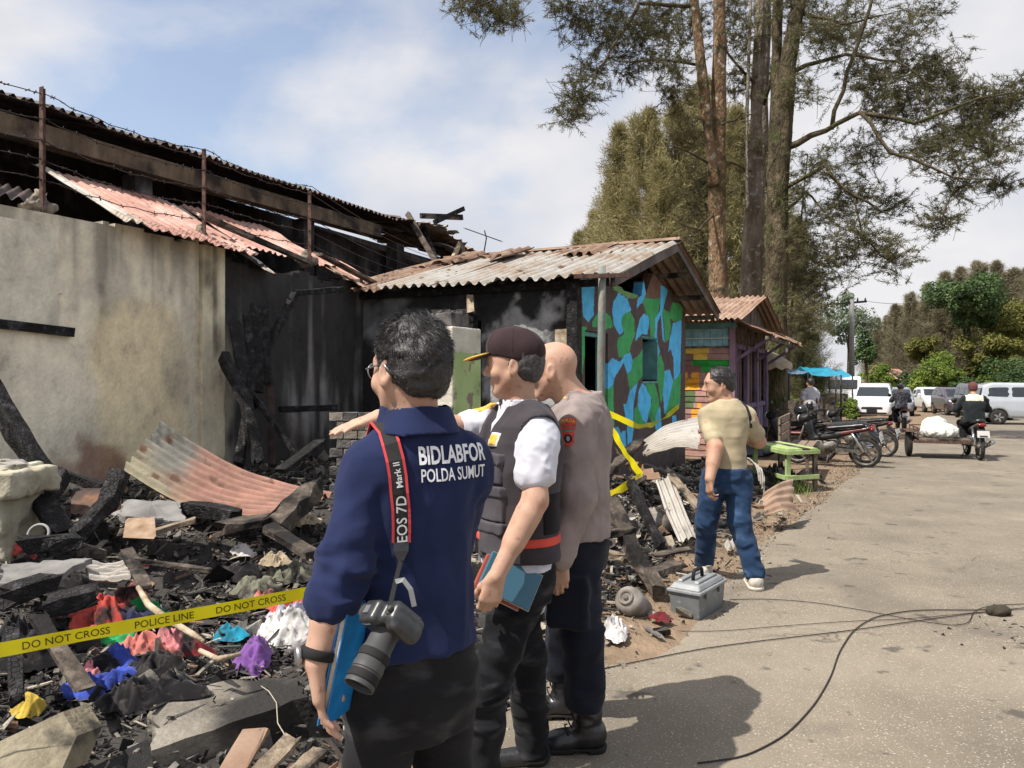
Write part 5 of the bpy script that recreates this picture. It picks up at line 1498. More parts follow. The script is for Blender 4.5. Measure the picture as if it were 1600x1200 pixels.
def ribbon(pts, wid, normals, name, m_, parent, thick=0.003):
    """a strap: points, half-width vectors come from cross of tangent and normal"""
    vs = []; fs = []
    n = len(pts)
    for i in range(n):
        p = Vector(pts[i]); tg = (Vector(pts[min(i + 1, n - 1)]) - Vector(pts[max(i - 1, 0)])).normalized()
        nn = Vector(normals[i]).normalized(); sd_ = tg.cross(nn).normalized()
        w = wid[i] if isinstance(wid, (list, tuple)) else wid
        for s1, s2 in ((-1, 0), (1, 0), (1, 1), (-1, 1)):
            vs.append(p + sd_ * (w / 2 * s1) + nn * (thick * s2))
    for i in range(n - 1):
        for k in range(4):
            k2 = (k + 1) % 4
            fs.append((i * 4 + k, i * 4 + k2, i * 4 + 4 + k2, i * 4 + 4 + k))
    fs += [(3, 2, 1, 0), (n * 4 - 4, n * 4 - 3, n * 4 - 2, n * 4 - 1)]
    mb = MB(); mb.add(vs, fs); return mb.build(name, m_, parent)

class Figure:
    def __init__(self, G, f, z0=0.0, sc=1.0):
        f = unit((f[0], f[1], 0)); self.f = f; self.l = np.array([-f[1], f[0], 0.0]); self.G = np.array([G[0], G[1], 0.0]); self.s = sc
    def __call__(self, l, f, z):
        return self.G + self.l * l * self.s + self.f * f * self.s + np.array([0, 0, z * self.s])
    def torso(self, S, g=0.0, hem=0.93, k=0.0, belly=0.0, wide=1.0):
        s = self.s
        def sec(z, rx, ry, fo): return (self(0, fo, z), (rx * wide + g) * s, (ry + g) * s)
        S.loft([sec(hem, .178, .122 + belly * .6, .0 + belly * .4), sec(1.02, .172, .118 + belly, .004 + belly * .5), sec(1.14, .170, .116 + belly * .8, .004 + belly * .4), sec(1.26, .186, .124 + belly * .3, 0.0), sec(1.36, .196, .122, -.006),
                sec(1.42, .178, .104, -.012), sec(1.46, .130, .082, -.018), sec(1.495, .085, .066, -.02)], self.l, self.f, k=k, e=2.25)
        return S

# --- the photographer in the navy polo
navy_G = (-0.243, 1.885)
Fg = Figure(navy_G, (-0.50, 0.866))
pn = thing('person', 'man seen from behind in navy polo with white lettering and camera strap', 'person', (navy_G[0], navy_G[1], 0), 'people at the scene')
sh_l = Fg(0.120, -0.01, 1.395); el_l = np.array(P(541, 872, 1.73)); wr_l = np.array(P(494, 1030, 1.675))
sh_r = Fg(-0.145, -0.01, 1.405); el_r = Fg(-0.145, 0.10, 1.16); wr_r = Fg(-0.10, 0.27, 1.12)
lo, hi = (-0.78, 1.45, -0.02), (0.16, 2.38, 1.82)
S = SDF(lo, hi, 0.006)
hd = Head((-0.250, 1.872, 1.607), (-0.70, 0.71, -0.06), (0.02, 0.05, 1), 0.985)
hd.skin(S); hd.neck(S, Fg(0, -0.012, 1.44))
Fg.torso(S, -0.03, k=0.02, wide=0.84)
S.chain([sh_l - np.array([0, 0, .02]), el_l, wr_l], [0.040, 0.042, 0.030], 0.02); S.cone(el_l + (wr_l - el_l) * 0.25, wr_l + (el_l - wr_l) * .4, 0.046, 0.037, 0.02)
S.chain([sh_r - np.array([0, 0, .02]), el_r, wr_r], [0.040, 0.042, 0.030], 0.02)
board_n = unit((0.95, -0.25, 0.2))
hand(S, wr_l, (0.10, 0.02, -1), (1, 0.1, 0.0), (0, 1, 0), curl=(0.12, 0.25, 0.25), thumb=(0.85, 0.35, 0.45))
hand(S, wr_r, Fg.f * 0.6 - Fg.l * -0.6, (0, 0, 1), Fg.f, curl=(0.5, 0.7, 0.5))
S.build('body', M_skin_a, pn)
hs = SDF(hd.c - 0.2, hd.c + 0.2, 0.0045); hd.hair(hs, 0.0065, slope=0.60, off=-0.014, wr=0.003); hs.ell(hd(0.01, 0.0, 0.085), (0.070, 0.088, 0.068), hd.M, k=0.02); hs.cut(hd(0, -0.09, -0.066), hd.y * 0.60 - hd.z); hs.wrinkle(0.004, 30, seed=9, band=.02)
ho = hs.build('hair', M_hair, pn)
strands('hair_strands', hs, hd, ho, M_hair, n=20000, L=0.016, w=0.0010, lift=-0.02)
# shirt: torso and sleeves, folds at the elbow and small of the back
S = SDF(lo, hi, 0.006)
Fg.torso(S, -0.006, hem=0.955, wide=0.85)
cuff = el_l + (wr_l - el_l) * 0.40
S.chain([Fg(0.112, -0.012, 1.400), Fg(0.135, -0.02, 1.335), el_l, cuff], [0.054, 0.058, 0.055, 0.050], 0.02)
S.cone(cuff + (el_l - cuff) * 0.25, cuff, 0.057, 0.057, 0.004)
S.chain([Fg(-0.125, -0.012, 1.405), Fg(-0.138, -0.01, 1.34), el_r, el_r + (wr_r - el_r) * .5], [0.058, 0.063, 0.058, 0.052], 0.02)
for q, e_ in ((1, .115), (-1, .142)): S.cone(Fg(q * .03, -.03, 1.450), Fg(q * e_, -.022, 1.385), 0.058, 0.058, 0.03)
S.wrinkle(0.0075, 8, (1.3, 1.3, 0.38), seed=1.1, where=lambda p: 0.35 + 0.9 * sstep(1.3 - p[:, 2], 0, 0.3))
S.wrinkle(0.003, 22, (1.0, 1.0, 0.6), seed=8.1)
S.wrinkle(0.010, 15, (0.6, 0.6, 1.7), seed=4.1, where=lambda p: sstep(0.15 - np.linalg.norm(p - (el_l * 0.6 + cuff * 0.4), axis=1), 0, 0.08))
shirt = S.build('polo_shirt', M_navy, pn)
sb = bvh_of(shirt)
S = SDF(Fg(0, 0, 1.35) - 0.2, Fg(0, 0, 1.6) + 0.2, 0.0045)
nb = Fg(0, -0.018, 1.43)
S.loft([(Fg(0, -0.028, 1.468), .104, .092), (Fg(0, -0.022, 1.495), .093, .084), (Fg(0, -0.014, 1.530), .080, .076)], Fg.l, Fg.f, k=0)
S.loft([(Fg(0, -0.026, 1.42), .098, .086), (Fg(0, -0.020, 1.48), .086, .077), (Fg(0, -0.014, 1.56), .071, .067)], Fg.l, Fg.f, k=0, sub=True)
S.wrinkle(0.003, 14, seed=2)
S.build('collar', M_navy, shirt)
back_d = Vector(Fg.f)
right = Vector(-Fg.l)
bc = Vector(Fg(-0.060, -0.125, 1.432))
print_text('BIDLABFOR', sb, bc + Vector((0, 0, -0.012)), right, (0.0, 0, 1), back_d, 0.057, M_thread, shirt, bold=0.026, stretch=0.64)
print_text('POLDA SUMUT', sb, bc + Vector((0, 0, -0.058)), right, (0, 0, 1), back_d, 0.042, M_thread, shirt, bold=0.014, stretch=0.64)
# trousers
S = SDF((-0.7, 1.5, 0.0), (0.2, 2.3, 1.05), 0.0065)
S.loft([(Fg(0, 0.0, 0.74), .146, .108), (Fg(0, -0.005, 0.86), .158, .116), (Fg(0, 0, 0.97), .148, .100)], Fg.l, Fg.f, k=0.03)
for q, dy in ((1, -0.02), (-1, 0.04)):
    S.chain([Fg(q * 0.085, dy * .3, 0.84), Fg(q * 0.105, dy + 0.01, 0.48), Fg(q * 0.11, dy - 0.02, 0.07)], [0.086, 0.072, 0.064], 0.02)
S.wrinkle(0.006, 9, (1.0, 1.0, 1.3), seed=7)
S.build('trousers', M_trs, pn)
for q, dy in ((1, -0.02), (-1, 0.04)):
    S = SDF(Fg(q * 0.11, dy, 0) - np.array([.3, .3, .05]), Fg(q * 0.11, dy, .2) + np.array([.3, .3, 0]), 0.007)
    S.cone(Fg(q * 0.11, dy - 0.03, 0.05), Fg(q * 0.125, dy + 0.16, 0.035), 0.045, 0.035, 0.02); S.cone(Fg(q * 0.11, dy - 0.03, 0.05), Fg(q * 0.11, dy - 0.02, 0.12), 0.045, 0.045, 0.02); S.cut((0, 0, 0.005), (0, 0, -1))
    S.build('shoe', M_leather, pn)
# glasses and wrist watch
gl = MB(); 
for q in (-1, 1):
    gl.tube([hd(q * 0.070, 0.085, 0.016), hd(q * 0.079, 0.03, 0.020), hd(q * 0.085, -0.012, 0.020), hd(q * 0.083, -0.03, 0.004)], 0.0022, 6)
gl.build('glasses_temples', M_steel, pn)
for q in (-1, 1):
    mb = MB(); mb.tube([hd(q * 0.034 + 0.026 * math.cos(a), 0.104 - 0.012 * abs(math.cos(a)) * (q * math.cos(a) > 0), 0.012 + 0.020 * math.sin(a)) for a in np.linspace(0, 2 * math.pi, 17)], 0.0018, 5, cap=False); mb.build('glasses_rim', M_steel, pn)
wd = unit(wr_l - el_l); wc = wr_l - wd * 0.012
wt = MB(); wt.lathe([(0.036, -0.011), (0.0385, -0.009), (0.0385, 0.009), (0.036, 0.011)], axis_m(wc, wd), 22)
wo = wt.build('wristwatch_strap', M_rubber, pn)
wm = MB(); wm.lathe([(0.0, 0.0), (0.021, 0.0), (0.021, 0.010), (0.017, 0.012), (0.0, 0.012)], axis_m(wc + np.array([-0.034, -0.012, 0.0]), (-0.9, -0.4, 0)), 20); wm.build('watch_case', M_steel, wo)

# blue document board in his hand
bl = MB()
ax_l = unit((-0.20, 0.02, -0.97)); ax_w = unit((0.30, 0.95, 0.0)); ax_w = unit(ax_w - ax_l * (ax_w @ ax_l)); ax_n = np.cross(ax_l, ax_w)
cb = np.array(P(531, 1040, 1.70)) + ax_w * 0.06
Mb = Matrix((Vector(ax_w), Vector(ax_l), Vector(ax_n))).transposed()
M_blueb = mat('blue_plastic_board', [(0, (0.010, 0.16, 0.44)), (1, (0.022, 0.25, 0.60))], scale=20, rough=0.35, spec=0.5, mask=[(40, 0.68, 0.72, (0.6, 0.65, 0.7))])
bt = thing('document_board', 'bright blue document board held against the hip of the man in navy', 'board', tuple(cb - np.array([0, 0, 0.13])))
for s_, nm, dz in ((-1, 'cover', -0.008), (1, 'cover', 0.008)):
    mb = MB(); mb.box(Vector(cb) + Vector(ax_n) * dz, (0.19, 0.255, 0.004), Mb); mb.build(nm, M_blueb, bt, bevel=0.002)
mb = MB(); mb.box(cb, (0.18, 0.245, 0.010), Mb); mb.build('paper_stack', mat('paper_edges', (0.62, 0.55, 0.46), rough=0.9, scale=80), bt)

# camera on its strap
cd = unit((-0.36, -0.62, -0.70)); cu_ = np.array([-0.55, -0.30, 0.78]); cu_ = unit(cu_ - cd * (cu_ @ cd)); cx_ = np.cross(cd, cu_)
cc = np.array(P(612, 972, 1.635))
CM = np.stack([cx_, cd, cu_], 1)
ct = thing('slr_camera', 'black SLR camera with zoom lens hanging on a red edged strap at the hip', 'camera', tuple(cc - np.array([0, 0, 0.1])))
M_cam = mat('camera_black', [(0, (0.018, 0.018, 0.019)), (1, (0.045, 0.045, 0.046))], scale=60, rough=0.38, bump=0.15, bscale=500, bdist=0.001, spec=0.6)
M_camg = mat('camera_rubber_grey', (0.055, 0.055, 0.055), rough=0.6, spec=0.4)
cp = lambda x, y, z: cc + CM @ np.array([x, y, z])
S = SDF(cc - 0.13, cc + 0.13, 0.003)
S.bx(cp(0, 0, 0), (0.072, 0.026, 0.050), CM, r=0.014)
S.bx(cp(-0.056, 0.018, -0.004), (0.019, 0.022, 0.044), CM, r=0.014, k=0.01)
S.bx(cp(0.006, 0.008, 0.054), (0.032, 0.030, 0.018), CM, r=0.013, k=0.014)
S.bx(cp(0.004, -0.026, 0.0), (0.060, 0.008, 0.042), CM, r=0.006, k=0.004)
co_ = S.build('camera_body', M_cam, ct)
for (x, z, r, h_) in ((0.050, 0.048, 0.017, 0.012), (-0.050, 0.046, 0.012, 0.008), (-0.058, 0.050, 0.007, 0.012)):
    mb = MB(); mb.lathe([(r, 0), (r, h_ * .8), (r * .9, h_), (0, h_)], axis_m(cp(x, 0.0, z), cu_), 18); mb.build('dial', M_camg, co_)
mb = MB(); mb.box(cp(0.006, 0.010, 0.0735), (0.02, 0.02, 0.006), Matrix(CM.tolist())); mb.build('hot_shoe', M_steel, co_)
V_, F_ = text_mesh('Canon', 0.012)
mb = MB(); mb.add([cp(0.006 - v.x * 0.011, 0.0395, 0.053 + v.y * 0.011) for v in V_], F_); mb.build('lettering', M_thread, co_)
Lm = axis_m(cp(0.004, 0.02, -0.002), cd, cu_)
mb = MB(); mb.lathe([(0.036, 0.0), (0.036, 0.012), (0.034, 0.014), (0.034, 0.05), (0.0355, 0.052), (0.0355, 0.056), (0.037, 0.058), (0.037, 0.092), (0.0385, 0.094), (0.0385, 0.108), (0.036, 0.110), (0.036, 0.135), (0.0375, 0.137), (0.0375, 0.146), (0.034, 0.146), (0.033, 0.134), (0.028, 0.130), (0.0, 0.130)], Lm, 30)
ln = fan_fix(mb.build('lens', M_camg, ct))
mb = MB(); mb.lathe([(0.0, 0.0), (0.0, 0.137), (0.012, 0.1365), (0.022, 0.1345), (0.0325, 0.131)][1:], Lm, 26); mb.build('front_glass', mat('lens_glass', (0.09, 0.075, 0.05), rough=0.06, spec=1.0, coat=1.0), ln)
for z0 in (0.062, 0.114):
    mb = MB(); mb.lathe([(0.0388 if z0 < .1 else 0.0378, z0), (0.0392 if z0 < .1 else 0.0382, z0 + 0.003), (0.0392 if z0 < .1 else 0.0382, z0 + 0.017), (0.0388 if z0 < .1 else 0.0378, z0 + 0.02)], Lm, 40); mb.build('grip_ring', M_rubber, ln)
for o in list(ct.children_recursive):
    o.data.transform(Matrix.Translation(cc) @ Matrix.Scale(0.87, 4) @ Matrix.Translation(-Vector(cc)))
# strap: laid on the shirt from the shoulder down, then free to the camera
eye = Vector((0, 0, 1.6))
strap_px = [(598, 652), (606, 672), (612, 695), (617, 720), (621, 745), (624, 770), (626, 795), (627, 820), (627, 846)]
sp = []; sn = []
for (u, v) in strap_px:
    d = (P(u, v, 1) - eye).normalized()
    h_ = sb.ray_cast(eye, d)
    if h_[0] is None: continue
    sp.append(h_[0] + h_[1] * 0.006); sn.append(h_[1])
top = sp[0]
pre = [top + Vector(Fg.f) * 0.10 + Vector((0, 0, -0.05)), top + Vector(Fg.f) * 0.055 + Vector((0, 0, 0.010))]
sp = pre + sp; sn = [Vector((Fg.f[0] * .6, Fg.f[1] * .6, 0.8)), Vector((0, 0, 1))] + sn
M_strap = mat('black_webbing', (0.022, 0.022, 0.022), rough=0.85, bump=0.2, bscale=600, bdist=0.001)
st_o = ribbon(sp, 0.032, sn, 'neck_strap', M_strap, ct, 0.0035)
for q in (-1, 1):
    pts = []
    for i in range(len(sp)):
        tg = (sp[min(i + 1, len(sp) - 1)] - sp[max(i - 1, 0)]).normalized(); sd_ = tg.cross(sn[i].normalized()).normalized()
        pts.append(sp[i] + sd_ * q * 0.0185 + sn[i] * 0.001)
    ribbon(pts, 0.006, sn, 'red_piping', mat('red_strap_edge', (0.52, 0.05, 0.055), rough=0.8), st_o, 0.0035)
tail = [sp[-1], sp[-1] + Vector((0.0, -0.006, -0.018)), sp[-1] + Vector((0, -0.008, -0.04))]
ribbon(tail, [0.034, 0.034, 0.012], [sn[-1]] * 3, 'leather_tab', M_leather, st_o, 0.004)
cam_top = Vector(cp(-0.034, -0.01, 0.042))
ribbon([tail[-1], tail[-1].lerp(cam_top, 0.5) + Vector((0, -0.01, 0)), cam_top], 0.010, [Vector((0.2, -1, 0))] * 3, 'thin_strap', M_strap, ct, 0.002)
c0 = tail[-1].lerp(cam_top, 0.45) + Vector((0.0, -0.012, 0))
ribbon([c0, c0 + Vector((0.018, -0.006, 0.006)), c0 + Vector((0.034, -0.006, -0.015)), c0 + Vector((0.042, -0.006, -0.052))], 0.011, [Vector((0.2, -1, 0.3))] * 4, 'loose_strap_end', mat('grey_webbing', (0.24, 0.24, 0.24), rough=0.8), ct, 0.002)
bv = BVHTree.FromPolygons([v.co for v in st_o.data.vertices], [tuple(p.vertices) for p in st_o.data.polygons])
i_mid = len(sp) - 5
STRAP_SGN = 1.0
def strap_text(txt, frac, size):
    i = min(int(frac * (len(sp) - 1)), len(sp) - 2); a = sp[i].lerp(sp[i + 1], frac * (len(sp) - 1) - i)
    tg = (sp[i + 1] - sp[i]).normalized(); nn = sn[i].normalized(); upv = tg.cross(nn) * -1
    V_, F_ = text_mesh(txt, 0.01)
    mb = MB(); mb.add([a - tg * v.x * size + nn * 0.0075 + tg.cross(nn) * (v.y - 0.35) * size * STRAP_SGN for v in V_], F_)
    mb.build('lettering', mat('silver_print', (0.62, 0.62, 0.62), rough=0.6), st_o)
strap_text('EOS 7D', 0.84, 0.033)
strap_text('Mark II', 0.545, 0.021)

# --- the man in the cap, pointing
cap_G = (0.02, 2.96)
Fc = Figure(cap_G, (-0.93, -0.37), sc=1.0)
pc = thing('person', 'man in a dark cap, white shirt and charcoal vest pointing with his outstretched arm', 'person', (cap_G[0], cap_G[1], 0), 'people at the scene')
hc = Head((0.008, 2.94, 1.640), (-0.985, 0.17, -0.04), (0.02, 0, 1), 1.0)
shl = Fc(0.165, -0.01, 1.405); ell_ = np.array(P(836, 782, 2.74)); wrl = np.array(P(776, 900, 2.66))
shr = Fc(-0.165, 0.0, 1.42); elr = np.array(P(700, 668, 2.98)); wrr = np.array(P(592, 652, 2.74))
lo, hi = (-0.80, 2.36, -0.02), (0.40, 3.42, 1.86)
S = SDF(lo, hi, 0.006)
hc.skin(S); hc.neck(S, Fc(0, -0.01, 1.45))
Fc.torso(S, -0.02, k=0.03)
S.chain([shl, ell_, wrl], [0.056, 0.043, 0.029], 0.03); S.cone(ell_ + (wrl - ell_) * 0.2, ell_ + (wrl - ell_) * 0.55, 0.047, 0.039, 0.02)
S.chain([shr, elr, wrr], [0.056, 0.043, 0.029], 0.03)
hand(S, wrl, (-0.25, 0.05, -0.96), (-0.1, 1.0, 0.0), (-1, 0, 0.1), curl=(0.45, 0.75, 0.6), thumb=(0.75, 0.35, 0.6))
hand(S, wrr, np.array(P(500, 679, 2.60)) - wrr, (0.1, 0.2, -1), (0.3, 1, 0.2), curl=(0.05, 0.10, 0.10), thumb=(0.8, 0.5, 0.25), spread=0.85)
S.build('body', M_skin_b, pc)
hs = SDF(hc.c - 0.2, hc.c + 0.2, 0.005); hc.hair(hs, 0.007, slope=0.25, off=-0.012, wr=0.003); hs.cut(hc(0, 0.012, 0), hc.y * 1.0 + hc.z * 0.25)
hs.build('hair', M_hair_grey, pc)
hc.face_bits(pc)
# cap
S = SDF(hc.c - 0.28, hc.c + 0.28, 0.005)
S.ell(hc(0, -0.014, 0.056), (0.088, 0.110, 0.096), hc.M, k=0); S.ell(hc(0, 0.03, 0.085), (0.074, 0.072, 0.064), hc.M, k=0.03); S.cut(hc(0, 0, 0.030), -(hc.z - hc.y * 0.22))
S.wrinkle(0.002, 12, seed=5)
capo = S.build('cap', M_cap, pc)
bM = Head(hc(0, 0.118, 0.048), hc.y * 0.97 - hc.z * 0.22, hc.z, 1.0)
S = SDF(hc.c - 0.3, hc.c + 0.3, 0.004); S.ell(bM.c, (0.078, 0.075, 0.007), bM.M, k=0); S.cut(hc(0, 0.070, 0), -hc.y); S.build('brim', M_cap, capo)
S = SDF(hc.c - 0.3, hc.c + 0.3, 0.004); S.ell(bM.c, (0.083, 0.081, 0.0085), bM.M, k=0); S.ell(bM(0, -0.012, 0), (0.074, 0.074, 0.02), bM.M, k=0, sub=True); S.cut(hc(0, 0.078, 0), -hc.y); S.build('gold_brim_edge', M_gold, capo)
mb = MB()
for q in (-1, 1):
    for k in range(5):
        y = -0.02 + k * 0.014
        mb.add([bM(q * 0.050, y - 0.006, 0.0075), bM(q * 0.066, y + 0.004, 0.006), bM(q * 0.048, y + 0.012, 0.0078), bM(q * 0.034, y + 0.002, 0.0085)], [(0, 1, 2, 3)])
lf = mb.build('gold_leaf_embroidery', M_gold, capo); lf['kind'] = 'stuff'
S = SDF(hc.c - 0.2, hc.c + 0.2, 0.004); S.ell(hc(0, -0.012, 0.052), (0.093, 0.115, 0.10), hc.M, k=0); S.cut(hc(0, 0, 0.068), hc.z); S.cut(hc(0, 0, 0.057), -hc.z); S.cut(hc(0, 0.060, 0), -hc.y); S.build('gold_braid', M_gold, capo)
mb = MB(); mb.lathe([(0.0, 0.006), (0.008, 0.003), (0.009, 0.0)], axis_m(hc(0, -0.012, 0.152), hc.z), 10); mb.build('cap_button', M_cap, capo)
cap_b = bvh_of(capo)
for az in np.arange(0, 360, 60) + 30:
    pts = []
    for el in np.linspace(85, 5, 12):
        d_ = hc.M @ np.array([math.cos(math.radians(el)) * math.sin(math.radians(az)), math.cos(math.radians(el)) * math.cos(math.radians(az)), math.sin(math.radians(el))])
        o_ = Vector(hc(0, -0.012, 0.05)); h_ = cap_b.ray_cast(o_ + Vector(d_) * .3, -Vector(d_))
        if h_[0] is not None: pts.append(h_[0] + Vector(d_) * .0004)
    if len(pts) > 2: mb = MB(); mb.tube(pts, 0.0013, 5); mb.build('cap_seam', M_cap, capo)
S = SDF(hc.c - 0.2, hc.c + 0.2, 0.004); S.ell(hc(0, -0.012, 0.052), (0.095, 0.114, 0.0995), hc.M, k=0); S.cut(hc(0, 0, 0.125), hc.z); S.cut(hc(0, 0, 0.085), -hc.z); S.cut(hc(0.022, 0.0, 0), hc.x); S.cut(hc(-0.022, 0, 0), -hc.x); S.cut(hc(0, 0.04, 0), -hc.y); S.build('cap_badge', mat('pale_badge', (0.55, 0.5, 0.48), rough=.8), capo)
# shirt with short sleeves
S = SDF(lo, hi, 0.006)
Fc.torso(S, 0.006, hem=0.90)
cl = shl + (ell_ - shl) * 0.62
S.chain([Fc(0.14, -0.01, 1.405), Fc(0.175, -0.012, 1.37), cl], [0.066, 0.072, 0.068], 0.03)
cr_ = shr + (elr - shr) * 0.62
S.chain([Fc(-0.14, 0, 1.412), shr, cr_], [0.066, 0.070, 0.064], 0.03)
S.wrinkle(0.009, 10, (1, 1, 0.55), seed=11); S.wrinkle(0.004, 24, seed=13)
wsh = S.build('white_shirt', M_white, pc); shirt_A = S.A.copy()
S2 = SDF(Fc(0, 0, 1.3) - 0.22, Fc(0, 0, 1.6) + 0.22, 0.005)
S2.loft([(Fc(0, -0.014, 1.430), .104, .094), (Fc(0, -0.010, 1.475), .086, .080), (Fc(0, -0.002, 1.520), .074, .072)], Fc.l, Fc.f)
S2.loft([(Fc(0, -0.010, 1.42), .093, .085), (Fc(0, -0.006, 1.47), .077, .071), (Fc(0, 0.004, 1.54), .067, .065)], Fc.l, Fc.f, sub=True, k=0)
S2.cone(Fc(0, 0.10, 1.43), Fc(0, 0.09, 1.54), 0.022, 0.03, 0, sub=True)
S2.build('collar', M_white, wsh)
# vest = torso shell with arm and neck holes
V_ = SDF(lo, hi, 0.006); Fc.torso(V_, 0.028, hem=0.925); [V_.cone(Fc(q * .05, -.02, 1.456), Fc(q * .155, -.012, 1.408), .072, .080, .02) for q in (1, -1)]
for q in (1, -1):
    V_.cone(Fc(q * 0.192, -0.012, 1.395), Fc(q * 0.33, -0.012, 1.35), 0.070, 0.110, 0.010, sub=True)
    V_.cone(Fc(q * 0.205, 0.0, 1.31), Fc(q * 0.32, 0.0, 1.26), 0.050, 0.08, 0.010, sub=True)
V_.cone(Fc(0, 0.0, 1.47), Fc(0, -0.01, 1.62), 0.078, 0.11, 0.01, sub=True); V_.cone(Fc(0, 0.13, 1.36), Fc(0, 0.10, 1.52), 0.022, 0.075, 0.01, sub=True)
vest_A = V_.A.copy()
V_.wrinkle(0.004, 10, (1, 1, .5), seed=15)
vo_ = V_.build('vest', M_vest, pc)
def vpanel(A, g, c, half, M, nm, m_, par, wr=0.0):
    """a conforming patch: the surface A grown by g, inside a box"""
    T = SDF.__new__(SDF); T.lo = np.array(lo, np.float32); T.h = 0.006; T.n = np.array(A.shape); T.A = A - g
    B = T.like(); B.bx(c, half, M, r=0.003)
    T.A = np.maximum(T.A, B.A)
    if wr: T.wrinkle(wr, 18, seed=2)
    return T.build(nm, m_, par)
FM = np.stack([Fc.l, Fc.f, np.array([0, 0, 1])], 1)
for (l_, z_, hw, hh) in ((0.090, 1.265, 0.062, 0.050), (0.088, 1.135, 0.066, 0.060), (0.088, 1.005, 0.066, 0.058), (-0.088, 1.265, 0.06, 0.05), (-0.088, 1.10, 0.064, 0.085)):
    pk_ = vpanel(vest_A, 0.013, Fc(l_, 0.13, z_), (hw, 0.12, hh), FM, 'vest_pocket', M_vest_pk, vo_, 0.002)
    vpanel(vest_A, 0.019, Fc(l_, 0.13, z_ + hh - 0.012), (hw + 0.005, 0.12, 0.020), FM, 'pocket_flap', M_vest_pk, pk_, 0.002)
for q in (1,):
    bdg = vpanel(vest_A, 0.006, Fc(0.095, 0.12, 1.372), (0.030, 0.1, 0.026), FM, 'name_badge', mat('pale_badge', (0.55, 0.5, 0.48), rough=.8), vo_)
    vpanel(vest_A, 0.009, Fc(0.095, 0.12, 1.372), (0.022, 0.1, 0.019), FM, 'gold_emblem', M_gold, bdg)
vpanel(vest_A, 0.006, Fc(0, 0, 1.000), (0.4, 0.4, 0.016), FM, 'red_band', M_red, vo_)
vpanel(vest_A, 0.004, Fc(0.0, -0.19, 1.10), (0.3, 0.17, 0.075), FM, 'mesh_side_panel', M_vest_dk, vo_)
vpanel(shirt_A, 0.004, np.array(shr) + (cr_ - shr) * 0.5 + np.array([0, 0, 0.07]), (0.05, 0.05, 0.03), FM, 'gold_shoulder_mark', M_gold, wsh)
# trousers and shoes
S = SDF((-0.55, 2.4, 0.0), (0.45, 3.5, 1.05), 0.007)
S.loft([(Fc(0, 0.0, 0.76), .150, .118), (Fc(0, -0.005, 0.86), .166, .124), (Fc(0, 0, 0.98), .162, .112)], Fc.l, Fc.f, k=0.03)
legs_c = [([Fc(0.085, 0, 0.85), np.array([-0.085, 2.82, 0.48]), np.array([-0.125, 2.80, 0.06])], (-0.125, 2.80)), ([Fc(-0.085, 0, 0.85), np.array([0.055, 3.10, 0.48]), np.array([0.085, 3.16, 0.07])], (0.085, 3.16))]
for pts, _ in legs_c:
    S.chain(pts, [0.096, 0.074, 0.066], 0.03)
S.wrinkle(0.008, 8, (1.0, 1.0, 1.7), seed=17); S.cut((0, 0, 0.045), (0, 0, -1))
S.build('trousers', M_trs2, pc)
for _, (x, y) in legs_c:
    S = SDF((x - .3, y - .2, 0), (x + .2, y + .2, .2), 0.007)
    S.cone((x + 0.03, y, 0.05), (x - 0.17, y - 0.02, 0.036), 0.044, 0.036, 0.02); S.cone((x + 0.02, y, 0.05), (x + 0.01, y, 0.12), 0.045, 0.045, 0.02); S.cut((0, 0, 0.013), (0, 0, -1))
    S.build('shoe', M_leather, pc)
# books in his left hand
for k, (m_, off, lb) in enumerate(((mat('teal_book_cover', (0.045, 0.13, 0.19), rough=0.45, spec=0.4), 0.0, 'teal blue hardcover folder held by the man in the vest'), (mat('brick_red_cover', (0.33, 0.075, 0.05), rough=0.5), 0.026, 'brick red notebook held under the teal folder'))):
    bx_l = unit((0.80, 0.10, -0.42)); bx_w = unit((0.30, 0.35, 0.88)); bx_w = unit(bx_w - bx_l * (bx_w @ bx_l)); bx_n = np.cross(bx_l, bx_w)
    c = np.array(P(797, 908, 2.755)) + bx_n * (-off) + bx_l * (-0.02 * k) - bx_w * 0.012 * k
    Mq = Matrix((Vector(bx_l), Vector(bx_w), Vector(bx_n))).transposed()
    bk = thing('held_book', lb, 'book', tuple(c - np.array([0, 0, 0.06])))
    mb = MB(); mb.box(c, (0.205 - 0.02 * k, 0.135, 0.022), Mq); mb.build('cover', m_, bk, bevel=0.003)
    mb = MB(); mb.box(c + bx_l * 0.002, (0.203 - 0.02 * k, 0.137, 0.014), Mq); mb.build('pages', mat('paper_edges', (0.62, 0.55, 0.46), rough=0.9, scale=80), bk)

# --- the officer in taupe uniform
off_G = (0.285, 3.36)
Fo = Figure(off_G, (-0.975, 0.22), sc=1.025)
po = thing('person', 'bald police officer in taupe uniform shirt, dark cargo trousers and black boots', 'person', (off_G[0], off_G[1], 0), 'people at the scene')
ho_ = Head((0.176, 3.34, 1.622), (-0.93, 0.30, -0.10), (-0.10, 0.05, 1), 1.02)
shl = Fo(0.17, -0.01, 1.40); eo = np.array(P(903, 775, 3.12)); wo_ = np.array(P(876, 872, 3.08))
shr = Fo(-0.17, 0, 1.40); er = Fo(-0.22, 0.03, 1.12); wr_ = Fo(-0.20, 0.14, 0.90)
lo, hi = (-0.18, 2.86, -0.02), (0.66, 3.80, 1.84)
S = SDF(lo, hi, 0.007)
ho_.skin(S); ho_.neck(S, Fo(0, 0.0, 1.44), 0.071)
Fo.torso(S, -0.02, k=0.03)
S.chain([shl, eo, wo_], [0.056, 0.045, 0.030], 0.03); S.chain([shr, er, wr_], [0.056, 0.045, 0.030], 0.03)
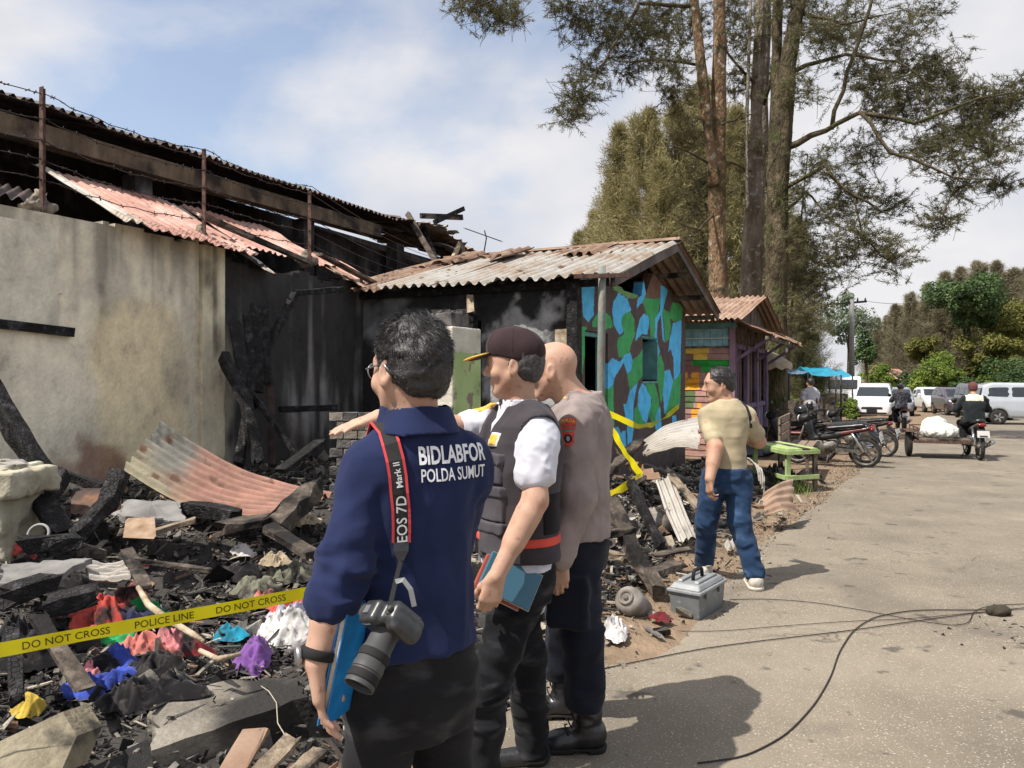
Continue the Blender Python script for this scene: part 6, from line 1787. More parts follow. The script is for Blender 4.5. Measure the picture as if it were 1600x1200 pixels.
hand(S, wo_, (-0.05, 0.02, -1), (0.15, 1.0, 0.0), (-1, 0, 0), curl=(0.35, 0.6, 0.5), thumb=(0.85, 0.35, 0.35), sc=1.05)
hand(S, wr_, (-0.1, 0.0, -1), (0.1, -1.0, 0.0), (-1, 0, 0), curl=(0.35, 0.5, 0.4))
S.build('body', M_skin_b, po); ho_.face_bits(po)
S = SDF(lo, hi, 0.006)
Fo.torso(S, 0.012, hem=0.90, belly=0.012)
S.chain([Fo(0.14, -0.01, 1.405), Fo(0.185, -0.012, 1.37), eo, wo_ + (eo - wo_) * 0.03], [0.068, 0.074, 0.064, 0.049], 0.03)
S.chain([Fo(-0.14, 0, 1.405), Fo(-0.185, -0.012, 1.37), er, wr_], [0.068, 0.074, 0.062, 0.05], 0.03)
sA = S.A.copy()
S.wrinkle(0.009, 8, (1.1, 1.1, 0.5), seed=21); S.wrinkle(0.004, 20, (1, 1, .7), seed=22)
us = S.build('uniform_shirt', M_taupe, po)
ub = bvh_of(us)
S2 = SDF(Fo(0, 0, 1.3) - 0.22, Fo(0, 0, 1.6) + 0.22, 0.005)
S2.loft([(Fo(0, -0.006, 1.432), .112, .100), (Fo(0, 0.004, 1.475), .096, .092), (Fo(0, 0.020, 1.508), .086, .087)], Fo.l, Fo.f)
S2.loft([(Fo(0, -0.002, 1.42), .101, .091), (Fo(0, 0.004, 1.47), .087, .083), (Fo(0, 0.016, 1.55), .079, .080)], Fo.l, Fo.f, sub=True, k=0)
uc = S2.build('collar', M_taupe, us)
FMo = np.stack([Fo.l, Fo.f, np.array([0, 0, 1])], 1)
def opanel(g, c, half, M, nm, m_, par):
    T = SDF.__new__(SDF); T.lo = np.array(lo, np.float32); T.h = 0.006; T.n = np.array(sA.shape); T.A = sA - g
    B = T.like(); B.bx(c, half, M, r=0.002); T.A = np.maximum(T.A, B.A)
    return T.build(nm, m_, par)
opanel(0.006, Fo(0.105, -0.005, 1.46), (0.055, 0.028, 0.06), FMo, 'shoulder_strap', cloth('dark_taupe_trim', (0.13, 0.10, 0.09)), us)
opanel(0.010, Fo(0.105, -0.005, 1.46), (0.052, 0.022, 0.06), FMo, 'epaulette', M_taupe, us)
# cuffs, gold collar badge
opanel(0.005, wo_ + (eo - wo_) * 0.11, (0.09, 0.09, 0.018), None, 'cuff', M_taupe, us)
mb = MB(); mb.lathe([(0.0, 0.006), (0.013, 0.004), (0.016, 0.0), (0.016, -0.002)], axis_m(Fo(0.098, 0.036, 1.468), (Fo.l * 0.85 + Fo.f * 0.45 + np.array([0, 0, 0.25]))), 14); mb.build('collar_badge', M_gold, uc)
mb = MB(); mb.lathe([(0.0, 0.005), (0.008, 0.003), (0.010, 0.0), (0.010, -0.002)], axis_m(Fo(0.104, 0.045, 1.445), (Fo.l * 0.85 + Fo.f * 0.45 + np.array([0, 0, 0.25]))), 12); mb.build('collar_badge', M_gold, uc)
# sleeve badge: red arch with letters, stripes, shield and roundel, laid on the sleeve
def badge_poly(poly, c, right, up, d, off, m_, nm, par):
    vs = []
    for (x, y) in poly:
        q = onto(ub, Vector(c) + Vector(right) * x + Vector(up) * y - Vector(d) * 0.3, d, off)
        vs.append(q if q is not None else Vector(c) + Vector(right) * x + Vector(up) * y)
    cen = sum(vs, Vector()) / len(vs); qc = onto(ub, cen - Vector(d) * 0.3, d, off)
    mb = MB(); n = len(vs); mb.add([qc or cen] + vs, [(0, 1 + i, 1 + (i + 1) % n) for i in range(n)])
    return mb.build(nm, m_, par)
bd = unit((0.12, 1.0, 0.0)); br_ = unit((1.0, -0.12, 0)); bu_ = (0, 0, 1)
bc_ = Vector(P(887, 672, 3.05))
arch_o = [(0.036 * math.sin(a) * 1.0, 0.046 + 0.012 * math.cos(a * 1.1) - 0.010) for a in np.linspace(-1.25, 1.25, 9)]
arch_i = [(0.032 * math.sin(a), 0.024 + 0.010 * math.cos(a * 1.1) - 0.010) for a in np.linspace(1.25, -1.25, 9)]
badge_poly(arch_o + arch_i, bc_, br_, bu_, bd, 0.004, M_redp, 'arch_badge', us)
print_text('POLDA', ub, bc_ + Vector((0, 0, 0.037)), br_, bu_, bd, 0.019, M_gold, us, bold=0.02, off=0.0065, stretch=0.95, arc=5)
for k in range(2):
    y0 = 0.016 - k * 0.012
    badge_poly([(-0.030, y0), (-0.015, y0 + 0.005), (0.0, y0 + 0.007), (0.015, y0 + 0.005), (0.030, y0), (0.030, y0 - 0.007), (0.015, y0 - 0.002), (0.0, y0), (-0.015, y0 - 0.002), (-0.030, y0 - 0.007)], bc_, br_, bu_, bd, 0.004, M_redp, 'sleeve_stripe', us)
sh_poly = [(-0.026, -0.012), (-0.014, -0.007), (0, -0.011), (0.014, -0.007), (0.026, -0.012), (0.022, -0.040), (0.026, -0.050), (0.012, -0.064), (0, -0.068), (-0.012, -0.064), (-0.026, -0.050), (-0.022, -0.040)]
shd = badge_poly(sh_poly, bc_, br_, bu_, bd, 0.004, M_redp, 'shield_badge', us)
badge_poly([(0.017 * math.cos(a), -0.036 + 0.017 * math.sin(a)) for a in np.linspace(0, 6.2, 16)], bc_, br_, bu_, bd, 0.0055, M_rubber, 'roundel', shd)
badge_poly([(0.008 * math.cos(a), -0.036 + 0.011 * math.sin(a)) for a in np.linspace(0, 6.2, 12)], bc_, br_, bu_, bd, 0.007, mat('grey_thread', (0.35, 0.33, 0.33), rough=0.8), 'roundel_emblem', shd)
# cargo trousers
S = SDF((-0.25, 2.85, 0.0), (0.75, 3.95, 1.0), 0.007)
S.loft([(Fo(0, 0.0, 0.76), .155, .122), (Fo(0, -0.005, 0.86), .170, .130), (Fo(0, 0, 0.96), .168, .122)], Fo.l, Fo.f, k=0.03)
legs_o = [([Fo(0.085, 0, 0.84), np.array([0.300, 3.24, 0.50]), np.array([0.310, 3.27, 0.24])], (0.300, 3.275)), ([Fo(-0.085, 0, 0.84), np.array([0.245, 3.52, 0.50]), np.array([0.235, 3.60, 0.22])], (0.225, 3.60))]
for pts, _ in legs_o:
    S.chain(pts, [0.100, 0.086, 0.082], 0.03)
S.bx(Fo(0.185, 0.01, 0.66), (0.035, 0.085, 0.11), FMo, r=0.02, k=0.015)
S.wrinkle(0.008, 8, (1.0, 1.0, 1.5), seed=23); S.cut((0, 0, 0.19), (0, 0, -1))
S.build('cargo_trousers', M_ink, po)
for k_, (_, (x, y)) in enumerate(legs_o):
    S = SDF((x - .3, y - .2, -0.01), (x + .25, y + .2, .34), 0.006)
    S.cone((x + 0.05, y, 0.075), (x - 0.10, y - 0.01, 0.055), 0.050, 0.046, 0.02); S.cone((x - 0.08, y - 0.01, 0.055), (x - 0.155, y - 0.015, 0.050), 0.048, 0.040, 0.02)
    S.cone((x + 0.03, y, 0.09), (x + 0.015, y, 0.27), 0.058, 0.060, 0.04); S.wrinkle(0.005, 14, (1, 1, 2), seed=31, where=lambda p: sstep(p[:, 2], 0.09, 0.14)); S.cut((0, 0, 0.036), (0, 0, -1))
    bt_ = S.build('boot', M_leather, po)
    S = SDF((x - .3, y - .2, -0.01), (x + .25, y + .2, .1), 0.006)
    S.cone((x + 0.05, y, 0.035), (x - 0.155, y - 0.015, 0.035), 0.055, 0.046, 0.0); S.cut((0, 0, 0.040), (0, 0, 1)); S.cut((0, 0, 0.013), (0, 0, -1)); S.bx((x - 0.01, y, 0.015), (0.03, 0.1, 0.012), None, sub=True)
    S.build('boot_sole', M_rubber, bt_)
    for j in range(4):
        z_ = 0.10 + 0.028 * j; xx = x - 0.062 + 0.014 * j
        mb = MB(); mb.tube([(xx, y - 0.050, z_), (xx - 0.012, y - 0.02, z_ + 0.012), (xx - 0.012, y + 0.02, z_ + 0.012), (xx, y + 0.05, z_)], 0.0035, 5); mb.build('boot_lace', M_rubber, bt_)

# --- the walking man in khaki tee and jeans
tan_G = (1.655, 5.92)
Ft = Figure(tan_G, (0.12, 0.99), sc=0.955)
pt = thing('person', 'stocky man in khaki tee and blue jeans walking past the toolbox, looking aside', 'person', (tan_G[0], tan_G[1], 0), 'people at the scene')
ht = Head((1.600, 5.94, 1.535), (-0.975, 0.02, -0.10), (0.0, 0.0, 1), 1.09)
tl = Ft(0.155, 0, 1.35); te = np.array(P(1123, 712, 5.74)); tw = np.array(P(1110, 752, 5.62))
tr = Ft(-0.175, 0, 1.35); tre = np.array(P(1186, 690, 5.98)); trw = np.array(P(1172, 690, 6.20))
te = np.array(P(1118, 700, 5.80)); tw = np.array(P(1109, 748, 5.70))
lo, hi = (1.2, 5.4, -0.02), (2.2, 6.5, 1.76)
S = SDF(lo, hi, 0.0075)
ht.skin(S); ht.neck(S, Ft(0, 0.0, 1.43), 0.064)
Ft.torso(S, -0.03, k=0.02, belly=0.02, wide=.88)
S.chain([tl, te, tw], [0.060, 0.055, 0.037], 0.03); S.cone(te, te + (tw - te) * 0.5, 0.058, 0.049, 0.02)
S.chain([tr, tre, trw], [0.062, 0.050, 0.035], 0.03)
hand(S, tw, (-0.02, -0.05, -1), (0.9, 0.3, 0.0), (0.2, 1, 0), curl=(0.4, 0.6, 0.5), sc=1.05)
hand(S, trw, (-0.6, 0.5, 0.2), (0, 0, -1), (-0.5, 0.5, 0), curl=(0.5, 0.6, 0.4))
S.build('body', M_skin_c, pt); ht.face_bits(pt)
hs = SDF(ht.c - 0.2, ht.c + 0.2, 0.006); ht.hair(hs, 0.008, slope=0.72, off=-0.004, wr=0.003); tho = hs.build('hair', M_hair, pt)
strands('hair_strands', hs, ht, tho, M_hair, n=3000, L=0.012, w=0.003)
S = SDF(lo, hi, 0.0075)
Ft.torso(S, 0.0, hem=0.80, belly=0.030, wide=0.90)
S.cone(Ft(0.04, -.01, 1.45), Ft(.17, 0, 1.375), .055, .058, .03); S.chain([Ft(0.13, 0, 1.375), Ft(0.150, 0, 1.32), tl + (te - tl) * 0.66], [0.058, 0.064, 0.066], 0.02)
S.cone(Ft(-0.04, -.01, 1.45), Ft(-.17, 0, 1.375), .055, .058, .03); S.chain([Ft(-0.13, 0, 1.375), Ft(-0.158, 0, 1.32), tr + (tre - tr) * 0.66], [0.058, 0.066, 0.068], 0.02)
S.wrinkle(0.004, 9, (0.8, 0.8, 1.3), seed=41)
tee = S.build('khaki_tee', M_tee, pt)
tb = bvh_of(tee)
S = SDF((1.2, 5.3, 0), (2.3, 6.6, 1.0), 0.008)
S.loft([(Ft(0, 0.0, 0.76), .155, .125), (Ft(0, -0.005, 0.88), .168, .135), (Ft(0, 0, 0.95), .158, .125)], Ft.l, Ft.f, k=0.03)
legs_t = [([Ft(0.095, 0, 0.86), np.array(P(1104, 815, 5.98)), np.array(P(1101, 890, 6.16))], P(1101, 900, 6.16)), ([Ft(-0.095, 0, 0.86), np.array(P(1155, 815, 5.84)), np.array(P(1179, 893, 5.78))], P(1179, 910, 5.78))]
for k_, (pts, _) in enumerate(legs_t):
    pts[2][2] = 0.12 if k_ == 0 else 0.13
    S.chain(pts, [0.104, 0.084, 0.070], 0.02); S.cone(pts[2], pts[2] + np.array([0, 0, 0.03]), 0.073, 0.070, 0.01)
S.wrinkle(0.006, 8, (1.0, 1.0, 1.6), seed=47); S.cut((0, 0, 0.085), (0, 0, -1))
S.build('jeans', M_jeans, pt)
for k_, (_, p) in enumerate(legs_t):
    x, y = p.x, p.y
    S = SDF((x - .25, y - .3, -0.01), (x + .25, y + .35, .2), 0.0075)
    S.cone((x, y - 0.03, 0.075), (x + 0.02, y + 0.17, 0.045), 0.052, 0.042, 0.02); S.cone((x, y - 0.03, 0.07), (x, y - 0.02, 0.14), 0.05, 0.045, 0.02); S.wrinkle(0.004, 16, seed=50); S.cut((0, 0, 0.036), (0, 0, -1))
    so = S.build('sneaker', M_shoe, pt)
    S = SDF((x - .25, y - .3, -0.01), (x + .25, y + .35, .1), 0.0075); S.cone((x, y - 0.03, 0.03), (x + 0.02, y + 0.18, 0.03), 0.060, 0.048, 0.0); S.cut((0, 0, 0.040), (0, 0, 1)); S.cut((0, 0, 0.013), (0, 0, -1)); S.build('sneaker_sole', M_shoe, so)
# thin bag strap over his right shoulder
pts = []; nn = []
for (u, v) in ((1158, 628), (1166, 636), (1171, 650), (1173, 668)):
    h_ = tb.ray_cast(eye, (P(u, v, 1) - eye).normalized())
    if h_[0] is not None: pts.append(h_[0] + h_[1] * 0.004); nn.append(h_[1])
if len(pts) > 1: ribbon(pts, 0.022, nn, 'bag_strap', M_strap, pt, 0.004)
# === DEBRIS OF THE BURNT PLOT
def timber(p, q, w, h, m_, label, group='burnt timbers', n=8, jit=None, taper=0.0, name='timber', up=(0, 0, 1), bend=0.0):
    p = Vector(p); q = Vector(q); d = (q - p); L = d.length; y = d / L
    x = y.cross(Vector(up)); 
    if x.length < 1e-3: x = y.cross(Vector((1, 0.2, 0)))
    x.normalize(); z = x.cross(y)
    jit = min(w, h) * (0.09 if m_ is M_char else 0.15) if jit is None else jit
    n = max(3, int(L / 0.12)) if n == 8 else n
    vs = []; fs = []
    for i in range(n + 1):
        f = i / n; k = 1 - taper * f
        c = p + d * f + z * bend * math.sin(f * math.pi) + x * random.uniform(-jit, jit) * .6
        for a_, b_ in ((-.5, -.4), (-.4, -.5), (.4, -.5), (.5, -.4), (.5, .4), (.4, .5), (-.4, .5), (-.5, .4)):
            vs.append(c + x * (a_ * w * k + random.uniform(-jit, jit)) + z * (b_ * h * k + random.uniform(-jit, jit)) + y * (random.uniform(-1, 1) * w * (0.35 if i in (0, n) else 0.05)))
    for i in range(n):
        for k in range(8):
            k2 = (k + 1) % 8
            fs.append((i * 8 + k, i * 8 + 8 + k, i * 8 + 8 + k2, i * 8 + k2))
    fs += [tuple(range(8)), tuple(reversed(range(n * 8, n * 8 + 8)))]
    mb = MB(); mb.add(vs, fs, False)
    return tag(mb.build(name, m_), label, 'timber', group)

M_burnt_wood = mat('half_burnt_wood', [(0, (0.030, 0.024, 0.020)), (0.5, (0.085, 0.067, 0.053)), (1, (0.20, 0.165, 0.135))], scale=13, detail=9, rough=0.9, bump=0.9, bscale=30, rough_n=.7, mask=[(4, 0.44, 0.58, (0.014, 0.012, 0.011))])
M_dirty_wood = mat('dirty_pale_wood', [(0, (0.12, 0.088, 0.06)), (0.5, (0.24, 0.185, 0.13)), (1, (0.38, 0.31, 0.23))], scale=12, detail=8, rough=0.9, bump=0.6, rough_n=.65, mask=[(6, .54, .66, (.04, .033, .028))])
T_ = [
 ((-25, 590, 5.6), (70, 745, 5.35), .12, .12, M_char, 'thick charred beam leaning on the pale wall behind the concrete stump'),
 ((350, 558, 7.55), (385, 628, 7.4), .105, .10, M_char, 'upper half of a scaly charred trunk leaning at the pilaster'),
 ((383, 622, 7.4), (404, 722, 7.2), .10, .09, M_char, 'lower half of a scaly charred trunk standing by the pilaster'),
 ((460, 460, 8.6), (394, 590, 7.7), .075, .07, M_char, 'long charred pole slanting up to the bracket on the black wall'),
 ((396, 582, 7.7), (374, 724, 7.2), .085, .08, M_char, 'crackled charred pole foot crossing the leaning trunk'),
 ((460, 458, 8.6), (535, 452, 9.4), .07, .07, M_char, 'short charred bracket beam on the black wall'),
 ((366, 505, 7.75), (392, 640, 7.55), .13, .03, M_char, 'wide blackened board leaning behind the crossed poles'),
 ((399, 478, 8.0), (404, 610, 7.8), .11, .05, M_char, 'upright charred stud against the black wall, near one of the pair'),
 ((412, 476, 8.1), (416, 600, 7.9), .10, .05, M_char, 'upright charred stud against the black wall, far one of the pair'),
 ((386, 490, 7.9), (394, 600, 7.75), .08, .05, M_char, 'thin charred stud behind the wide blackened board'),
 ((420, 556, 8.0), (426, 722, 7.8), .07, .03, mat('brown_scorched_board', [(0, (0.02, 0.014, 0.012)), (1, (0.075, 0.05, 0.042))], scale=9, rough=.9), 'brownish scorched board upright on the black wall'),
 ((392, 612, 7.6), (464, 712, 7.5), .06, .05, M_char, 'thin charred pole sloping down from the crossed poles'),
 ((438, 640, 8.4), (527, 637, 8.9), .05, .07, M_char, 'charred ledger fixed low along the black wall'),
 ((440, 735, 7.0), (500, 690, 7.6), .12, .05, M_char, 'broad charred plank lying up against the wall base'),
 ((187, 738, 4.9), (168, 788, 4.75), .10, .09, M_char, 'knobbed top of a burnt branch sticking out of the heap'),
 ((171, 784, 4.75), (118, 838, 4.55), .09, .09, M_char, 'burnt branch slanting down into the heap'),
 ((128, 846, 4.5), (36, 852, 4.35), .12, .09, M_char, 'thick black log lying beside the concrete stump'),
 ((101, 738, 5.2), (72, 778, 5.0), .10, .09, M_char, 'pointed charred stake beside the concrete stump'),
 ((66, 782, 4.9), (100, 834, 4.7), .14, .06, M_char, 'broad charred plank end behind the black log'),
 ((104, 742, 5.3), (160, 762, 5.3), .07, .06, M_char, 'low charred rail under the pale wall'),
 ((290, 792, 5.4), (372, 806, 5.3), .10, .09, M_char, 'crackled charred beam under the large curled sheet'),
 ((340, 826, 4.9), (450, 806, 5.1), .17, .07, M_burnt_wood, 'thick grey plank lying below the large curled sheet'),
 ((432, 822, 4.9), (492, 762, 5.5), .13, .12, M_burnt_wood, 'half burnt log propped over the thick grey plank'),
 ((422, 826, 4.7), (492, 868, 4.3), .09, .05, M_burnt_wood, 'weathered board running down from the propped log'),
 ((190, 832, 4.9), (290, 818, 5.0), .08, .04, M_burnt_wood, 'pale grey board behind the scorched tile'),
 ((228, 835, 4.8), (305, 812, 5.0), .07, .03, M_dirty_wood, 'light split lath behind the scorched tile'),
 ((56, 962, 3.25), (134, 1075, 2.95), .065, .03, M_burnt_wood, 'flat grey plank sloping down past the police tape'),
 ((199, 862, 4.3), (228, 920, 3.9), .07, .03, M_burnt_wood, 'short split grey plank standing beside the ribbed scrap'),
 ((204, 874, 4.2), (328, 892, 4.05), .03, .025, M_burnt_wood, 'long thin stick lying across the ash'),
 ((20, 985, 3.2), (28, 1095, 2.9), .05, .04, M_char, 'short brown stake below the tape near the lower rubble'),
 ((70, 950, 3.4), (150, 928, 3.5), .12, .08, M_char, 'sooty beam end beside the red cloth'),
 ((0, 935, 3.5), (85, 905, 3.7), .12, .08, M_char, 'sooty beam under the grey roofing board'),
 ((400, 1142, 2.75), (360, 1210, 2.5), .09, .02, M_sheet_brown, 'brown rusty strip of the bundle by the slab edge'),
 ((455, 1155, 2.7), (400, 1215, 2.5), .07, .02, M_dirty_wood, 'pale strip of the bundle by the slab edge'),
 ((500, 1172, 2.65), (455, 1215, 2.5), .06, .02, M_dirty_wood, 'outer pale strip of the bundle by the slab edge'),
 ((955, 788, 6.0), (992, 868, 5.5), .10, .09, M_burnt_wood, 'upright splintered grey log in the roadside heap'),
 ((988, 862, 5.5), (1030, 925, 5.25), .10, .08, M_burnt_wood, 'lower end of the splintered log by the gas canister'),
 ((985, 750, 6.6), (1032, 852, 6.2), .07, .07, M_char, 'black charred post slanting through the roadside heap'),
 ((1048, 742, 7.3), (1096, 798, 6.9), .09, .03, M_dirty_wood, 'tan plank sliding down beside the long bent sheet'),
 ((1010, 728, 7.6), (1078, 752, 7.3), .08, .04, M_char, 'charred rail across the top of the roadside heap'),
 ((930, 790, 6.2), (1008, 744, 6.9), .035, .035, M_dirty_wood, 'pale stick carrying the turned police tape'),
 ((945, 745, 7.2), (1000, 690, 7.9), .10, .06, M_burnt_wood, 'grey beam end leaning on the camouflage wall'),
 ((925, 838, 5.6), (985, 828, 5.7), .09, .05, M_burnt_wood, 'short grey board at the foot of the splintered log'),
 ((930, 860, 5.4), (975, 872, 5.3), .05, .05, M_dirty_wood, 'pale pipe end lying low in the roadside heap'),
 ((1000, 905, 5.4), (1062, 880, 5.6), .12, .05, M_burnt_wood, 'broken board pointing at the toolbox'),
 ((1020, 868, 5.9), (1075, 858, 6.0), .10, .02, M_burnt_wood, 'flat board on the ground behind the toolbox'),
 ((1178, 792, 8.3), (1240, 788, 8.4), .12, .03, mat('brown_board', (0.24, 0.15, 0.10), rough=.8), 'brown board lying under the crumpled sheets'),
]
for (p, q, w, h, m_, lb) in T_:
    timber(P(*p), P(*q), w, h, m_, lb)

# large curled corrugated sheet in the middle of the plot
def patch_sheet(A, B, C, D, m_, name, label, ridges=9, amp=0.018, sag=0.1, seg=18, cat='metal sheet', curl=0.0, jag=0.02, group=None, par=None):
    """A-C one long side, B-D the other; ridges run from the A-B end to the C-D end"""
    A, B, C, D = [np.array(x) for x in (A, B, C, D)]
    s = np.linspace(0, 1, seg + 1); t = np.linspace(0, 1, ridges * 8 + 1)
    S, T = np.meshgrid(s, t, indexing='ij')
    sd = random.uniform(0, 50)
    S_ = S + (S > 0.9) * jag * fbm(T * 6, sd, 0, 3) - (S < 0.1) * jag * fbm(T * 6, sd + 5, 0, 3)
    pts = ((1 - S_) * (1 - T))[..., None] * A + ((1 - S_) * T)[..., None] * B + (S_ * (1 - T))[..., None] * C + (S_ * T)[..., None] * D
    nrm = np.cross(C - A, B - A); nrm = nrm / np.linalg.norm(nrm)
    if nrm[2] < 0: nrm = -nrm
    off = amp * np.sin(T * ridges * 2 * math.pi) - sag * np.sin(S * math.pi) + curl * (1 - S) ** 2 * T + 0.03 * fbm(S * 3 + sd, T * 3, sd, 3)
    pts = pts + off[..., None] * nrm
    ii = np.arange(S.size).reshape(S.shape)
    Q = np.stack([ii[:-1, :-1], ii[:-1, 1:], ii[1:, 1:], ii[1:, :-1]], -1).reshape(-1, 4)
    o = add_mesh(name, np_mesh(name, pts.reshape(-1, 3), Q), m_, par, smooth=True)
    return tag(o, label, cat, group) if par is None else o
M_sheet_mix = mat('pink_grey_rust_sheet', [(0, (0.6, 0.6, 0.6)), (0.5, (1, 1, 1)), (1, (1.5, 1.45, 1.4))], scale=3.5, detail=9, rough=0.7, bump=0.3, rough_n=0.7, attr='col', mask=[(6, 0.60, 0.70, (0.13, 0.07, 0.045))])
big_sheet = patch_sheet(P(252, 660, 6.5), P(192, 752, 5.75), P(520, 772, 6.1), P(446, 802, 5.35), M_sheet_mix, 'corrugated_sheet', 'large pink and grey rusted corrugated sheet curled up in the ash', ridges=8, amp=0.026, sag=0.14, seg=26, curl=0.1)
ss_ = np.repeat(np.linspace(0, 1, 27), 65); tt_ = np.tile(np.linspace(0, 1, 65), 27)
wg_ = sstep(ss_ + 0.25 * fbm(ss_ * 5, tt_ * 4, 2, 4), 0.18, 0.42)[:, None]; wy_ = sstep(0.2 - ss_ + 0.5 * (tt_ - .5) + .3 * fbm(ss_ * 6, tt_ * 6, 7, 3), 0, .3)[:, None]
cc_ = np.array([0.155, 0.15, 0.13]) * (1 - wg_) + np.array([0.27, 0.145, 0.11]) * wg_; cc_ = cc_ * (1 - .6 * wy_) + np.array([.33, .29, .18]) * .6 * wy_
colour_attr(big_sheet.data, cc_)
SH = [
 ((132, 878, 4.2), (140, 905, 4.0), (205, 872, 4.25), (203, 905, 4.0), M_sheet_grey, 'short ribbed scrap sheet beside the grey roofing board', 6, .02),
 ((1003, 690, 8.1), (1008, 714, 7.7), (1094, 652, 8.2), (1092, 700, 7.4), M_sheet_grey, 'pale grey corrugated sheet propped at the camouflage wall', 10, -.05),
 ((1024, 752, 7.2), (1050, 742, 7.3), (1062, 850, 6.5), (1088, 836, 6.6), M_sheet_grey, 'long bent sheet strip sliding off the roadside heap', 3, .02),
 ((1190, 772, 8.3), (1196, 806, 8.0), (1238, 750, 8.6), (1244, 800, 8.1), M_sheet_brown, 'crumpled rusty sheet beside the green bench', 4, -.06),
 ((1166, 715, 8.9), (1188, 735, 8.7), (1186, 752, 8.5), (1194, 768, 8.4), M_sheet_grey, 'pale curled sheet end behind the walking man', 3, -.08),
 ((1150, 838, 7.0), (1128, 850, 6.8), (1152, 852, 6.8), (1135, 860, 6.7), M_sheet_grey, 'small grey scrap lying between the walking man and the heap', 2, 0.0),
 ((960, 700, 8.2), (985, 735, 7.5), (1000, 722, 7.9), (1035, 745, 7.2), M_sheet_brown, 'twisted brown sheet under the propped corrugated sheet', 4, .05),
]
for (a, b, c, d, m_, lb, rd, sg) in SH:
    patch_sheet(P(*a), P(*b), P(*c), P(*d), m_, 'corrugated_sheet', lb, ridges=rd, amp=0.016, sag=sg, seg=12, jag=0.08, group='loose sheets in the rubble')

# flat slabs and boards
def slab(corners, th, m_, name, label, cat, n=10, rough=0.012):
    """corners: four 3d points of the top; slightly broken outline"""
    A, B, C, D = [Vector(c) for c in corners]
    mb = MB(); top = []; 
    for (p, q) in ((A, B), (B, C), (C, D), (D, A)):
        for i in range(n):
            f = i / n
            top.append(p.lerp(q, f) + Vector((random.uniform(-rough, rough), random.uniform(-rough, rough), random.uniform(-rough, rough) * 0.3)))
    mb.prism(top, (0, 0, -th))
    return tag(mb.build(name, m_), label, cat)
M_floor = mat('floor_concrete', [(0, (0.09, 0.078, 0.064)), (0.5, (0.20, 0.178, 0.147)), (1, (0.33, 0.30, 0.25))], scale=4.0, detail=9, rough=0.95, bump=0.7, bscale=45, rough_n=.7, mask=[(1.7, 0.40, 0.58, (0.03, 0.027, 0.025))])
slab([P(232, 1172, 2.78), P(478, 1090, 3.16), P(462, 1058, 3.36), P(240, 1072, 3.30)], 0.30, M_floor, 'floor_slab', 'broken concrete floor slab with ash on top at the edge of the road', 'slab', rough=0.018)
slab([P(0, 912, 3.75), P(55, 918, 3.7), P(142, 872, 4.1), P(0, 882, 4.05)], 0.03, mat('fibre_cement', [(0, (0.13, 0.12, 0.115)), (0.5, (0.20, 0.19, 0.18)), (1, (0.27, 0.26, 0.245))], scale=6, rough=.9, bump=.3, detail=8, mask=[(3, .58, .7, (.04, .036, .034))]), 'roofing_board', 'large flat grey roofing board lying on the rubble', 'board', rough=0.02)
slab([P(190, 806, 5.0), P(290, 815, 5.0), P(282, 784, 5.35), P(192, 780, 5.35)], 0.04, mat('fibre_cement', (0.3, 0.3, 0.3)), 'roofing_board', 'sooty grey board lying below the large curled sheet', 'board', rough=0.02)
def upright(pts, off, m_, name, label, cat):
    mb = MB(); mb.prism([Vector(p) for p in pts], off); return tag(mb.build(name, m_), label, cat)
upright([P(192, 840, 4.55), P(240, 842, 4.55), P(238, 812, 4.72), P(196, 814, 4.72)], (0, 0.03, 0.012), mat('scorched_tile', [(0, (0.15, 0.08, 0.05)), (0.5, (0.30, 0.20, 0.13)), (1, (0.42, 0.33, 0.24))], scale=9, rough=.8), 'scorched_tile', 'square scorched clay tile standing tilted in the ash', 'tile')
upright([P(110, 802, 5.0), P(165, 806, 5.0), P(166, 768, 5.15), P(112, 768, 5.15)], (0, 0.2, 0.01), mat('rusty_tin_box', [(0, (0.03, 0.025, 0.022)), (0.6, (0.075, 0.05, 0.04)), (1, (0.30, 0.14, 0.07))], scale=6, rough=.8), 'metal_box', 'burnt rusty metal box behind the slanting branch', 'box')
upright([P(0, 1158, 2.45), P(98, 1112, 2.62), P(120, 1150, 2.55), P(92, 1212, 2.4), P(0, 1225, 2.35)], (0.0, 0.16, -0.04), mat('mouldy_board', [(0, (0.12, 0.10, 0.068)), (0.5, (0.24, 0.205, 0.14)), (1, (0.34, 0.295, 0.21))], scale=7, detail=9, rough=.9, bump=.5, rough_n=.65, mask=[(4, .56, .68, (.05, .043, .034))]), 'broken_box', 'broken tan board box lying below the yellow scrap', 'box')

# concrete stump at the near left
stp = thing('concrete_stump', 'broken pale concrete stump with a wider cap of rubble', 'stump', tuple(P(10, 850, 4.55)))
S = SDF(P(10, 850, 4.6) - Vector((0.9, 0.4, 0.4)), P(10, 700, 4.6) + Vector((0.6, 0.6, 0.35)), 0.014)
c0 = P(-30, 808, 4.75); S.bx(c0, (0.27, 0.20, 0.32), None, r=0.015); S.wrinkle(0.012, 9, seed=2); S.build('stump_body', mat('pale_render', [(0, (0.25, 0.22, 0.155)), (0.5, (0.42, 0.385, 0.285)), (1, (0.52, 0.485, 0.38))], scale=5, detail=8, rough=.95, bump=.5, bscale=30), stp)
S = SDF(P(10, 850, 4.6) - Vector((0.9, 0.4, 0.4)), P(10, 700, 4.6) + Vector((0.6, 0.6, 0.35)), 0.014)
c1 = P(-28, 752, 4.73); S.bx(c1, (0.345, 0.24, 0.075), None, r=0.012); S.wrinkle(0.014, 10, seed=5); S.build('stump_cap', MATS['pale_render'], stp)
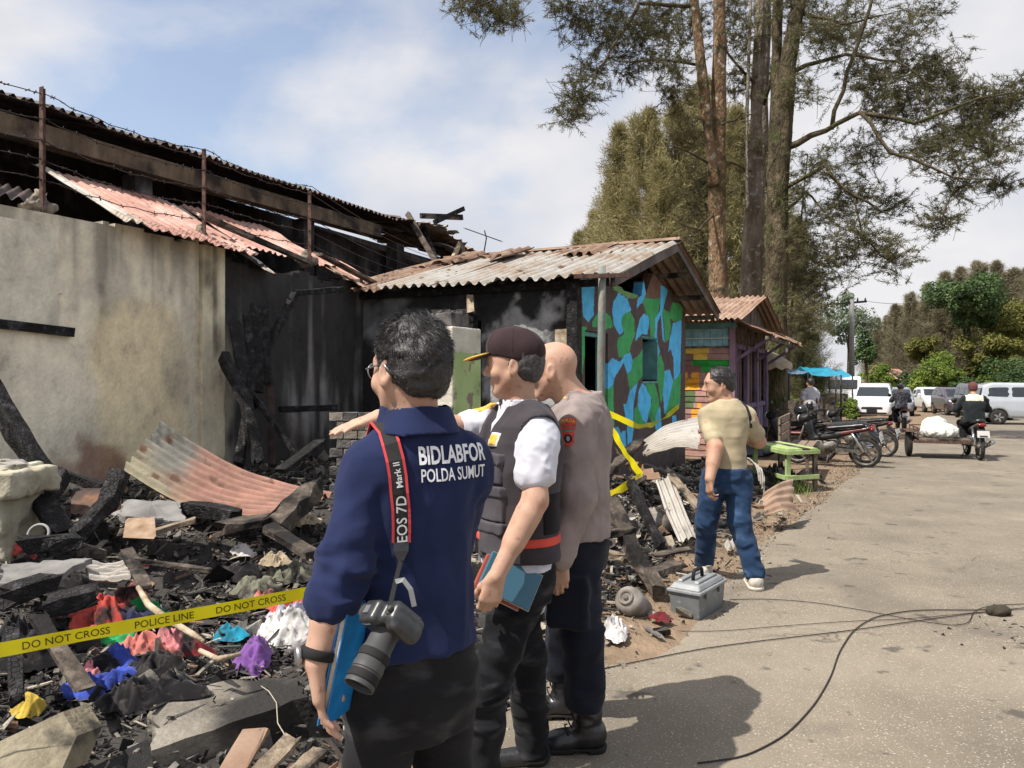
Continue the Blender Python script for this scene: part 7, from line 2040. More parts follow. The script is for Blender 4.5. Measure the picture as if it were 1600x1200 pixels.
for k in range(16):
    mb = MB(); p = Vector(c1) + Vector((random.uniform(-.3, .22), random.uniform(-.2, .2), 0.085 + random.uniform(0, .03))); mb.box(p, (random.uniform(.05, .14), random.uniform(.05, .12), random.uniform(.015, .04)), Matrix.Rotation(random.uniform(0, 3), 3, 'Z') @ Matrix.Rotation(random.uniform(-.3, .3), 3, 'X'), jit=0.012)
    mb.build('cap_flake', random.choice([MATS['fibre_cement'], M_char, M_sheet_grey]), stp)

# brick column remains behind the men, low brick wall
cl_ = thing('masonry_column', 'broken white and green painted column with a sooty brick on top', 'column', tuple(P(722, 760, 6.6)))
M_colw = mat('column_render', [(0, (0.20, 0.17, 0.12)), (0.35, (0.50, 0.46, 0.37)), (1, (0.66, 0.63, 0.55))], scale=4, detail=8, rough=.92, bump=.45, bscale=35, mask=[(3.5, .60, .70, (0.05, 0.042, 0.035))])
M_colg = mat('green_column_paint', [(0, (0.27, 0.36, 0.14)), (1, (0.42, 0.52, 0.24))], scale=4, rough=.85, bump=.2, mask=[(6, .58, .64, (0.24, 0.20, 0.15)), (3, .62, .72, (0.05, .042, .035))])
cA, cB, cC = P(655, 590, 6.75), P(707, 590, 6.45), P(752, 590, 6.85)
dx1 = (cB - cA); dx2 = (cC - cB)
zb, zt = 0.15, 1.6 + (590 - 510) / 1200 * 6.5
def quadbox(o, e1, e2, z0, z1): return [o + Vector((0, 0, z0 - o.z)), o + e1 + Vector((0, 0, z0 - o.z)), o + e1 + e2 + Vector((0, 0, z0 - o.z)), o + e2 + Vector((0, 0, z0 - o.z)), o + Vector((0, 0, z1 - o.z)), o + e1 + Vector((0, 0, z1 - o.z)), o + e1 + e2 + Vector((0, 0, z1 - o.z)), o + e2 + Vector((0, 0, z1 - o.z))]
mb = MB(); mb.hexa(quadbox(cA, dx1, dx2, zb, zt)); mb.build('column_shaft', M_colw, cl_, bevel=0.015)
o_ = cB + dx2 * 0.04 + Vector((dx1.x, dx1.y, 0)).normalized() * 0.006
mb = MB(); mb.hexa(quadbox(o_, dx2 * 0.92, Vector((dx1.x, dx1.y, 0)).normalized() * -0.012, zb, zt - 0.22)); mb.build('green_paint_coat', M_colg, cl_)
mb = MB(); mb.hexa(quadbox(cA.lerp(cB, 0.18) + dx2 * 0.15, dx1 * 0.66, dx2 * 0.6, zt + 0.002, zt + 0.13)); mb.build('top_brick', mat('sooty_brick', [(0, (0.03, .028, .027)), (1, (0.20, .185, .175))], scale=9, rough=.95, bump=.6), cl_, bevel=0.012)
for k in range(7):
    mb = MB(); p = cA.lerp(cB, random.uniform(.25, .8)) + dx2 * random.uniform(.2, .7); p.z = zt + 0.145; mb.box(p, (random.uniform(.04, .1), random.uniform(.04, .09), .03), Matrix.Rotation(random.uniform(0, 3), 3, 'Z'), jit=.012); mb.build('rubble_piece', MATS['sooty_brick'], cl_)
lbw = thing('low_brick_wall', 'low stretch of sooty bare brickwork behind the pointing hand', 'wall', tuple(P(560, 720, 7.2)))
for r in range(9):
    for c in range(5):
        u0 = 527 + c * 22 + (r % 2) * 11
        p = P(u0, 0, 7.3); p.z = 0.55 + r * 0.085
        if p.z > 1.36: continue
        mb = MB(); mb.box(p, (0.125, 0.10, 0.075), None, jit=0.004); mb.build('brick', random.choice([mat('sooty_brick', (0.1, .1, .1)), mat('pale_brick', [(0, (.17, .14, .115)), (1, (.36, .32, .27))], scale=12, rough=.95, bump=.5)]), lbw)

# --- heaped clothes: each a crumpled cloth
def crumple(u, v, wpx, hpx, m_, label, height=0.09, rot=0.0, cat='cloth', group='scorched clothes in the ash', name='crumpled_cloth', n=30, seed=None, lift=0.0, f=17):
    c = G(u, v + hpx * 0.3); sc = c.y / 1200
    W = wpx * sc; D = max(W * 0.55, hpx * sc * 1.1); height = min(height, 0.42 * min(W, D) + 0.012)
    sd = seed if seed is not None else random.uniform(0, 99)
    r_ = np.linspace(0, 1, n); th = np.linspace(0, 2 * math.pi, n * 2, endpoint=False)
    RR, TH = np.meshgrid(r_, th, indexing='ij')
    out = 1 + 0.34 * vnoise(np.cos(TH) * 1.6 + sd, np.sin(TH) * 1.6, sd)  + 0.12 * vnoise(np.cos(TH) * 5 + sd, np.sin(TH) * 5, sd)
    x = RR * np.cos(TH) * out * W / 2; y = RR * np.sin(TH) * out * D / 2
    cr_, sr_ = math.cos(rot), math.sin(rot)
    X = c.x + x * cr_ - y * sr_; Y = c.y + x * sr_ + y * cr_
    wx = vnoise(X * 6 + sd, Y * 6, 1.0) * 0.6
    rid = 1 - np.abs(vnoise(X * f + wx * 2 + sd, Y * f + wx * 2, sd)) * 2
    rid2 = 1 - np.abs(vnoise(X * f * 2.3 + sd, Y * f * 2.3 + wx, sd + 4)) * 2
    dome = (1 - RR ** 2.2)
    Z = ground_h(X, Y) + 0.022 + dome * height * (0.70 + 0.50 * rid + 0.32 * rid2) + 0.012 * rid2 * (1 - dome) + lift
    X = X + 0.02 * vnoise(X * 9, Y * 9, 5.0); Y = Y + 0.02 * vnoise(X * 9, Y * 9, 8.0)
    pts = np.stack([X, Y, Z], -1)
    nn = n * 2
    ii = np.arange(n * nn).reshape(n, nn); jj = np.roll(ii, -1, axis=1)
    Q = np.stack([ii[:-1], ii[1:], jj[1:], jj[:-1]], -1).reshape(-1, 4)
    o = add_mesh(name, np_mesh(name, pts.reshape(-1, 3), Q), m_, None, smooth=True)
    return tag(o, label, cat, group)
def rag(name, c, **k): return mat('rag_' + name, [(0, tuple(x * 0.55 for x in c)), (0.5, c), (1, tuple(min(1, x * 1.25) for x in c))], scale=8, detail=6, rough=0.92, bump=0.3, bscale=200, bdist=0.002, sheen=0.15, spec=0.1, mask=[(7, 0.48, 0.66, (0.03, 0.026, 0.025)), (22, .56, .70, (.05, .045, .042))] if not k.get('clean') else [(9, 0.52, 0.70, tuple(x * .35 + .02 for x in c)), (26, .58, .72, (.06, .052, .048))], crease=(14, .9, .012, (1, 1, 1)))
RED = rag('red', (0.50, 0.075, 0.06)); CORAL = rag('coral', (0.60, 0.19, 0.16)); GRN = rag('green', (0.03, 0.36, 0.11), clean=1); BLU = rag('blue', (0.045, 0.075, 0.36), clean=1); NVY = rag('navyprint', (0.028, 0.032, 0.075)); PNK = rag('pink', (0.60, 0.22, 0.23)); PUR = rag('purple', (0.20, 0.085, 0.30)); WHT = rag('white', (0.60, 0.57, 0.55), clean=1); TEAL = rag('teal', (0.02, 0.27, 0.40), clean=1); OLV = rag('olive', (0.17, 0.165, 0.12)); BLK = rag('black', (0.014, 0.013, 0.014)); MARO = rag('maroon', (0.16, 0.02, 0.025)); CRM = rag('cream', (0.50, 0.40, 0.27), clean=1); LAV = rag('lavender', (0.42, 0.40, 0.50), clean=1); YEL = rag('yellow', (0.60, 0.42, 0.07), clean=1)
CL = [
 (165, 962, 74, 48, RED, 'red cloth heap beside the sooty beam end', .11), (205, 940, 46, 40, CORAL, 'coral folded cloth on the red heap', .15), (206, 968, 56, 30, NVY, 'dark printed cloth draped on the red heap', .13), (232, 962, 58, 26, GRN, 'bright green cloth behind the police tape', .12), (192, 1004, 54, 22, GRN, 'green cloth scrap in front of the police tape', .08),
 (225, 1016, 66, 32, CORAL, 'coral crumpled shirt below the police tape', .11), (268, 1006, 66, 36, PNK, 'pink and red cloth between the green scraps and the black ash', .11), (300, 1022, 44, 22, MARO, 'maroon cloth tail beside the pink cloth', .06), (186, 1034, 46, 30, BLU, 'royal blue cloth under the coral shirt', .09), (180, 1066, 52, 28, BLU, 'royal blue cloth spilling toward the dark trousers', .06), (140, 1075, 52, 36, BLU, 'blue cloth with white letters beside the grey plank', .09), (136, 1055, 30, 20, PNK, 'small pink scrap on the lettered blue cloth', .12),
 (232, 1088, 106, 44, BLK, 'black trousers crumpled in the ash before the slab', .07), (160, 1048, 38, 26, BLK, 'black charred cloth between the blue pieces', .08), (246, 1048, 84, 30, BLK, 'black burnt cloth under the coral shirt', .06),
 (396, 1012, 40, 64, PUR, 'purple cloth hanging beside the black hollow', .12), (356, 1000, 40, 16, TEAL, 'teal cloth scrap in the black hollow', .05), (455, 986, 74, 52, WHT, 'white rounded cushion beside the forearm of the man in navy', .10), (455, 968, 52, 34, LAV, 'lavender cloth on the white cushion', .15), (452, 950, 40, 30, RED, 'red cloth lying on the white cushion', .17), (422, 942, 46, 26, CORAL, 'coral cloth behind the police tape near the cushion', .10),
 (400, 925, 60, 30, OLV, 'dark olive cloth in the ash behind the tape', .09), (455, 900, 60, 30, OLV, 'olive printed cloth near the weathered board', .09), (385, 900, 46, 26, BLK, 'black cloth knot near the olive cloth', .08), (430, 880, 40, 18, CRM, 'cream cloth scrap near the weathered board', .07), (375, 902, 22, 16, BLU, 'small blue scrap beside the black cloth knot', .07), (380, 868, 30, 12, WHT, 'white scrap in the middle of the ash', .04), (30, 868, 34, 14, RED, 'red plastic scrap behind the grey roofing board', .06), (225, 885, 14, 10, RED, 'little red scrap next to the ribbed sheet', .04),
 (40, 1112, 34, 28, YEL, 'yellow scrap lying above the broken tan box', .08), (184, 802, 26, 18, WHT, 'white plastic bag caught behind the scorched tile', .08), (368, 810, 40, 16, YEL, 'pale yellow scrap by the thick grey plank', .02), (412, 812, 30, 14, CRM, 'pale cream scrap beside the propped log', .03), (470, 815, 46, 20, CRM, 'torn cream scraps near the propped log', .04),
 (25, 1010, 110, 70, BLK, 'black charred mattress lump at the end of the tape', .12), (110, 925, 80, 30, BLK, 'black burnt lump beside the sooty beam', .12), (335, 960, 60, 26, BLK, 'black hollow cloth left of the coral cloth', .05),
 (1035, 968, 32, 14, MARO, 'crushed dark red packet beside the toolbox', .03), (1215, 745, 60, 40, BLK, 'black plastic sacks under the green bench', .22), (1175, 700, 40, 30, rag('greyplastic', (0.16, .17, .2), clean=1), 'grey plastic bundle behind the walking man', .25),
]
for (u, v, w, h, m_, lb, ht_) in CL:
    crumple(u, v, w * 1.34, h * 1.34, m_, lb, ht_ * 1.25)
# --- small fragments: too many to count
def fragments(n, pick, size, name, label, flat=(0.25, 0.9)):
    p = pick(n)
    h = ground_h(p[:, 0], p[:, 1])
    s = size * np.exp(np.clip(rng.normal(size=n), -2, 1.7) * 0.55)
    dims = np.stack([s * rng.uniform(0.7, 2.2, n), s * rng.uniform(0.5, 1.2, n), s * rng.uniform(flat[0], flat[1], n)], 1) / 2
    q = rng.normal(size=(n, 4)); q /= np.linalg.norm(q, axis=1, keepdims=True)
    q[:, 1:3] *= 0.45; q /= np.linalg.norm(q, axis=1, keepdims=True)
    w, x, y, z = q.T
    Rm = np.stack([1 - 2 * (y * y + z * z), 2 * (x * y - z * w), 2 * (x * z + y * w), 2 * (x * y + z * w), 1 - 2 * (x * x + z * z), 2 * (y * z - x * w), 2 * (x * z - y * w), 2 * (y * z + x * w), 1 - 2 * (x * x + y * y)], 1).reshape(n, 3, 3)
    cube = np.array([(-1, -1, -1), (1, -1, -1), (1, 1, -1), (-1, 1, -1), (-1, -1, 1), (1, -1, 1), (1, 1, 1), (-1, 1, 1)], float)
    V = cube[None] * (1 + rng.uniform(-0.45, 0.25, (n, 8, 3))) * dims[:, None, :]
    V = np.einsum('nij,nkj->nki', Rm, V)
    V = V + np.stack([p[:, 0], p[:, 1], h + s * rng.uniform(0.0, 0.35, n)], 1)[:, None, :]
    fq = np.array([(3, 2, 1, 0), (4, 5, 6, 7), (0, 1, 5, 4), (1, 2, 6, 5), (2, 3, 7, 6), (3, 0, 4, 7)])
    F = (np.arange(n) * 8)[:, None, None] + fq[None]
    me = np_mesh(name, V.reshape(-1, 3), F.reshape(-1, 4))
    pal = np.array([(0.010, 0.0095, 0.009), (0.018, 0.017, 0.016), (0.035, 0.032, 0.030), (0.06, 0.055, 0.05), (0.12, 0.11, 0.10), (0.20, 0.18, 0.15), (0.28, 0.24, 0.185), (0.17, 0.10, 0.065), (0.33, 0.31, 0.28)])
    return me, p, n, pal
def rub_col(me, n, pal, prob):
    k = rng.choice(len(pal), n, p=prob)
    c = pal[k] * rng.uniform(0.85, 1.75, (n, 1))
    colour_attr(me, np.repeat(c, 8, axis=0))
M_rub = mat('rubble', [(0, (0.7, 0.7, 0.7)), (1, (1.3, 1.3, 1.3))], scale=40, rough=0.88, attr='col', spec=0.3, bump=.4, bscale=120)
def pick_plot(n):
    out = np.zeros((0, 2))
    while len(out) < n:
        a = rng.uniform(0.6, 8.2, n * 2); b = rng.uniform(-6.3, -1.65, n * 2)
        X = E.x * a + N.x * b; Y = E.y * a + N.y * b
        keep = (Y > 1.9) & (rng.random(n * 2) < (0.35 + 0.65 * sstep(vnoise(X * 1.7, Y * 1.7, 3), -0.5, 0.5)) * (2.6 / np.maximum(Y, 2.0)) ** 0.7) & (np.abs(X) < Y * 0.75)
        out = np.concatenate([out, np.stack([X[keep], Y[keep]], 1)])
    return out[:n]
def pick_side(n):
    a = rng.uniform(4.2, 14, n); b = -2.35 + rng.normal(size=n) * 0.45
    b = np.where(b > -1.3 + 0.04 * a, b - 0.7, b)
    return np.stack([E.x * a + N.x * b, E.y * a + N.y * b], 1)
def pick_verge(n):
    a = rng.uniform(2.0, 22, n); b = road_edge(a) + rng.normal(size=n) * 0.22 - 0.05
    return np.stack([E.x * a + N.x * b, E.y * a + N.y * b], 1)
for (n, pk_, sz, nm, lb, pr) in ((15000, pick_plot, 0.0135, 'ash_fragments', 'fine black ash and charcoal crumbs over the burnt plot', (.15, .17, .2, .19, .13, .07, .04, .03, .02)),
                                (1500, pick_plot, 0.030, 'char_rubble', 'charcoal lumps and splinters scattered over the burnt plot', (.20, .20, .18, .15, .11, .07, .04, .04, .01)),
                                (2600, pick_side, 0.040, 'heap_rubble', 'burnt wood and plaster scraps of the roadside heap', (.16, .16, .14, .12, .12, .12, .08, .07, .03)),
                                (6500, pick_verge, 0.0085, 'verge_gravel', 'gravel and crumbs along the broken edge of the road', (.02, .04, .08, .12, .22, .26, .14, .10, .02))):
    me, p, n, pal = fragments(n, pk_, sz, nm, lb, flat=(0.12, 0.6))
    rub_col(me, n, pal, pr)
    tag(add_mesh(nm, me, M_rub), lb, 'rubble', kind='stuff')

def splinters(n, pk_, L0, nm, lb, prob):
    p = pk_(n); h = ground_h(p[:, 0], p[:, 1])
    d = norm(rng.normal(size=(n, 3)) * np.array([1, 1, 0.22])); L = L0 * np.exp(np.clip(rng.normal(size=n), -2, 1.6) * 0.5)
    w = L * rng.uniform(0.06, 0.2, n); x = norm(np.cross(d, np.array([0, 0, 1.0]))); z = np.cross(x, d)
    c = np.stack([p[:, 0], p[:, 1], h + 0.012 + rng.uniform(0, .03, n)], 1)
    V = []
    for (s1, s2, s3) in ((-1, -1, -1), (-1, 1, -1), (-1, 1, 1), (-1, -1, 1), (1, -1, -1), (1, 1, -1), (1, 1, 1), (1, -1, 1)):
        V.append(c + d * (L * s1 / 2 * rng.uniform(.7, 1.2, n))[:, None] + x * (w * s2 / 2)[:, None] + z * (w * 0.4 * s3 / 2)[:, None])
    V = np.stack(V, 1)
    fq = np.array([(0, 1, 2, 3), (7, 6, 5, 4), (0, 4, 5, 1), (1, 5, 6, 2), (2, 6, 7, 3), (3, 7, 4, 0)])
    me = np_mesh(nm, V.reshape(-1, 3), ((np.arange(n) * 8)[:, None, None] + fq[None]).reshape(-1, 4))
    rub_col(me, n, pal, prob)
    return tag(add_mesh(nm, me, M_rub), lb, 'rubble', kind='stuff')
splinters(5200, pick_plot, 0.055, 'wood_splinters', 'thin burnt wood splinters over the plot', (.16, .16, .17, .15, .12, .10, .07, .05, .02))
splinters(1900, pick_side, 0.10, 'heap_splinters', 'long splinters sticking out of the roadside heap', (.14, .13, .12, .13, .14, .14, .10, .08, .02))

me, p, n, pal = fragments(1500, pick_plot, 0.045, 'flat_scraps', '', flat=(0.04, 0.14)); rub_col(me, n, pal, (.06, .10, .14, .16, .18, .16, .10, .07, .03)); tag(add_mesh('flat_scraps', me, M_rub), 'flat burnt scraps of board and plaster over the plot', 'rubble', kind='stuff')
# --- gas canister, rag, pan, hose ring, toolbox
gc = thing('gas_canister', 'burnt grey gas canister with valve lying on its side by the kerb', 'canister', tuple(P(988, 965, 5.0)))
ax_ = (P(972, 928, 4.86) - P(1004, 962, 5.12)).normalized()
mb = MB(); mb.lathe([(0.0, -0.16), (0.05, -0.155), (0.085, -0.13), (0.095, -0.10), (0.095, 0.08), (0.085, 0.115), (0.055, 0.135), (0.0, 0.14)], axis_m(P(990, 946, 5.0), ax_), 24)
M_burn = mat('burnt_grey_metal', [(0, (0.085, 0.072, 0.06)), (0.5, (0.19, 0.165, 0.14)), (1, (0.33, 0.30, 0.265))], scale=9, detail=7, rough=.7, bump=.1, metal=.2)
mb.build('tank', M_burn, gc)
mb = MB(); mb.lathe([(0.048, 0.13), (0.05, 0.15), (0.036, 0.152), (0.034, 0.14), (0.016, 0.14), (0.016, 0.158), (0.006, 0.16), (0.0, 0.15)], axis_m(P(990, 946, 5.0), ax_), 20); mb.build('valve_collar', M_burn, gc)
crumple(962, 975, 40, 66, WHT, 'dirty white rag hanging beside the gas canister', .10, name='white_rag')
mb = MB(); mb.lathe([(0.17, 0.0), (0.165, 0.05), (0.13, 0.10), (0.07, 0.135), (0.03, 0.14), (0.03, 0.16), (0.0, 0.165)], axis_m(G(1022, 822) + Vector((0, 0, 0.02)), (0.1, -0.25, 1)), 26)
tag(mb.build('pan_lid', M_burn), 'grey domed metal lid half buried under the bent sheet strip', 'lid')
mb = MB(); c = P(60, 834, 4.45); mb.tube([c + Vector((0.06 * math.cos(a), 0.02 * math.sin(a), 0.05 * math.sin(a))) for a in np.linspace(-0.6, 3.6, 16)], 0.008, 7); tag(mb.build('hose_loop', mat('grey_hose', (0.3, 0.29, 0.28), rough=.7)), 'grey hose loop beside the concrete stump', 'hose')
mb = MB(); mb.tube([P(408, 1072, 3.2), P(420, 1080, 3.15), P(432, 1098, 3.05), P(434, 1130, 2.9), P(446, 1150, 2.8), P(452, 1152, 2.8)], 0.0022, 5); tag(mb.build('thin_wire', mat('pale_wire', (0.4, 0.36, 0.28))), 'thin pale wire bent over the slab edge', 'wire')
mb = MB(); mb.tube([P(216, 918, 3.75), P(232, 945, 3.55), P(262, 968, 3.4), P(300, 990, 3.25), P(318, 1002, 3.2)], [0.012, 0.016, 0.016, 0.014, 0.008], 7); tag(mb.build('bent_strip', M_pale_wood), 'pale bent wooden strip lying over the green cloth', 'timber')
mb = MB(); mb.tube([P(312, 1016, 3.2), P(340, 1030, 3.15), P(376, 1022, 3.2)], [0.010, 0.013, 0.008], 7); tag(mb.build('bent_strip', M_pale_wood), 'short pale strip in the ash beside the purple cloth', 'timber')

tbx = thing('toolbox', 'grey plastic toolbox with black handle standing on the road edge', 'toolbox', tuple(P(1092, 972, 5.05)))
M_tbg = mat('grey_toolbox_plastic', [(0, (0.115, 0.125, 0.128)), (1, (0.165, 0.175, 0.178))], scale=12, rough=.42, spec=.45, bump=.06, mask=[(25, .64, .72, (.30, .31, .31))])
M_tbl = mat('light_grey_lid_plastic', [(0, (0.21, 0.22, 0.222)), (1, (0.29, 0.30, 0.30))], scale=12, rough=.38, spec=.5, mask=[(25, .64, .72, (.42, .43, .43))])
# the box: near corner at (1093, 975); left face runs to (1047, 962), right face to (1139, 945)
n0 = Vector((0.2442 * 0 + P(1093, 975, 4.99).x, 4.99, 0.013)); 
eL = Vector((P(1047, 966, 5.11).x, 5.11, 0.013)) - n0; eR = Vector((P(1138, 946, 5.39).x, 5.39, 0.013)) - n0
eR = eR.normalized() * 0.44; eL = Vector((-eR.y, eR.x, 0)).normalized() * 0.215
def tb_box(f0, f1, g0, g1, z0, z1, tp=0.0):
    b_ = [n0 + eR * f0 + eL * g0, n0 + eR * f1 + eL * g0, n0 + eR * f1 + eL * g1, n0 + eR * f0 + eL * g1]
    cx = sum(b_, Vector()) / 4
    return [p + Vector((0, 0, z0)) for p in b_] + [p.lerp(cx, tp) + Vector((0, 0, z1)) for p in b_]
mb = MB(); q = tb_box(0.0, 1.0, 0.0, 1.0, 0.165, 0.0, 0.07); mb.hexa([q[4], q[5], q[6], q[7], q[0], q[1], q[2], q[3]]); mb.build('tray', M_tbg, tbx, bevel=0.008)
mb = MB(); mb.hexa(tb_box(-0.035, 1.035, -0.06, 1.06, 0.166, 0.188)); lid = mb.build('lid', M_tbl, tbx, bevel=0.006)
mb = MB(); mb.hexa(tb_box(0.0, 1.0, 0.0, 1.0, 0.189, 0.222, 0.16)); mb.build('lid_top', M_tbl, lid, bevel=0.008)
for g0, g1 in ((0.10, 0.36), (0.64, 0.90)):
    mb = MB(); mb.hexa(tb_box(0.14, 0.86, g0 + 0.05, g1 - 0.05, 0.2225, 0.238, 0.06)); mb.build('lid_rib', M_tbl, lid, bevel=0.005)
hc_ = n0 + eR * 0.5 + eL * 0.5; er_ = eR.normalized()
mb = MB(); mb.tube([hc_ - er_ * 0.075 + Vector((0, 0, 0.222)), hc_ - er_ * 0.07 + Vector((0, 0, 0.268)), hc_ - er_ * 0.05 + Vector((0, 0, 0.283)), hc_ + er_ * 0.05 + Vector((0, 0, 0.283)), hc_ + er_ * 0.07 + Vector((0, 0, 0.268)), hc_ + er_ * 0.075 + Vector((0, 0, 0.222))], 0.013, 8); mb.build('handle', M_rubber, tbx)
for f_ in (0.25, 0.75):
    mb = MB(); p = n0 + eR * f_ - eL.normalized() * 0.010 + Vector((0, 0, 0.155)); mb.box(p, (0.055, 0.014, 0.055), Matrix((er_, eL.normalized(), Vector((0, 0, 1)))).transposed()); mb.build('latch', M_tbg, tbx, bevel=0.003)

# --- police tape
M_tape = mat('yellow_tape', [(0, (0.86, 0.72, 0.010)), (1, (0.95, 0.84, 0.02))], scale=6, rough=0.35, spec=0.45, trans=0.45)
M_tapetxt = mat('tape_print', (0.10, 0.075, 0.01), rough=0.5)
def tape(pts, wid, label, text=None, size=0.04, start=0.2, twist=0.0):
    pts = [Vector(p) for p in pts]
    # smooth resample
    n = 60; cum = [0]
    for i in range(len(pts) - 1): cum.append(cum[-1] + (pts[i + 1] - pts[i]).length)
    def at(s):
        for i in range(len(pts) - 1):
            if s <= cum[i + 1] or i == len(pts) - 2:
                f = (s - cum[i]) / max(1e-6, cum[i + 1] - cum[i]); return pts[i].lerp(pts[i + 1], f)
    Lt = cum[-1]
    sm = [at(Lt * i / n) for i in range(n + 1)]
    for _ in range(3): sm = [sm[0]] + [(sm[i - 1] + sm[i] * 2 + sm[i + 1]) / 4 for i in range(1, n)] + [sm[-1]]
    vs = []; up = []
    for i, p in enumerate(sm):
        a = twist * math.sin(i * 0.21) + 0.10 * math.sin(i * 0.5)
        tg = (sm[min(i + 1, n)] - sm[max(i - 1, 0)]).normalized(); sdv = tg.cross(Vector((0, 0, 1))).normalized(); u_ = sdv.cross(tg) 
        u_ = u_ if u_.z > 0 else -u_
        d = u_ * math.cos(a) + sdv * math.sin(a); up.append((d, tg))
        vs += [p + d * wid / 2, p - d * wid / 2]
    fs = [(2 * i, 2 * i + 1, 2 * i + 3, 2 * i + 2) for i in range(n)]
    mb = MB(); mb.add(vs, fs, True); o = tag(mb.build('police_tape', M_tape), label, 'tape', 'police line tapes')
    if text:
        s = start
        for tx in text:
            V_, F_ = text_mesh(tx, 0.008)
            wt_ = max(v.x for v in V_) - min(v.x for v in V_)
            s += wt_ * size / 2
            if s + wt_ * size / 2 > Lt: break
            out = []
            for v in V_:
                ss = min(max(s + v.x * size, 0), Lt - 1e-4); i = min(int(ss / Lt * n), n - 1); f = ss / Lt * n - i
                p = sm[i].lerp(sm[i + 1], f); d = up[i][0].lerp(up[i + 1][0], f); tg = up[i][1]
                nn = d.cross(tg); cam_d = (eye - p); nn = nn if nn.dot(cam_d) > 0 else -nn
                out.append(p + d * (v.y - 0.35) * size + nn.normalized() * 0.0025)
            mb = MB(); mb.add(out, F_); mb.build('tape_lettering', M_tapetxt, o)
            s += wt_ * size / 2 + 0.075
    return o
tape([P(-160, 1042, 2.28), P(0, 1016, 2.42), P(120, 993, 2.52), P(260, 968, 2.66), P(400, 942, 2.82), P(500, 922, 2.95), P(640, 880, 3.5)], 0.046, 'yellow police tape printed DO NOT CROSS stretched over the burnt clothes', ['POLICE LINE', 'DO NOT CROSS', 'POLICE LINE', 'DO NOT CROSS', 'POLICE LINE'], 0.034, 0.05)
tape([P(944, 640, 7.9), P(955, 668, 7.7), P(975, 705, 7.35), P(1003, 745, 6.85)], 0.085, 'yellow police tape running down from the pole to a stick', twist=0.15)
tape([P(1003, 745, 6.84), P(970, 764, 6.5), P(938, 780, 6.2), P(880, 800, 5.6)], 0.075, 'yellow police tape turned back from the stick behind the officer', twist=0.3)
tape([P(940, 642, 7.92), P(965, 652, 8.4), P(995, 666, 9.3), P(1020, 664, 10.4), P(1045, 648, 11.8), P(1061, 634, 12.95)], 0.07, 'sagging yellow police tape across the camouflage wall', twist=0.9)
mb = MB(); mb.lathe([(0.056, -0.04), (0.062, -0.035), (0.060, 0.0), (0.064, 0.03), (0.056, 0.04)], Matrix.Translation(P(940, 646, 8.0)), 14); tag(mb.build('tape_knot', M_tape), 'bunched knot of yellow tape wrapped round the pole', 'tape')

# --- cables on the road, pothole
def cable(px, r, label):
    pts = []
    for (u, v) in px:
        Y = 1.6 * 1200 / (v - 590); pts.append(Vector(((u - 800) / 1200 * Y, Y, 0.02)))
    sm = []
    for i in range(len(pts) - 1):
        for f in np.linspace(0, 1, 7)[:-1]: sm.append(pts[i].lerp(pts[i + 1], f))
    sm.append(pts[-1])
    for _ in range(5): sm = [sm[0]] + [(sm[i - 1] + sm[i] * 2 + sm[i + 1]) / 4 for i in range(1, len(sm) - 1)] + [sm[-1]]
    mb = MB(); mb.tube(sm, r, 6); return tag(mb.build('fallen_cable', M_wire), label, 'cable', 'fallen cables on the road')
cable([(1090, 1200), (1165, 1190), (1230, 1155), (1275, 1105), (1300, 1060), (1310, 1025), (1332, 990), (1365, 968), (1430, 957), (1535, 958), (1560, 955)], 0.0036, 'black cable curving in a wide bend over the asphalt')
cable([(935, 1052), (1010, 1036), (1100, 1018), (1200, 1005), (1330, 990), (1430, 975), (1535, 961), (1620, 952)], 0.003, 'thin straight cable crossing the road')
cable([(1140, 941), (1200, 940), (1270, 945), (1360, 960), (1430, 974), (1490, 983), (1515, 978), (1520, 960), (1545, 950), (1630, 947)], 0.0026, 'thin looping cable from behind the toolbox')
cable([(1010, 990), (1120, 992), (1220, 983), (1330, 975), (1420, 972), (1560, 958), (1640, 955)], 0.0020, 'faint wire lying between the other cables')
S = SDF(P(1540, 960, 5.2) - Vector((.25, .25, .25)), P(1575, 960, 5.2) + Vector((.2, .2, .2)), 0.008); c = G(1560, 964); S.ell((c.x, c.y, 0.04), (0.075, 0.05, 0.035)); S.wrinkle(0.01, 22); tag(S.build('stone', mat('dark_stone', (0.05, .043, .03), rough=.95, bump=.5)), 'dark clod of asphalt lying where the cables meet', 'stone')
me, p, n, pal = fragments(340, lambda n: np.stack([rng.normal(size=n) * 0.22 + G(1590, 990).x, rng.normal(size=n) * 0.16 + G(1590, 990).y], 1), 0.011, 'loose_asphalt', '', flat=(.1, .5))
rub_col(me, n, pal * 0.6, (.1, .2, .25, .25, .15, .05, 0, 0, 0)); tag(add_mesh('loose_asphalt', me, M_rub), 'loose dark asphalt crumbs of a pothole', 'rubble', kind='stuff')
# === VEHICLES, STALLS, STREET THINGS
def poly_sd(py, pz, poly):
    """signed distance to a 2-d polygon for arrays"""
    d = np.full(py.shape, 1e9); s = np.ones(py.shape)
    n = len(poly)
    for i in range(n):
        a = np.array(poly[i], float); b = np.array(poly[i - 1], float); e = b - a
        wx = py - a[0]; wy = pz - a[1]
        t = np.clip((wx * e[0] + wy * e[1]) / (e @ e + 1e-12), 0, 1)
        d = np.minimum(d, (wx - e[0] * t) ** 2 + (wy - e[1] * t) ** 2)
        c1 = pz >= a[1]; c2 = pz < b[1]; c3 = e[0] * wy > e[1] * wx
        flip = (c1 & c2 & c3) | (~c1 & ~c2 & ~c3)
        s = np.where(flip, -s, s)
    return s * np.sqrt(d)

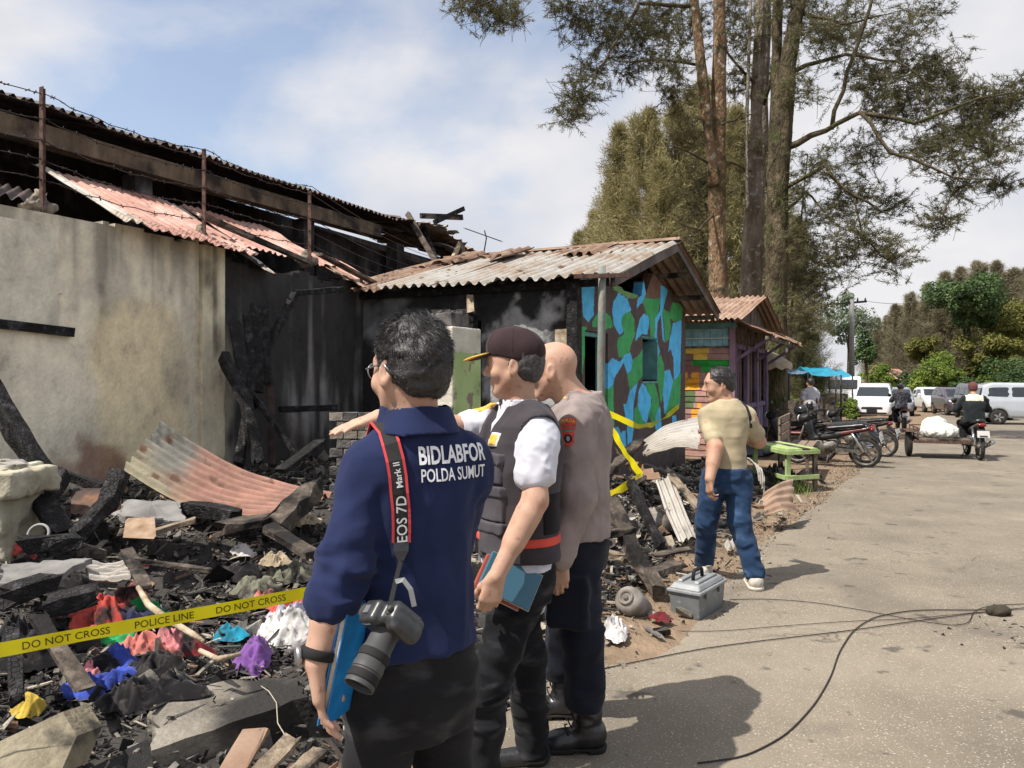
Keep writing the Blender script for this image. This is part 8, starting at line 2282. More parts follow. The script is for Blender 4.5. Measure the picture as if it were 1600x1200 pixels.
def paint(name, c): return mat('car_paint_' + name, [(0, tuple(x * 0.9 for x in c)), (1, tuple(min(1, x * 1.05) for x in c))], scale=3, rough=0.28, spec=0.5, coat=0.6, mask=[(2.5, .60, .85, tuple(x * .8 + .02 for x in c))])
M_glass = mat('car_glass', (0.025, 0.03, 0.034), rough=0.05, spec=0.8)
M_chrome = mat('chrome', (0.55, 0.55, 0.56), rough=0.18, metal=0.9)
M_tyre = mat('tyre_rubber', [(0, (0.018, 0.017, 0.016)), (1, (0.05, 0.045, 0.04))], scale=20, rough=0.9)
M_dark = mat('dark_plastic', (0.02, 0.02, 0.021), rough=0.5)
M_lamp = mat('headlight_glass', (0.62, 0.62, 0.6), rough=0.12, spec=0.8)
M_tail = mat('tail_light_red', (0.16, 0.012, 0.010), rough=0.2, spec=0.6)
M_plate = mat('number_plate', (0.02, 0.02, 0.022), rough=0.5)
def rotz(v, a):
    c, s = math.cos(a), math.sin(a); v = np.asarray(v, float)
    return np.stack([v[..., 0] * c - v[..., 1] * s, v[..., 0] * s + v[..., 1] * c, v[..., 2]], -1)

MPV = dict(L=4.2, W=1.68, H=1.68, side=[(-2.08, .32), (-2.1, .75), (-2.0, 1.05), (-1.85, 1.58), (-1.5, 1.69), (0.2, 1.67), (0.55, 1.55), (1.2, 1.06), (1.85, .90), (2.08, .72), (2.1, .34), (1.9, .26), (-1.9, .26)],
           ws=[(0.50, 1.52), (1.16, 1.07)], wins=[[(-1.72, 1.10), (-1.66, 1.50), (-0.95, 1.53), (-0.95, 1.08)], [(-0.88, 1.08), (-0.88, 1.53), (0.0, 1.53), (0.0, 1.06)], [(0.07, 1.06), (0.07, 1.52), (0.42, 1.47), (0.98, 1.06)]], wh=(1.32, -1.33))
HATCH = dict(L=3.8, W=1.66, H=1.50, side=[(-1.86, .30), (-1.9, .75), (-1.80, 1.0), (-1.55, 1.42), (-1.2, 1.50), (0.0, 1.50), (0.35, 1.42), (1.05, .98), (1.65, .84), (1.88, .66), (1.9, .32), (1.7, .24), (-1.7, .24)],
             ws=[(0.32, 1.40), (1.0, .99)], wins=[[(-1.45, 1.02), (-1.35, 1.33), (-0.72, 1.38), (-0.72, 1.0)], [(-0.64, 1.0), (-0.64, 1.38), (0.08, 1.38), (0.75, .98)]], wh=(1.22, -1.2))
def car(spec, label, xy, heading, col, light='front'):
    """built about its own origin, then turned and put on the road"""
    t = thing('parked_car', label, 'car', xy, 'cars at the road bend')
    L, W, H = spec['L'], spec['W'], spec['H']
    S = SDF((-W / 2 - .1, -L / 2 - .1, 0.1), (W / 2 + .1, L / 2 + .1, H + .1), 0.05)
    sl, X, Y, Z = S.all()
    y2, z2 = np.broadcast_arrays(Y[0, :, 0][:, None], Z[0, 0, :][None, :])
    sd = poly_sd(y2, z2, spec['side'])[None]
    hw = W / 2 * np.interp(Z, [0.2, 0.55, 0.95, 1.05, H], [0.93, 1.0, 0.985, 0.95, 0.78]) * (1 - 0.16 * np.clip((np.abs(Y) - L / 2 * 0.72) / (L / 2 * 0.28), 0, 1) ** 2)
    xd = np.abs(X) - hw
    k = 0.12; hh = np.maximum(k - np.abs(sd - xd), 0) / k
    A = np.maximum(sd, xd) + hh * hh * k * 0.25
    S.A = A.astype(np.float32)
    body_A = S.A.copy()
    for wy in spec['wh']:
        S.cone((-2, wy, 0.30), (2, wy, 0.30), 0.345, 0.345, 0.0, sub=True)
    # a full underbody between the arches
    S.bx((0, 0, 0.40), (W / 2 - 0.24, L / 2 - 0.3, 0.14), None, r=0.03)
    parts = []
    def put(SS, nm, m_, par): parts.append((SS.build(nm, m_, None), par))
    bo = S.build('car_body', paint(col[0], col[1]), None)
    def shell(g, cond): 
        T = S.like(); T.A = np.maximum(body_A - g, cond.astype(np.float32)); return T
    for wpoly in spec['wins']:
        sdp = poly_sd(y2, z2, wpoly)[None]
        for q in (-1, 1):
            put(shell(0.010, np.maximum(sdp + np.zeros_like(X), 0.15 - q * X)), 'side_window', M_glass, bo)
    (wy1, wz1), (wy0, wz0) = spec['ws']
    xz = np.abs(X) - (W / 2 * 0.86 - (Z - wz0) * 0.22)
    put(shell(0.010, np.maximum(np.maximum(xz, np.maximum(wz0 - Z, Z - wz1)), 0.25 - Y)), 'windscreen', M_glass, bo)
    put(shell(0.010, np.maximum(np.maximum(xz, np.maximum(wz0 - 0.02 - Z, Z - wz1 + 0.02)), Y + L / 2 * 0.60)), 'rear_window', M_glass, bo)
    put(shell(0.012, np.maximum(np.maximum(np.abs(X) - 0.46, np.abs(Z - 0.60) - 0.10 + 0.05 * np.abs(X)), L / 2 * 0.8 - Y)), 'grille', M_dark, bo)
    put(shell(0.012, np.maximum(np.maximum(np.abs(X) - 0.6, np.abs(Z - 0.37) - 0.05), L / 2 * 0.8 - Y)), 'bumper_intake', M_dark, bo)
    for q in (-1, 1):
        put(shell(0.012, np.maximum(np.maximum(np.abs(q * X - 0.62) - 0.17, np.abs(Z - 0.76 - 0.10 * (q * X - .62)) - 0.065), L / 2 * 0.68 - Y)), 'headlight', M_lamp, bo)
        put(shell(0.012, np.maximum(np.maximum(np.abs(q * X - 0.70) - 0.10, np.abs(Z - 0.95) - 0.16), Y + L / 2 * 0.86)), 'tail_light', M_tail, bo)
        M_ = SDF((q * (W / 2 + .12) - .15, spec['wins'][-1][3][0] - .2, 0.8), (q * (W / 2 + .12) + .15, spec['wins'][-1][3][0] + .2, 1.3), 0.02)
        M_.ell((q * (W / 2 + 0.06), spec['wins'][-1][3][0] - 0.08, 1.06), (0.10, 0.06, 0.07)); put(M_, 'wing_mirror', paint(col[0], col[1]), bo)
    mb = MB(); mb.box((0, L / 2 + 0.015, 0.48), (0.42, 0.02, 0.13)); parts.append((mb.build('number_plate', M_plate), bo))
    for wy in spec['wh']:
        for q in (-1, 1):
            Mx = axis_m((q * (W / 2 - 0.10), wy, 0.30), (q, 0, 0))
            mb = MB(); mb.lathe([(0.17, -0.09), (0.28, -0.09), (0.30, -0.06), (0.30, 0.06), (0.28, 0.085), (0.19, 0.085)], Mx, 24); ty = mb.build('tyre', M_tyre); parts.append((ty, None))
            mb = MB(); mb.lathe([(0.19, 0.075), (0.175, 0.055), (0.05, 0.07), (0.0, 0.075)], Mx, 24); rm = mb.build('rim', M_dark); parts.append((rm, ty))
            for k5 in range(5):
                an = k5 * 2 * math.pi / 5; dv = Vector((0, math.cos(an), math.sin(an)))
                c = Vector((q * (W / 2 - 0.022), wy, 0.30)); mb = MB(); mb.beam(c + dv * 0.03, c + dv * 0.18, 0.055, 0.02, up=(q, 0, 0)); parts.append((mb.build('spoke', M_chrome), ty))
    ang = math.atan2(heading[1], heading[0]) - math.pi / 2
    t.rotation_euler = (0, 0, ang)
    bo.parent = t
    for o, par in parts:
        o.parent = t if par is None else par
    return t
def at_px(u, v, k=0.0):
    p = on_road(u, v); return (p.x, p.y, p.z)
car(MPV, 'white people carrier facing us behind the parked motorcycles', at_px(1366, 655), (-0.47, -0.88), ('white', (0.72, 0.72, 0.72)))
car(HATCH, 'white hatchback parked under the yellow green tree', at_px(1457, 643), (-0.25, -0.97), ('white', (0.72, 0.72, 0.72)))
car(HATCH, 'small dark mauve car parked beside the white hatchback', at_px(1493, 648), (-0.24, -0.97), ('mauve', (0.085, 0.065, 0.085)))
car(MPV, 'dark grey van parked behind the cargo rider', at_px(1535, 654), (-0.27, -0.96), ('darkgrey', (0.055, 0.06, 0.058)))
car(MPV, 'silver people carrier parked sideways beyond the cargo rider', at_px(1612, 663), (0.94, -0.34), ('silver', (0.42, 0.45, 0.49)))
car(HATCH, 'grey car half hidden behind the white people carrier', at_px(1401, 648), (-0.44, -0.90), ('grey', (0.22, 0.24, 0.26)))

# white truck behind
tk = thing('parked_truck', 'white flatbed truck with wooden sides behind the white people carrier', 'truck', (18.2, 42, float(fall(42))), rz=math.atan2(-0.9, -0.44) - math.pi / 2)
def loc_build(mb, nm, m_, par, bevel=0.0):
    o = mb.build(nm, m_, None, bevel); o.parent = par; return o
S = SDF((-1.0, 0.6, 0.3), (1.0, 2.7, 2.3), 0.03); S.bx((0, 1.7, 1.25), (0.88, 0.80, 0.85), None, r=0.10); S.cut((0, 2.35, 1.5), (0, 1.0, 0.42)); cabA = S.A.copy(); cb_ = S.build('cab', paint('white', (0.72,) * 3)); cb_.parent = tk
sl, X, Y, Z = S.all()
for (nm, cond) in (('windscreen', np.maximum(np.maximum(np.abs(X) - 0.72, np.abs(Z - 1.68) - 0.26), 1.9 - Y)), ('side_window', np.maximum(np.maximum(np.abs(Y - 1.75) - 0.36, np.abs(Z - 1.66) - 0.22), X + 0.5)), ('side_window', np.maximum(np.maximum(np.abs(Y - 1.75) - 0.36, np.abs(Z - 1.66) - 0.22), 0.5 - X)), ('grille', np.maximum(np.maximum(np.abs(X) - 0.6, np.abs(Z - 0.85) - 0.1), 2.0 - Y))):
    T = S.like(); T.A = np.maximum(cabA - 0.012, (cond + np.zeros(S.n)).astype(np.float32)); o = T.build(nm, M_glass if nm != 'grille' else M_dark); o.parent = cb_
mb = MB(); mb.box((0, -0.9, 0.80), (1.8, 3.4, 0.14)); loc_build(mb, 'flatbed', M_dark, tk)
M_cream = mat('cream_truck_boards', [(0, (0.45, 0.36, 0.24)), (1, (0.62, 0.53, 0.40))], scale=4, rough=.8)
for q in (-1, 1):
    for k in range(3):
        mb = MB(); mb.box((q * 0.9, -0.9, 1.05 + 0.34 * k), (0.05, 3.4, 0.31)); loc_build(mb, 'side_board', M_cream, tk)
for k in range(3):
    mb = MB(); mb.box((0, 0.80, 1.05 + 0.34 * k), (1.74, 0.05, 0.31)); loc_build(mb, 'front_board', M_cream, tk)
for wy in (1.6, -1.6):
    for q in (-1, 1):
        mb = MB(); mb.lathe([(0.2, -0.1), (0.36, -0.1), (0.38, -0.06), (0.38, 0.06), (0.36, 0.1), (0.2, 0.1), (0.0, 0.08)], axis_m((q * 0.75, wy, 0.38), (q, 0, 0)), 20); loc_build(mb, 'wheel', M_tyre, tk)

# --- motorcycles
M_engine = mat('engine_metal', [(0, (0.06, 0.057, 0.052)), (1, (0.24, 0.225, 0.20))], scale=16, rough=.5, metal=.4, bump=.3)
def motorcycle(label, xy, heading, accent, seat_cover=False, lean=0.10, group='motorcycles', rack=False):
    t = thing('motorcycle', label, 'motorcycle', (xy[0], xy[1], float(fall(xy[1])) + 0.012), group)
    def wheel(y):
        mb = MB(); c = (0, y, 0.29); Mx = axis_m(c, (1, 0, 0))
        prof = [(0.29 + 0.0, 0.0)]
        mb.lathe([(0.235, -0.032), (0.268, -0.040), (0.288, -0.022), (0.292, 0.0), (0.288, 0.022), (0.268, 0.040), (0.235, 0.032), (0.235, -0.032)], Mx, 28); ty = loc_build(mb, 'tyre', M_tyre, t)
        mb = MB(); mb.lathe([(0.236, -0.026), (0.215, -0.022), (0.215, 0.022), (0.236, 0.026), (0.236, -0.026)], Mx, 28); loc_build(mb, 'rim', M_engine, ty)
        mb = MB(); mb.lathe([(0.0, -0.05), (0.045, -0.05), (0.045, 0.05), (0.0, 0.05)], Mx, 12); loc_build(mb, 'hub', M_engine, ty)
        for k in range(5):
            an = k * 2 * math.pi / 5 + 0.3; d = Vector((0, math.cos(an), math.sin(an))); c_ = Vector(c); mb = MB(); mb.beam(c_ + d * 0.04, c_ + d * 0.22, 0.028, 0.02, up=(1, 0, 0)); loc_build(mb, 'spoke', M_engine, ty)
    wheel(0.62); wheel(-0.62)
    for q in (-1, 1):
        mb = MB(); mb.tube([(q * 0.075, 0.62, 0.29), (q * 0.075, 0.50, 0.62), (q * 0.06, 0.42, 0.86)], 0.022, 8); loc_build(mb, 'fork', M_engine, t)
        mb = MB(); mb.tube([(q * 0.09, -0.62, 0.31), (q * 0.10, -0.42, 0.66)], [0.032, 0.026], 8); loc_build(mb, 'shock_absorber', M_chrome, t)
        mb = MB(); mb.beam((q * 0.08, -0.64, 0.30), (q * 0.08, -0.12, 0.34), 0.03, 0.05); loc_build(mb, 'swing_arm', M_engine, t)
    S = SDF((-.25, -.95, .2), (.25, .75, 1.05), 0.024); S.cone((0, 0.10, 0.36), (0, -0.05, 0.40), 0.12, 0.10, 0.03); S.bx((0, 0.16, 0.42), (0.08, 0.10, 0.07), None, r=.02, k=.03); S.wrinkle(.012, 22); o = S.build('engine', M_engine); o.parent = t
    S = SDF((-.3, -.95, .2), (.3, .75, 1.1), 0.022)       # leg shield and centre cowl
    S.cone((0, 0.40, 0.80), (0, 0.30, 0.42), 0.07, 0.05, 0.03, flat=((1, 0, 0), 2.4)); S.cone((0, 0.30, 0.52), (0, -0.15, 0.60), 0.06, 0.07, 0.05, flat=((1, 0, 0), 1.4)); S.cone((0, -0.15, 0.62), (0, -0.70, 0.74), 0.075, 0.035, 0.04, flat=((1, 0, 0), 1.5)); o = S.build('fairing', M_dark); o.parent = t
    S = SDF((-.3, -.95, .2), (.3, .75, 1.1), 0.022); S.cone((0.06, -0.22, 0.64), (0.055, -0.70, 0.755), 0.045, 0.022, 0.02); S.cone((-0.06, -0.22, 0.64), (-0.055, -0.70, 0.755), 0.045, 0.022, 0.02); o = S.build('tail_cowl', accent); o.parent = t
    S = SDF((-.3, -.95, .5), (.3, .75, 1.1), 0.022); S.cone((0, 0.02, 0.735), (0, -0.62, 0.815), 0.055, 0.045, 0.02, flat=((1, 0, 0), 2.2)); o = S.build('seat', M_leather if not seat_cover else rag('seatcover', (.035, .035, .04), clean=1)); o.parent = t
    S = SDF((-.3, .2, .5), (.3, .75, 1.2), 0.022); S.ell((0, 0.46, 0.90), (0.13, 0.11, 0.10)); S.cone((0, 0.40, 0.93), (0, 0.34, 1.0), 0.07, 0.05, .03, flat=((1, 0, 0), 1.8)); o = S.build('headlight_cowl', M_dark); o.parent = t
    mb = MB(); mb.lathe([(0.075, 0), (0.06, 0.02), (0, 0.03)], axis_m((0, 0.555, 0.90), (0, 1, 0)), 16); loc_build(mb, 'headlight', M_lamp, t)
    mb = MB(); mb.tube([(-0.34, 0.22, 1.0), (-0.22, 0.32, 1.02), (0, 0.36, 0.98), (0.22, 0.32, 1.02), (0.34, 0.22, 1.0)], 0.014, 8); loc_build(mb, 'handlebar', M_dark, t)
    for q in (-1, 1):
        mb = MB(); mb.tube([(q * 0.24, 0.30, 1.02), (q * 0.30, 0.30, 1.18)], 0.007, 6); loc_build(mb, 'mirror_stem', M_dark, t)
        mb = MB(); mb.lathe([(0.0, -0.012), (0.055, -0.008), (0.055, 0.008), (0.0, 0.012)], axis_m((q * 0.31, 0.30, 1.21), (0, 1, 0)), 14); loc_build(mb, 'mirror', M_dark, t)
    mb = MB(); mb.tube([(0.10, 0.12, 0.30), (0.13, -0.1, 0.24), (0.15, -0.35, 0.27)], 0.022, 8); mb.tube([(0.15, -0.33, 0.27), (0.17, -0.85, 0.40)], [0.04, 0.05], 10); loc_build(mb, 'exhaust', M_chrome, t)
    mb = MB(); mb.hexa([(-0.07, -0.70, 0.66), (0.07, -0.70, 0.66), (0.07, -0.90, 0.50), (-0.07, -0.90, 0.50), (-0.06, -0.70, 0.70), (0.06, -0.70, 0.70), (0.07, -0.95, 0.52), (-0.07, -0.95, 0.52)]); loc_build(mb, 'rear_mudguard', M_dark, t)
    mb = MB(); mb.box((0, -0.915, 0.56), (0.22, 0.012, 0.14), Matrix.Rotation(-0.3, 3, 'X')); loc_build(mb, 'number_plate', mat('pale_plate', (0.5, .48, .45), rough=.6), t)
    S = SDF((-.2, -.95, .6), (.2, -.6, .9), 0.012); S.ell((0, -0.76, 0.735), (0.09, 0.05, 0.045)); o = S.build('tail_light', M_tail); o.parent = t
    if rack:
        mb = MB(); mb.tube([(-.10, -.5, .86), (-.11, -.82, .88), (.11, -.82, .88), (.10, -.5, .86)], 0.012, 6); loc_build(mb, 'grab_rail', M_engine, t)
    mb = MB(); mb.tube([(-0.10, 0.0, 0.26), (-0.22, 0.05, 0.0)], 0.010, 6); loc_build(mb, 'side_stand', M_engine, t)
    mb = MB(); mb.tube([(-0.22, -0.02, 0.27), (0.22, -0.02, 0.27)], 0.014, 6); loc_build(mb, 'foot_pegs', M_rubber, t)
    S = SDF((-.15, .3, .3), (.15, .95, .75), 0.014); S.cone((0, 0.48, 0.60), (0, 0.72, 0.60), 0.05, 0.04, .02, flat=((1, 0, 0), 1.3)); S.cut((0, 0, .585), (0, 0, -1)); o = S.build('front_mudguard', accent); o.parent = t
    t.rotation_euler = (0, lean, math.atan2(heading[1], heading[0]) - math.pi / 2)
    return t
motorcycle('black and red underbone motorcycle parked beside the green table', (6.12, 14.75), (-0.80, 0.60), paint('red', (0.15, 0.035, 0.03)), lean=-0.12)
motorcycle('black motorcycle with a covered seat parked behind the red tailed one', (6.55, 15.65), (-0.80, 0.60), paint('black', (0.02, .02, .022)), seat_cover=True, lean=-0.12, rack=True)
motorcycle('dark scooter with a helmet on it parked by the bench', (5.95, 16.2), (-0.72, 0.69), paint('black', (0.02, .02, .022)), lean=-0.1)
motorcycle('black motorcycle standing half behind the covered one', (7.6, 17.0), (-0.70, 0.71), paint('black', (0.02, .02, .022)), lean=-0.1)
def helmet(c, m_, label):
    S = SDF(np.array(c) - .2, np.array(c) + .2, 0.012); S.ell(c, (0.135, 0.155, 0.13), None, k=0); S.ell((c[0] - .06, c[1] - .10, c[2] - .03), (0.10, 0.08, 0.06), None, sub=True); S.cut((0, 0, c[2] - .10), (0, 0, -1))
    t = thing('helmet', label, 'helmet', tuple(np.array(c) - np.array([0, 0, .1]))); S.build('shell', m_, t)
    mb = MB(); mb.add([Vector(c) + Vector((0.128 * math.cos(a), 0.15 * math.sin(a), zz)) for zz in (0.05, -0.03) for a in np.linspace(-2.7, -0.9, 9)], [(i, i + 1, i + 10, i + 9) for i in range(8)], True); mb.build('visor', M_glass, t)
helmet((6.10, 15.75, 1.02), paint('greyhelmet', (0.30, .28, .27)), 'grey helmet hung on a handlebar of the parked motorcycles')
helmet((5.72, 15.2, 0.95), paint('black', (0.02, .02, .022)), 'black helmet resting on the motorcycle beside the bench')

def rider(label, xy, heading, jacket, hair_m, z_seat=0.80, yoke=None, helmet_m=None):
    f = unit((heading[0], heading[1], 0)); F_ = Figure(xy, f); F_.G[2] = float(fall(xy[1])) + 0.012
    t = thing('person', label, 'person', (xy[0], xy[1], 0.012), 'riders on the road')
    h0 = np.array([xy[0], xy[1], 0.0])
    W_ = lambda l, fo, z: F_(l, fo, z)
    lo = np.array([xy[0] - .7, xy[1] - .7, -0.15]); hi = np.array([xy[0] + .7, xy[1] + .9, 1.75])
    hd_ = Head(W_(0, 0.10, 1.47), f * 1.0 + np.array([0, 0, -.05]), (0, 0, 1), 1.0)
    S = SDF(lo, hi, 0.017); hd_.skin(S); hd_.neck(S, W_(0, 0.02, 1.30))
    S.loft([(W_(0, -0.03, .82), .14, .10), (W_(0, -.02, 1.1), .15, .10), (W_(0, 0.0, 1.28), .14, .08)], F_.l, F_.f, k=.03)
    for q in (-1, 1):
        S.chain([W_(q * .17, 0, 1.24), W_(q * .27, .16, 1.02), W_(q * .28, .42, 1.0)], [.05, .04, .03], .03)
        hand(S, W_(q * .28, .42, 1.0), F_.f * 1.0, (0, 0, -1), -q * F_.l, curl=(.8, .9, .6))
    S.build('body', M_skin_c, t)
    S = SDF(lo, hi, 0.017)
    S.loft([(W_(0, -0.06, .76), .19, .14), (W_(0, -.05, .95), .19, .13), (W_(0, -.02, 1.15), .21, .13), (W_(0, 0.0, 1.26), .18, .11), (W_(0, 0.02, 1.34), .08, .07)], F_.l, F_.f, k=.03)
    for q in (-1, 1): S.chain([W_(q * .17, 0, 1.25), W_(q * .29, .14, 1.03), W_(q * .28, .38, 1.0)], [.075, .07, .05], .03)
    S.wrinkle(.009, 8, seed=4); A = S.A.copy(); jo = S.build('jacket', jacket, t)
    if yoke is not None:
        T = S.like(); sl, X, Y, Z = S.all(); z_ = F_.G[2]; T.A = np.maximum(A - .006, np.maximum(1.20 + z_ - Z, Z - 1.36 - z_)); 
        T.A = np.maximum(T.A, (np.abs((X - xy[0]) * F_.l[0] + (Y - xy[1]) * F_.l[1]) - 0.17).astype(np.float32)); T.build('pale_yoke', yoke, jo)
    S = SDF(lo, hi, 0.017)
    for q in (-1, 1): S.chain([W_(q * .09, -.02, .80), W_(q * .17, .36, .72), W_(q * .16, .12, .34)], [.105, .08, .06], .03)
    S.wrinkle(.008, 8); S.build('trousers', M_trs2, t)
    for q in (-1, 1):
        S = SDF(W_(q * .16, .12, .3) - .25, W_(q * .16, .12, .3) + .25, .013); S.cone(W_(q * .16, .08, .31), W_(q * .17, .26, .29), .045, .038, .02); S.build('shoe', M_rubber, t)
    hs = SDF(hd_.c - .2, hd_.c + .2, .010)
    if helmet_m is None:
        hd_.hair(hs, .012, slope=.5, off=-.01, wr=.004); hs.build('hair', hair_m, t)
    else:
        hs.ell(hd_(0, -.01, .045), (.115, .13, .115), hd_.M, k=0); hs.cut(hd_(0, 0, -.03), -hd_.z); hs.build('helmet', helmet_m, t)
    return t
# rider going away and his motorcycle
motorcycle('motorcycle being ridden away by the man in the plaid jacket', (13.62, 26.9), (0.30, 0.95), paint('black', (0.02, .02, .022)), lean=0.0)
rider('rider in a grey plaid jacket heading away past the white car', (13.60, 26.84), (0.30, 0.95), mat('plaid_grey', [(0, (.03, .03, .035)), (.5, (.09, .09, .10)), (1, (.26, .25, .27))], scale=16, rough=.9), M_hair, helmet_m=paint('black', (0.02, .02, .022)))
# the three wheeled cargo rig
rg_f = unit((0.34, 0.94, 0)); rg = (9.82, 16.35)
motorcycle('dusty motorcycle pulling the flat cargo sidecar', rg, rg_f, M_engine, lean=0.0)
rider('cargo rider in a black jacket with a cream yoke and red brown cap', (rg[0] - rg_f[0] * .05, rg[1] - rg_f[1] * .05), rg_f, cloth('black_jacket', (0.018, .022, .024)), cloth('red_brown_cap', (.13, .05, .045)), yoke=cloth('cream_yoke', (.62, .58, .47)))
sc_l = np.array([-rg_f[1], rg_f[0], 0.0]); RGo = np.array([rg[0], rg[1], float(fall(rg[1]))])
rp_ = lambda l, f, z: Vector(RGo + sc_l * l + rg_f * f + np.array([0, 0, z]))
sct = thing('cargo_sidecar', 'flat wooden cargo sidecar with low iron rails on one wheel', 'cart', tuple(rp_(0.75, 0, 0.012)))
for k in range(6):
    mb = MB(); f0 = -0.62 + k * 0.21; mb.hexa([rp_(1.12, f0, .40), rp_(.16, f0, .40), rp_(.16, f0 + .195, .40), rp_(1.12, f0 + .195, .40), rp_(1.12, f0, .435), rp_(.16, f0, .435), rp_(.16, f0 + .195, .435), rp_(1.12, f0 + .195, .435)]); mb.build('deck_board', M_grey_wood, sct)
for (a, b) in (((.14, -.60), (1.22, -.60)), ((.14, .58), (1.22, .58)), ((1.14, -.64), (1.14, .62)), ((.2, -.64), (.2, .62))):
    mb = MB(); mb.beam(rp_(a[0], a[1], .37), rp_(b[0], b[1], .37), .05, .06); mb.build('frame_bar', M_rust_post, sct)
for f_ in (-.60, 0.0, .58):
    mb = MB(); mb.tube([rp_(1.14, f_, .37), rp_(1.14, f_, .66)], .014, 6); mb.build('rail_post', M_rust_post, sct)
for z in (.52, .66):
    mb = MB(); mb.tube([rp_(1.14, -.62, z), rp_(1.14, .60, z), rp_(.25, .60, z)], .013, 6); mb.build('rail', M_rust_post, sct)
for l_ in (.25, .6):
    mb = MB(); mb.tube([rp_(l_, .60, .37), rp_(l_, .60, .66)], .013, 6); mb.build('rail_post', M_rust_post, sct)
mb = MB(); mb.lathe([(0.15, -0.04), (0.25, -0.05), (0.28, -0.03), (0.28, 0.03), (0.25, 0.05), (0.15, 0.04), (0.0, 0.03)], axis_m(rp_(1.24, -.05, .29), sc_l), 22); mb.build('wheel', M_tyre, sct)
mb = MB(); mb.hexa([rp_(1.33, -.4, .56), rp_(1.17, -.4, .56), rp_(1.17, .3, .56), rp_(1.33, .3, .56), rp_(1.33, -.35, .59), rp_(1.17, -.35, .59), rp_(1.17, .25, .59), rp_(1.33, .25, .59)]); mb.build('wheel_guard', M_rust_post, sct)
def sack(c, r, m_, label, seed):
    S = SDF(np.array(c) - .5, np.array(c) + .5, .016); S.ell(c, r, np.stack([sc_l, rg_f, np.array([0, 0, 1])], 1), k=0); S.wrinkle(.018, 9, seed=seed); S.cut((0, 0, c[2] - r[2] * .72), (0, 0, -1)); S.wrinkle(.006, 26, seed=seed); tag(S.build('sack', m_), label, 'sack', 'sacks on the cargo sidecar')
M_sack = cloth('white_sack_weave', (.72, .72, .66))
sack(np.array(rp_(.66, -.15, .565)), (.36, .30, .18), M_sack, 'fat white sack lying low on the cargo sidecar', 2)
sack(np.array(rp_(.68, .28, .62)), (.27, .22, .24), cloth('greenish_sack_weave', (.58, .64, .56)), 'pale greenish sack tied upright behind the white one', 6)

# --- green table, brown bench, grass below
M_gpaint = mat('lime_green_paint', [(0, (0.25, 0.34, 0.12)), (0.5, (0.36, 0.46, 0.19)), (1, (0.46, 0.55, 0.27))], scale=7, rough=.7, bump=.2, mask=[(9, .62, .70, (.30, .26, .17))])
tA, tR, tL = Vector((3.94, 11.0, -.04)), Vector((4.47, 11.2, -.04)), Vector((3.82, 12.25, -.04))
eR_ = tR - tA; eL_ = tL - tA
gt = thing('green_table', 'lime green painted plank table with a lower shelf at the road side', 'table', tuple(tA + (eR_ + eL_) / 2))
def tq(e1a, e1b, e2a, e2b, z0, z1): return [tA + eR_ * e1a + eL_ * e2a + Vector((0, 0, z0)), tA + eR_ * e1b + eL_ * e2a + Vector((0, 0, z0)), tA + eR_ * e1b + eL_ * e2b + Vector((0, 0, z0)), tA + eR_ * e1a + eL_ * e2b + Vector((0, 0, z0)), tA + eR_ * e1a + eL_ * e2a + Vector((0, 0, z1)), tA + eR_ * e1b + eL_ * e2a + Vector((0, 0, z1)), tA + eR_ * e1b + eL_ * e2b + Vector((0, 0, z1)), tA + eR_ * e1a + eL_ * e2b + Vector((0, 0, z1))]
for k in range(4):
    mb = MB(); mb.hexa(tq(k * .25, k * .25 + .235, 0, 1, .585, .61)); mb.build('top_board', M_gpaint if k != 2 else M_grey_wood, gt)
for q in (tq(-.02, 1.02, -.03, 0.0, .535, .588), tq(-.05, 0.0, 0.002, 1.0, .535, .584), tq(1.0, 1.05, 0.002, 1.0, .535, .584)):
    mb = MB(); mb.hexa(q); mb.build('apron', M_gpaint, gt)
for (a, b, m_) in ((0.03, 0.03, M_gpaint), (0.90, 0.03, M_grey_wood), (0.03, .94, M_gpaint), (.90, .94, M_grey_wood)):
    mb = MB(); mb.hexa(tq(a, a + .12, b, b + .05, 0, .584)); mb.build('leg', m_, gt)
for q in (tq(.0, 1.0, -.022, .028, .17, .23), tq(-.03, .03, .03, .95, .17, .225)):
    mb = MB(); mb.hexa(q); mb.build('stretcher', M_gpaint, gt)
bn = thing('plank_bench', 'unpainted brown plank bench with back slats behind the green table', 'bench', (4.95, 13.3, 0))
bf = unit((0.42, 0.91, 0)); bn_ = np.array([bf[1], -bf[0], 0])
bp_ = lambda s, d, z: Vector(np.array([4.70, 12.6, -0.07]) + bf * s + bn_ * d + np.array([0, 0, z]))
for k in range(3):
    mb = MB(); mb.beam(bp_(-.2, -.15 + k * .14, .50), bp_(1.7, -.15 + k * .14, .50), .125, .03, jit=.004); mb.build('seat_board', mat('bench_wood', [(0, (.16, .115, .085)), (1, (.32, .24, .18))], scale=9, rough=.85, bump=.3), bn)
for k in range(3):
    mb = MB(); mb.beam(bp_(-.2, -.28, .66 + k * .15), bp_(1.7, -.28, .66 + k * .15), .03, .11, jit=.004); mb.build('back_slat', MATS['bench_wood'], bn)
for s in (-.1, 1.6):
    for d in (-.28, .14):
        mb = MB(); mb.beam(bp_(s, d, 0), bp_(s, d, 1.0 if d < 0 else .49), .05, .06, up=tuple(bf)); mb.build('leg', M_grey_wood, bn)
gb = rng.normal(size=(1300, 3)) * np.array([.14, .40, 0]) + np.array([4.05, 11.8, 0]); gb[:, 2] = ground_h(gb[:, 0], gb[:, 1])
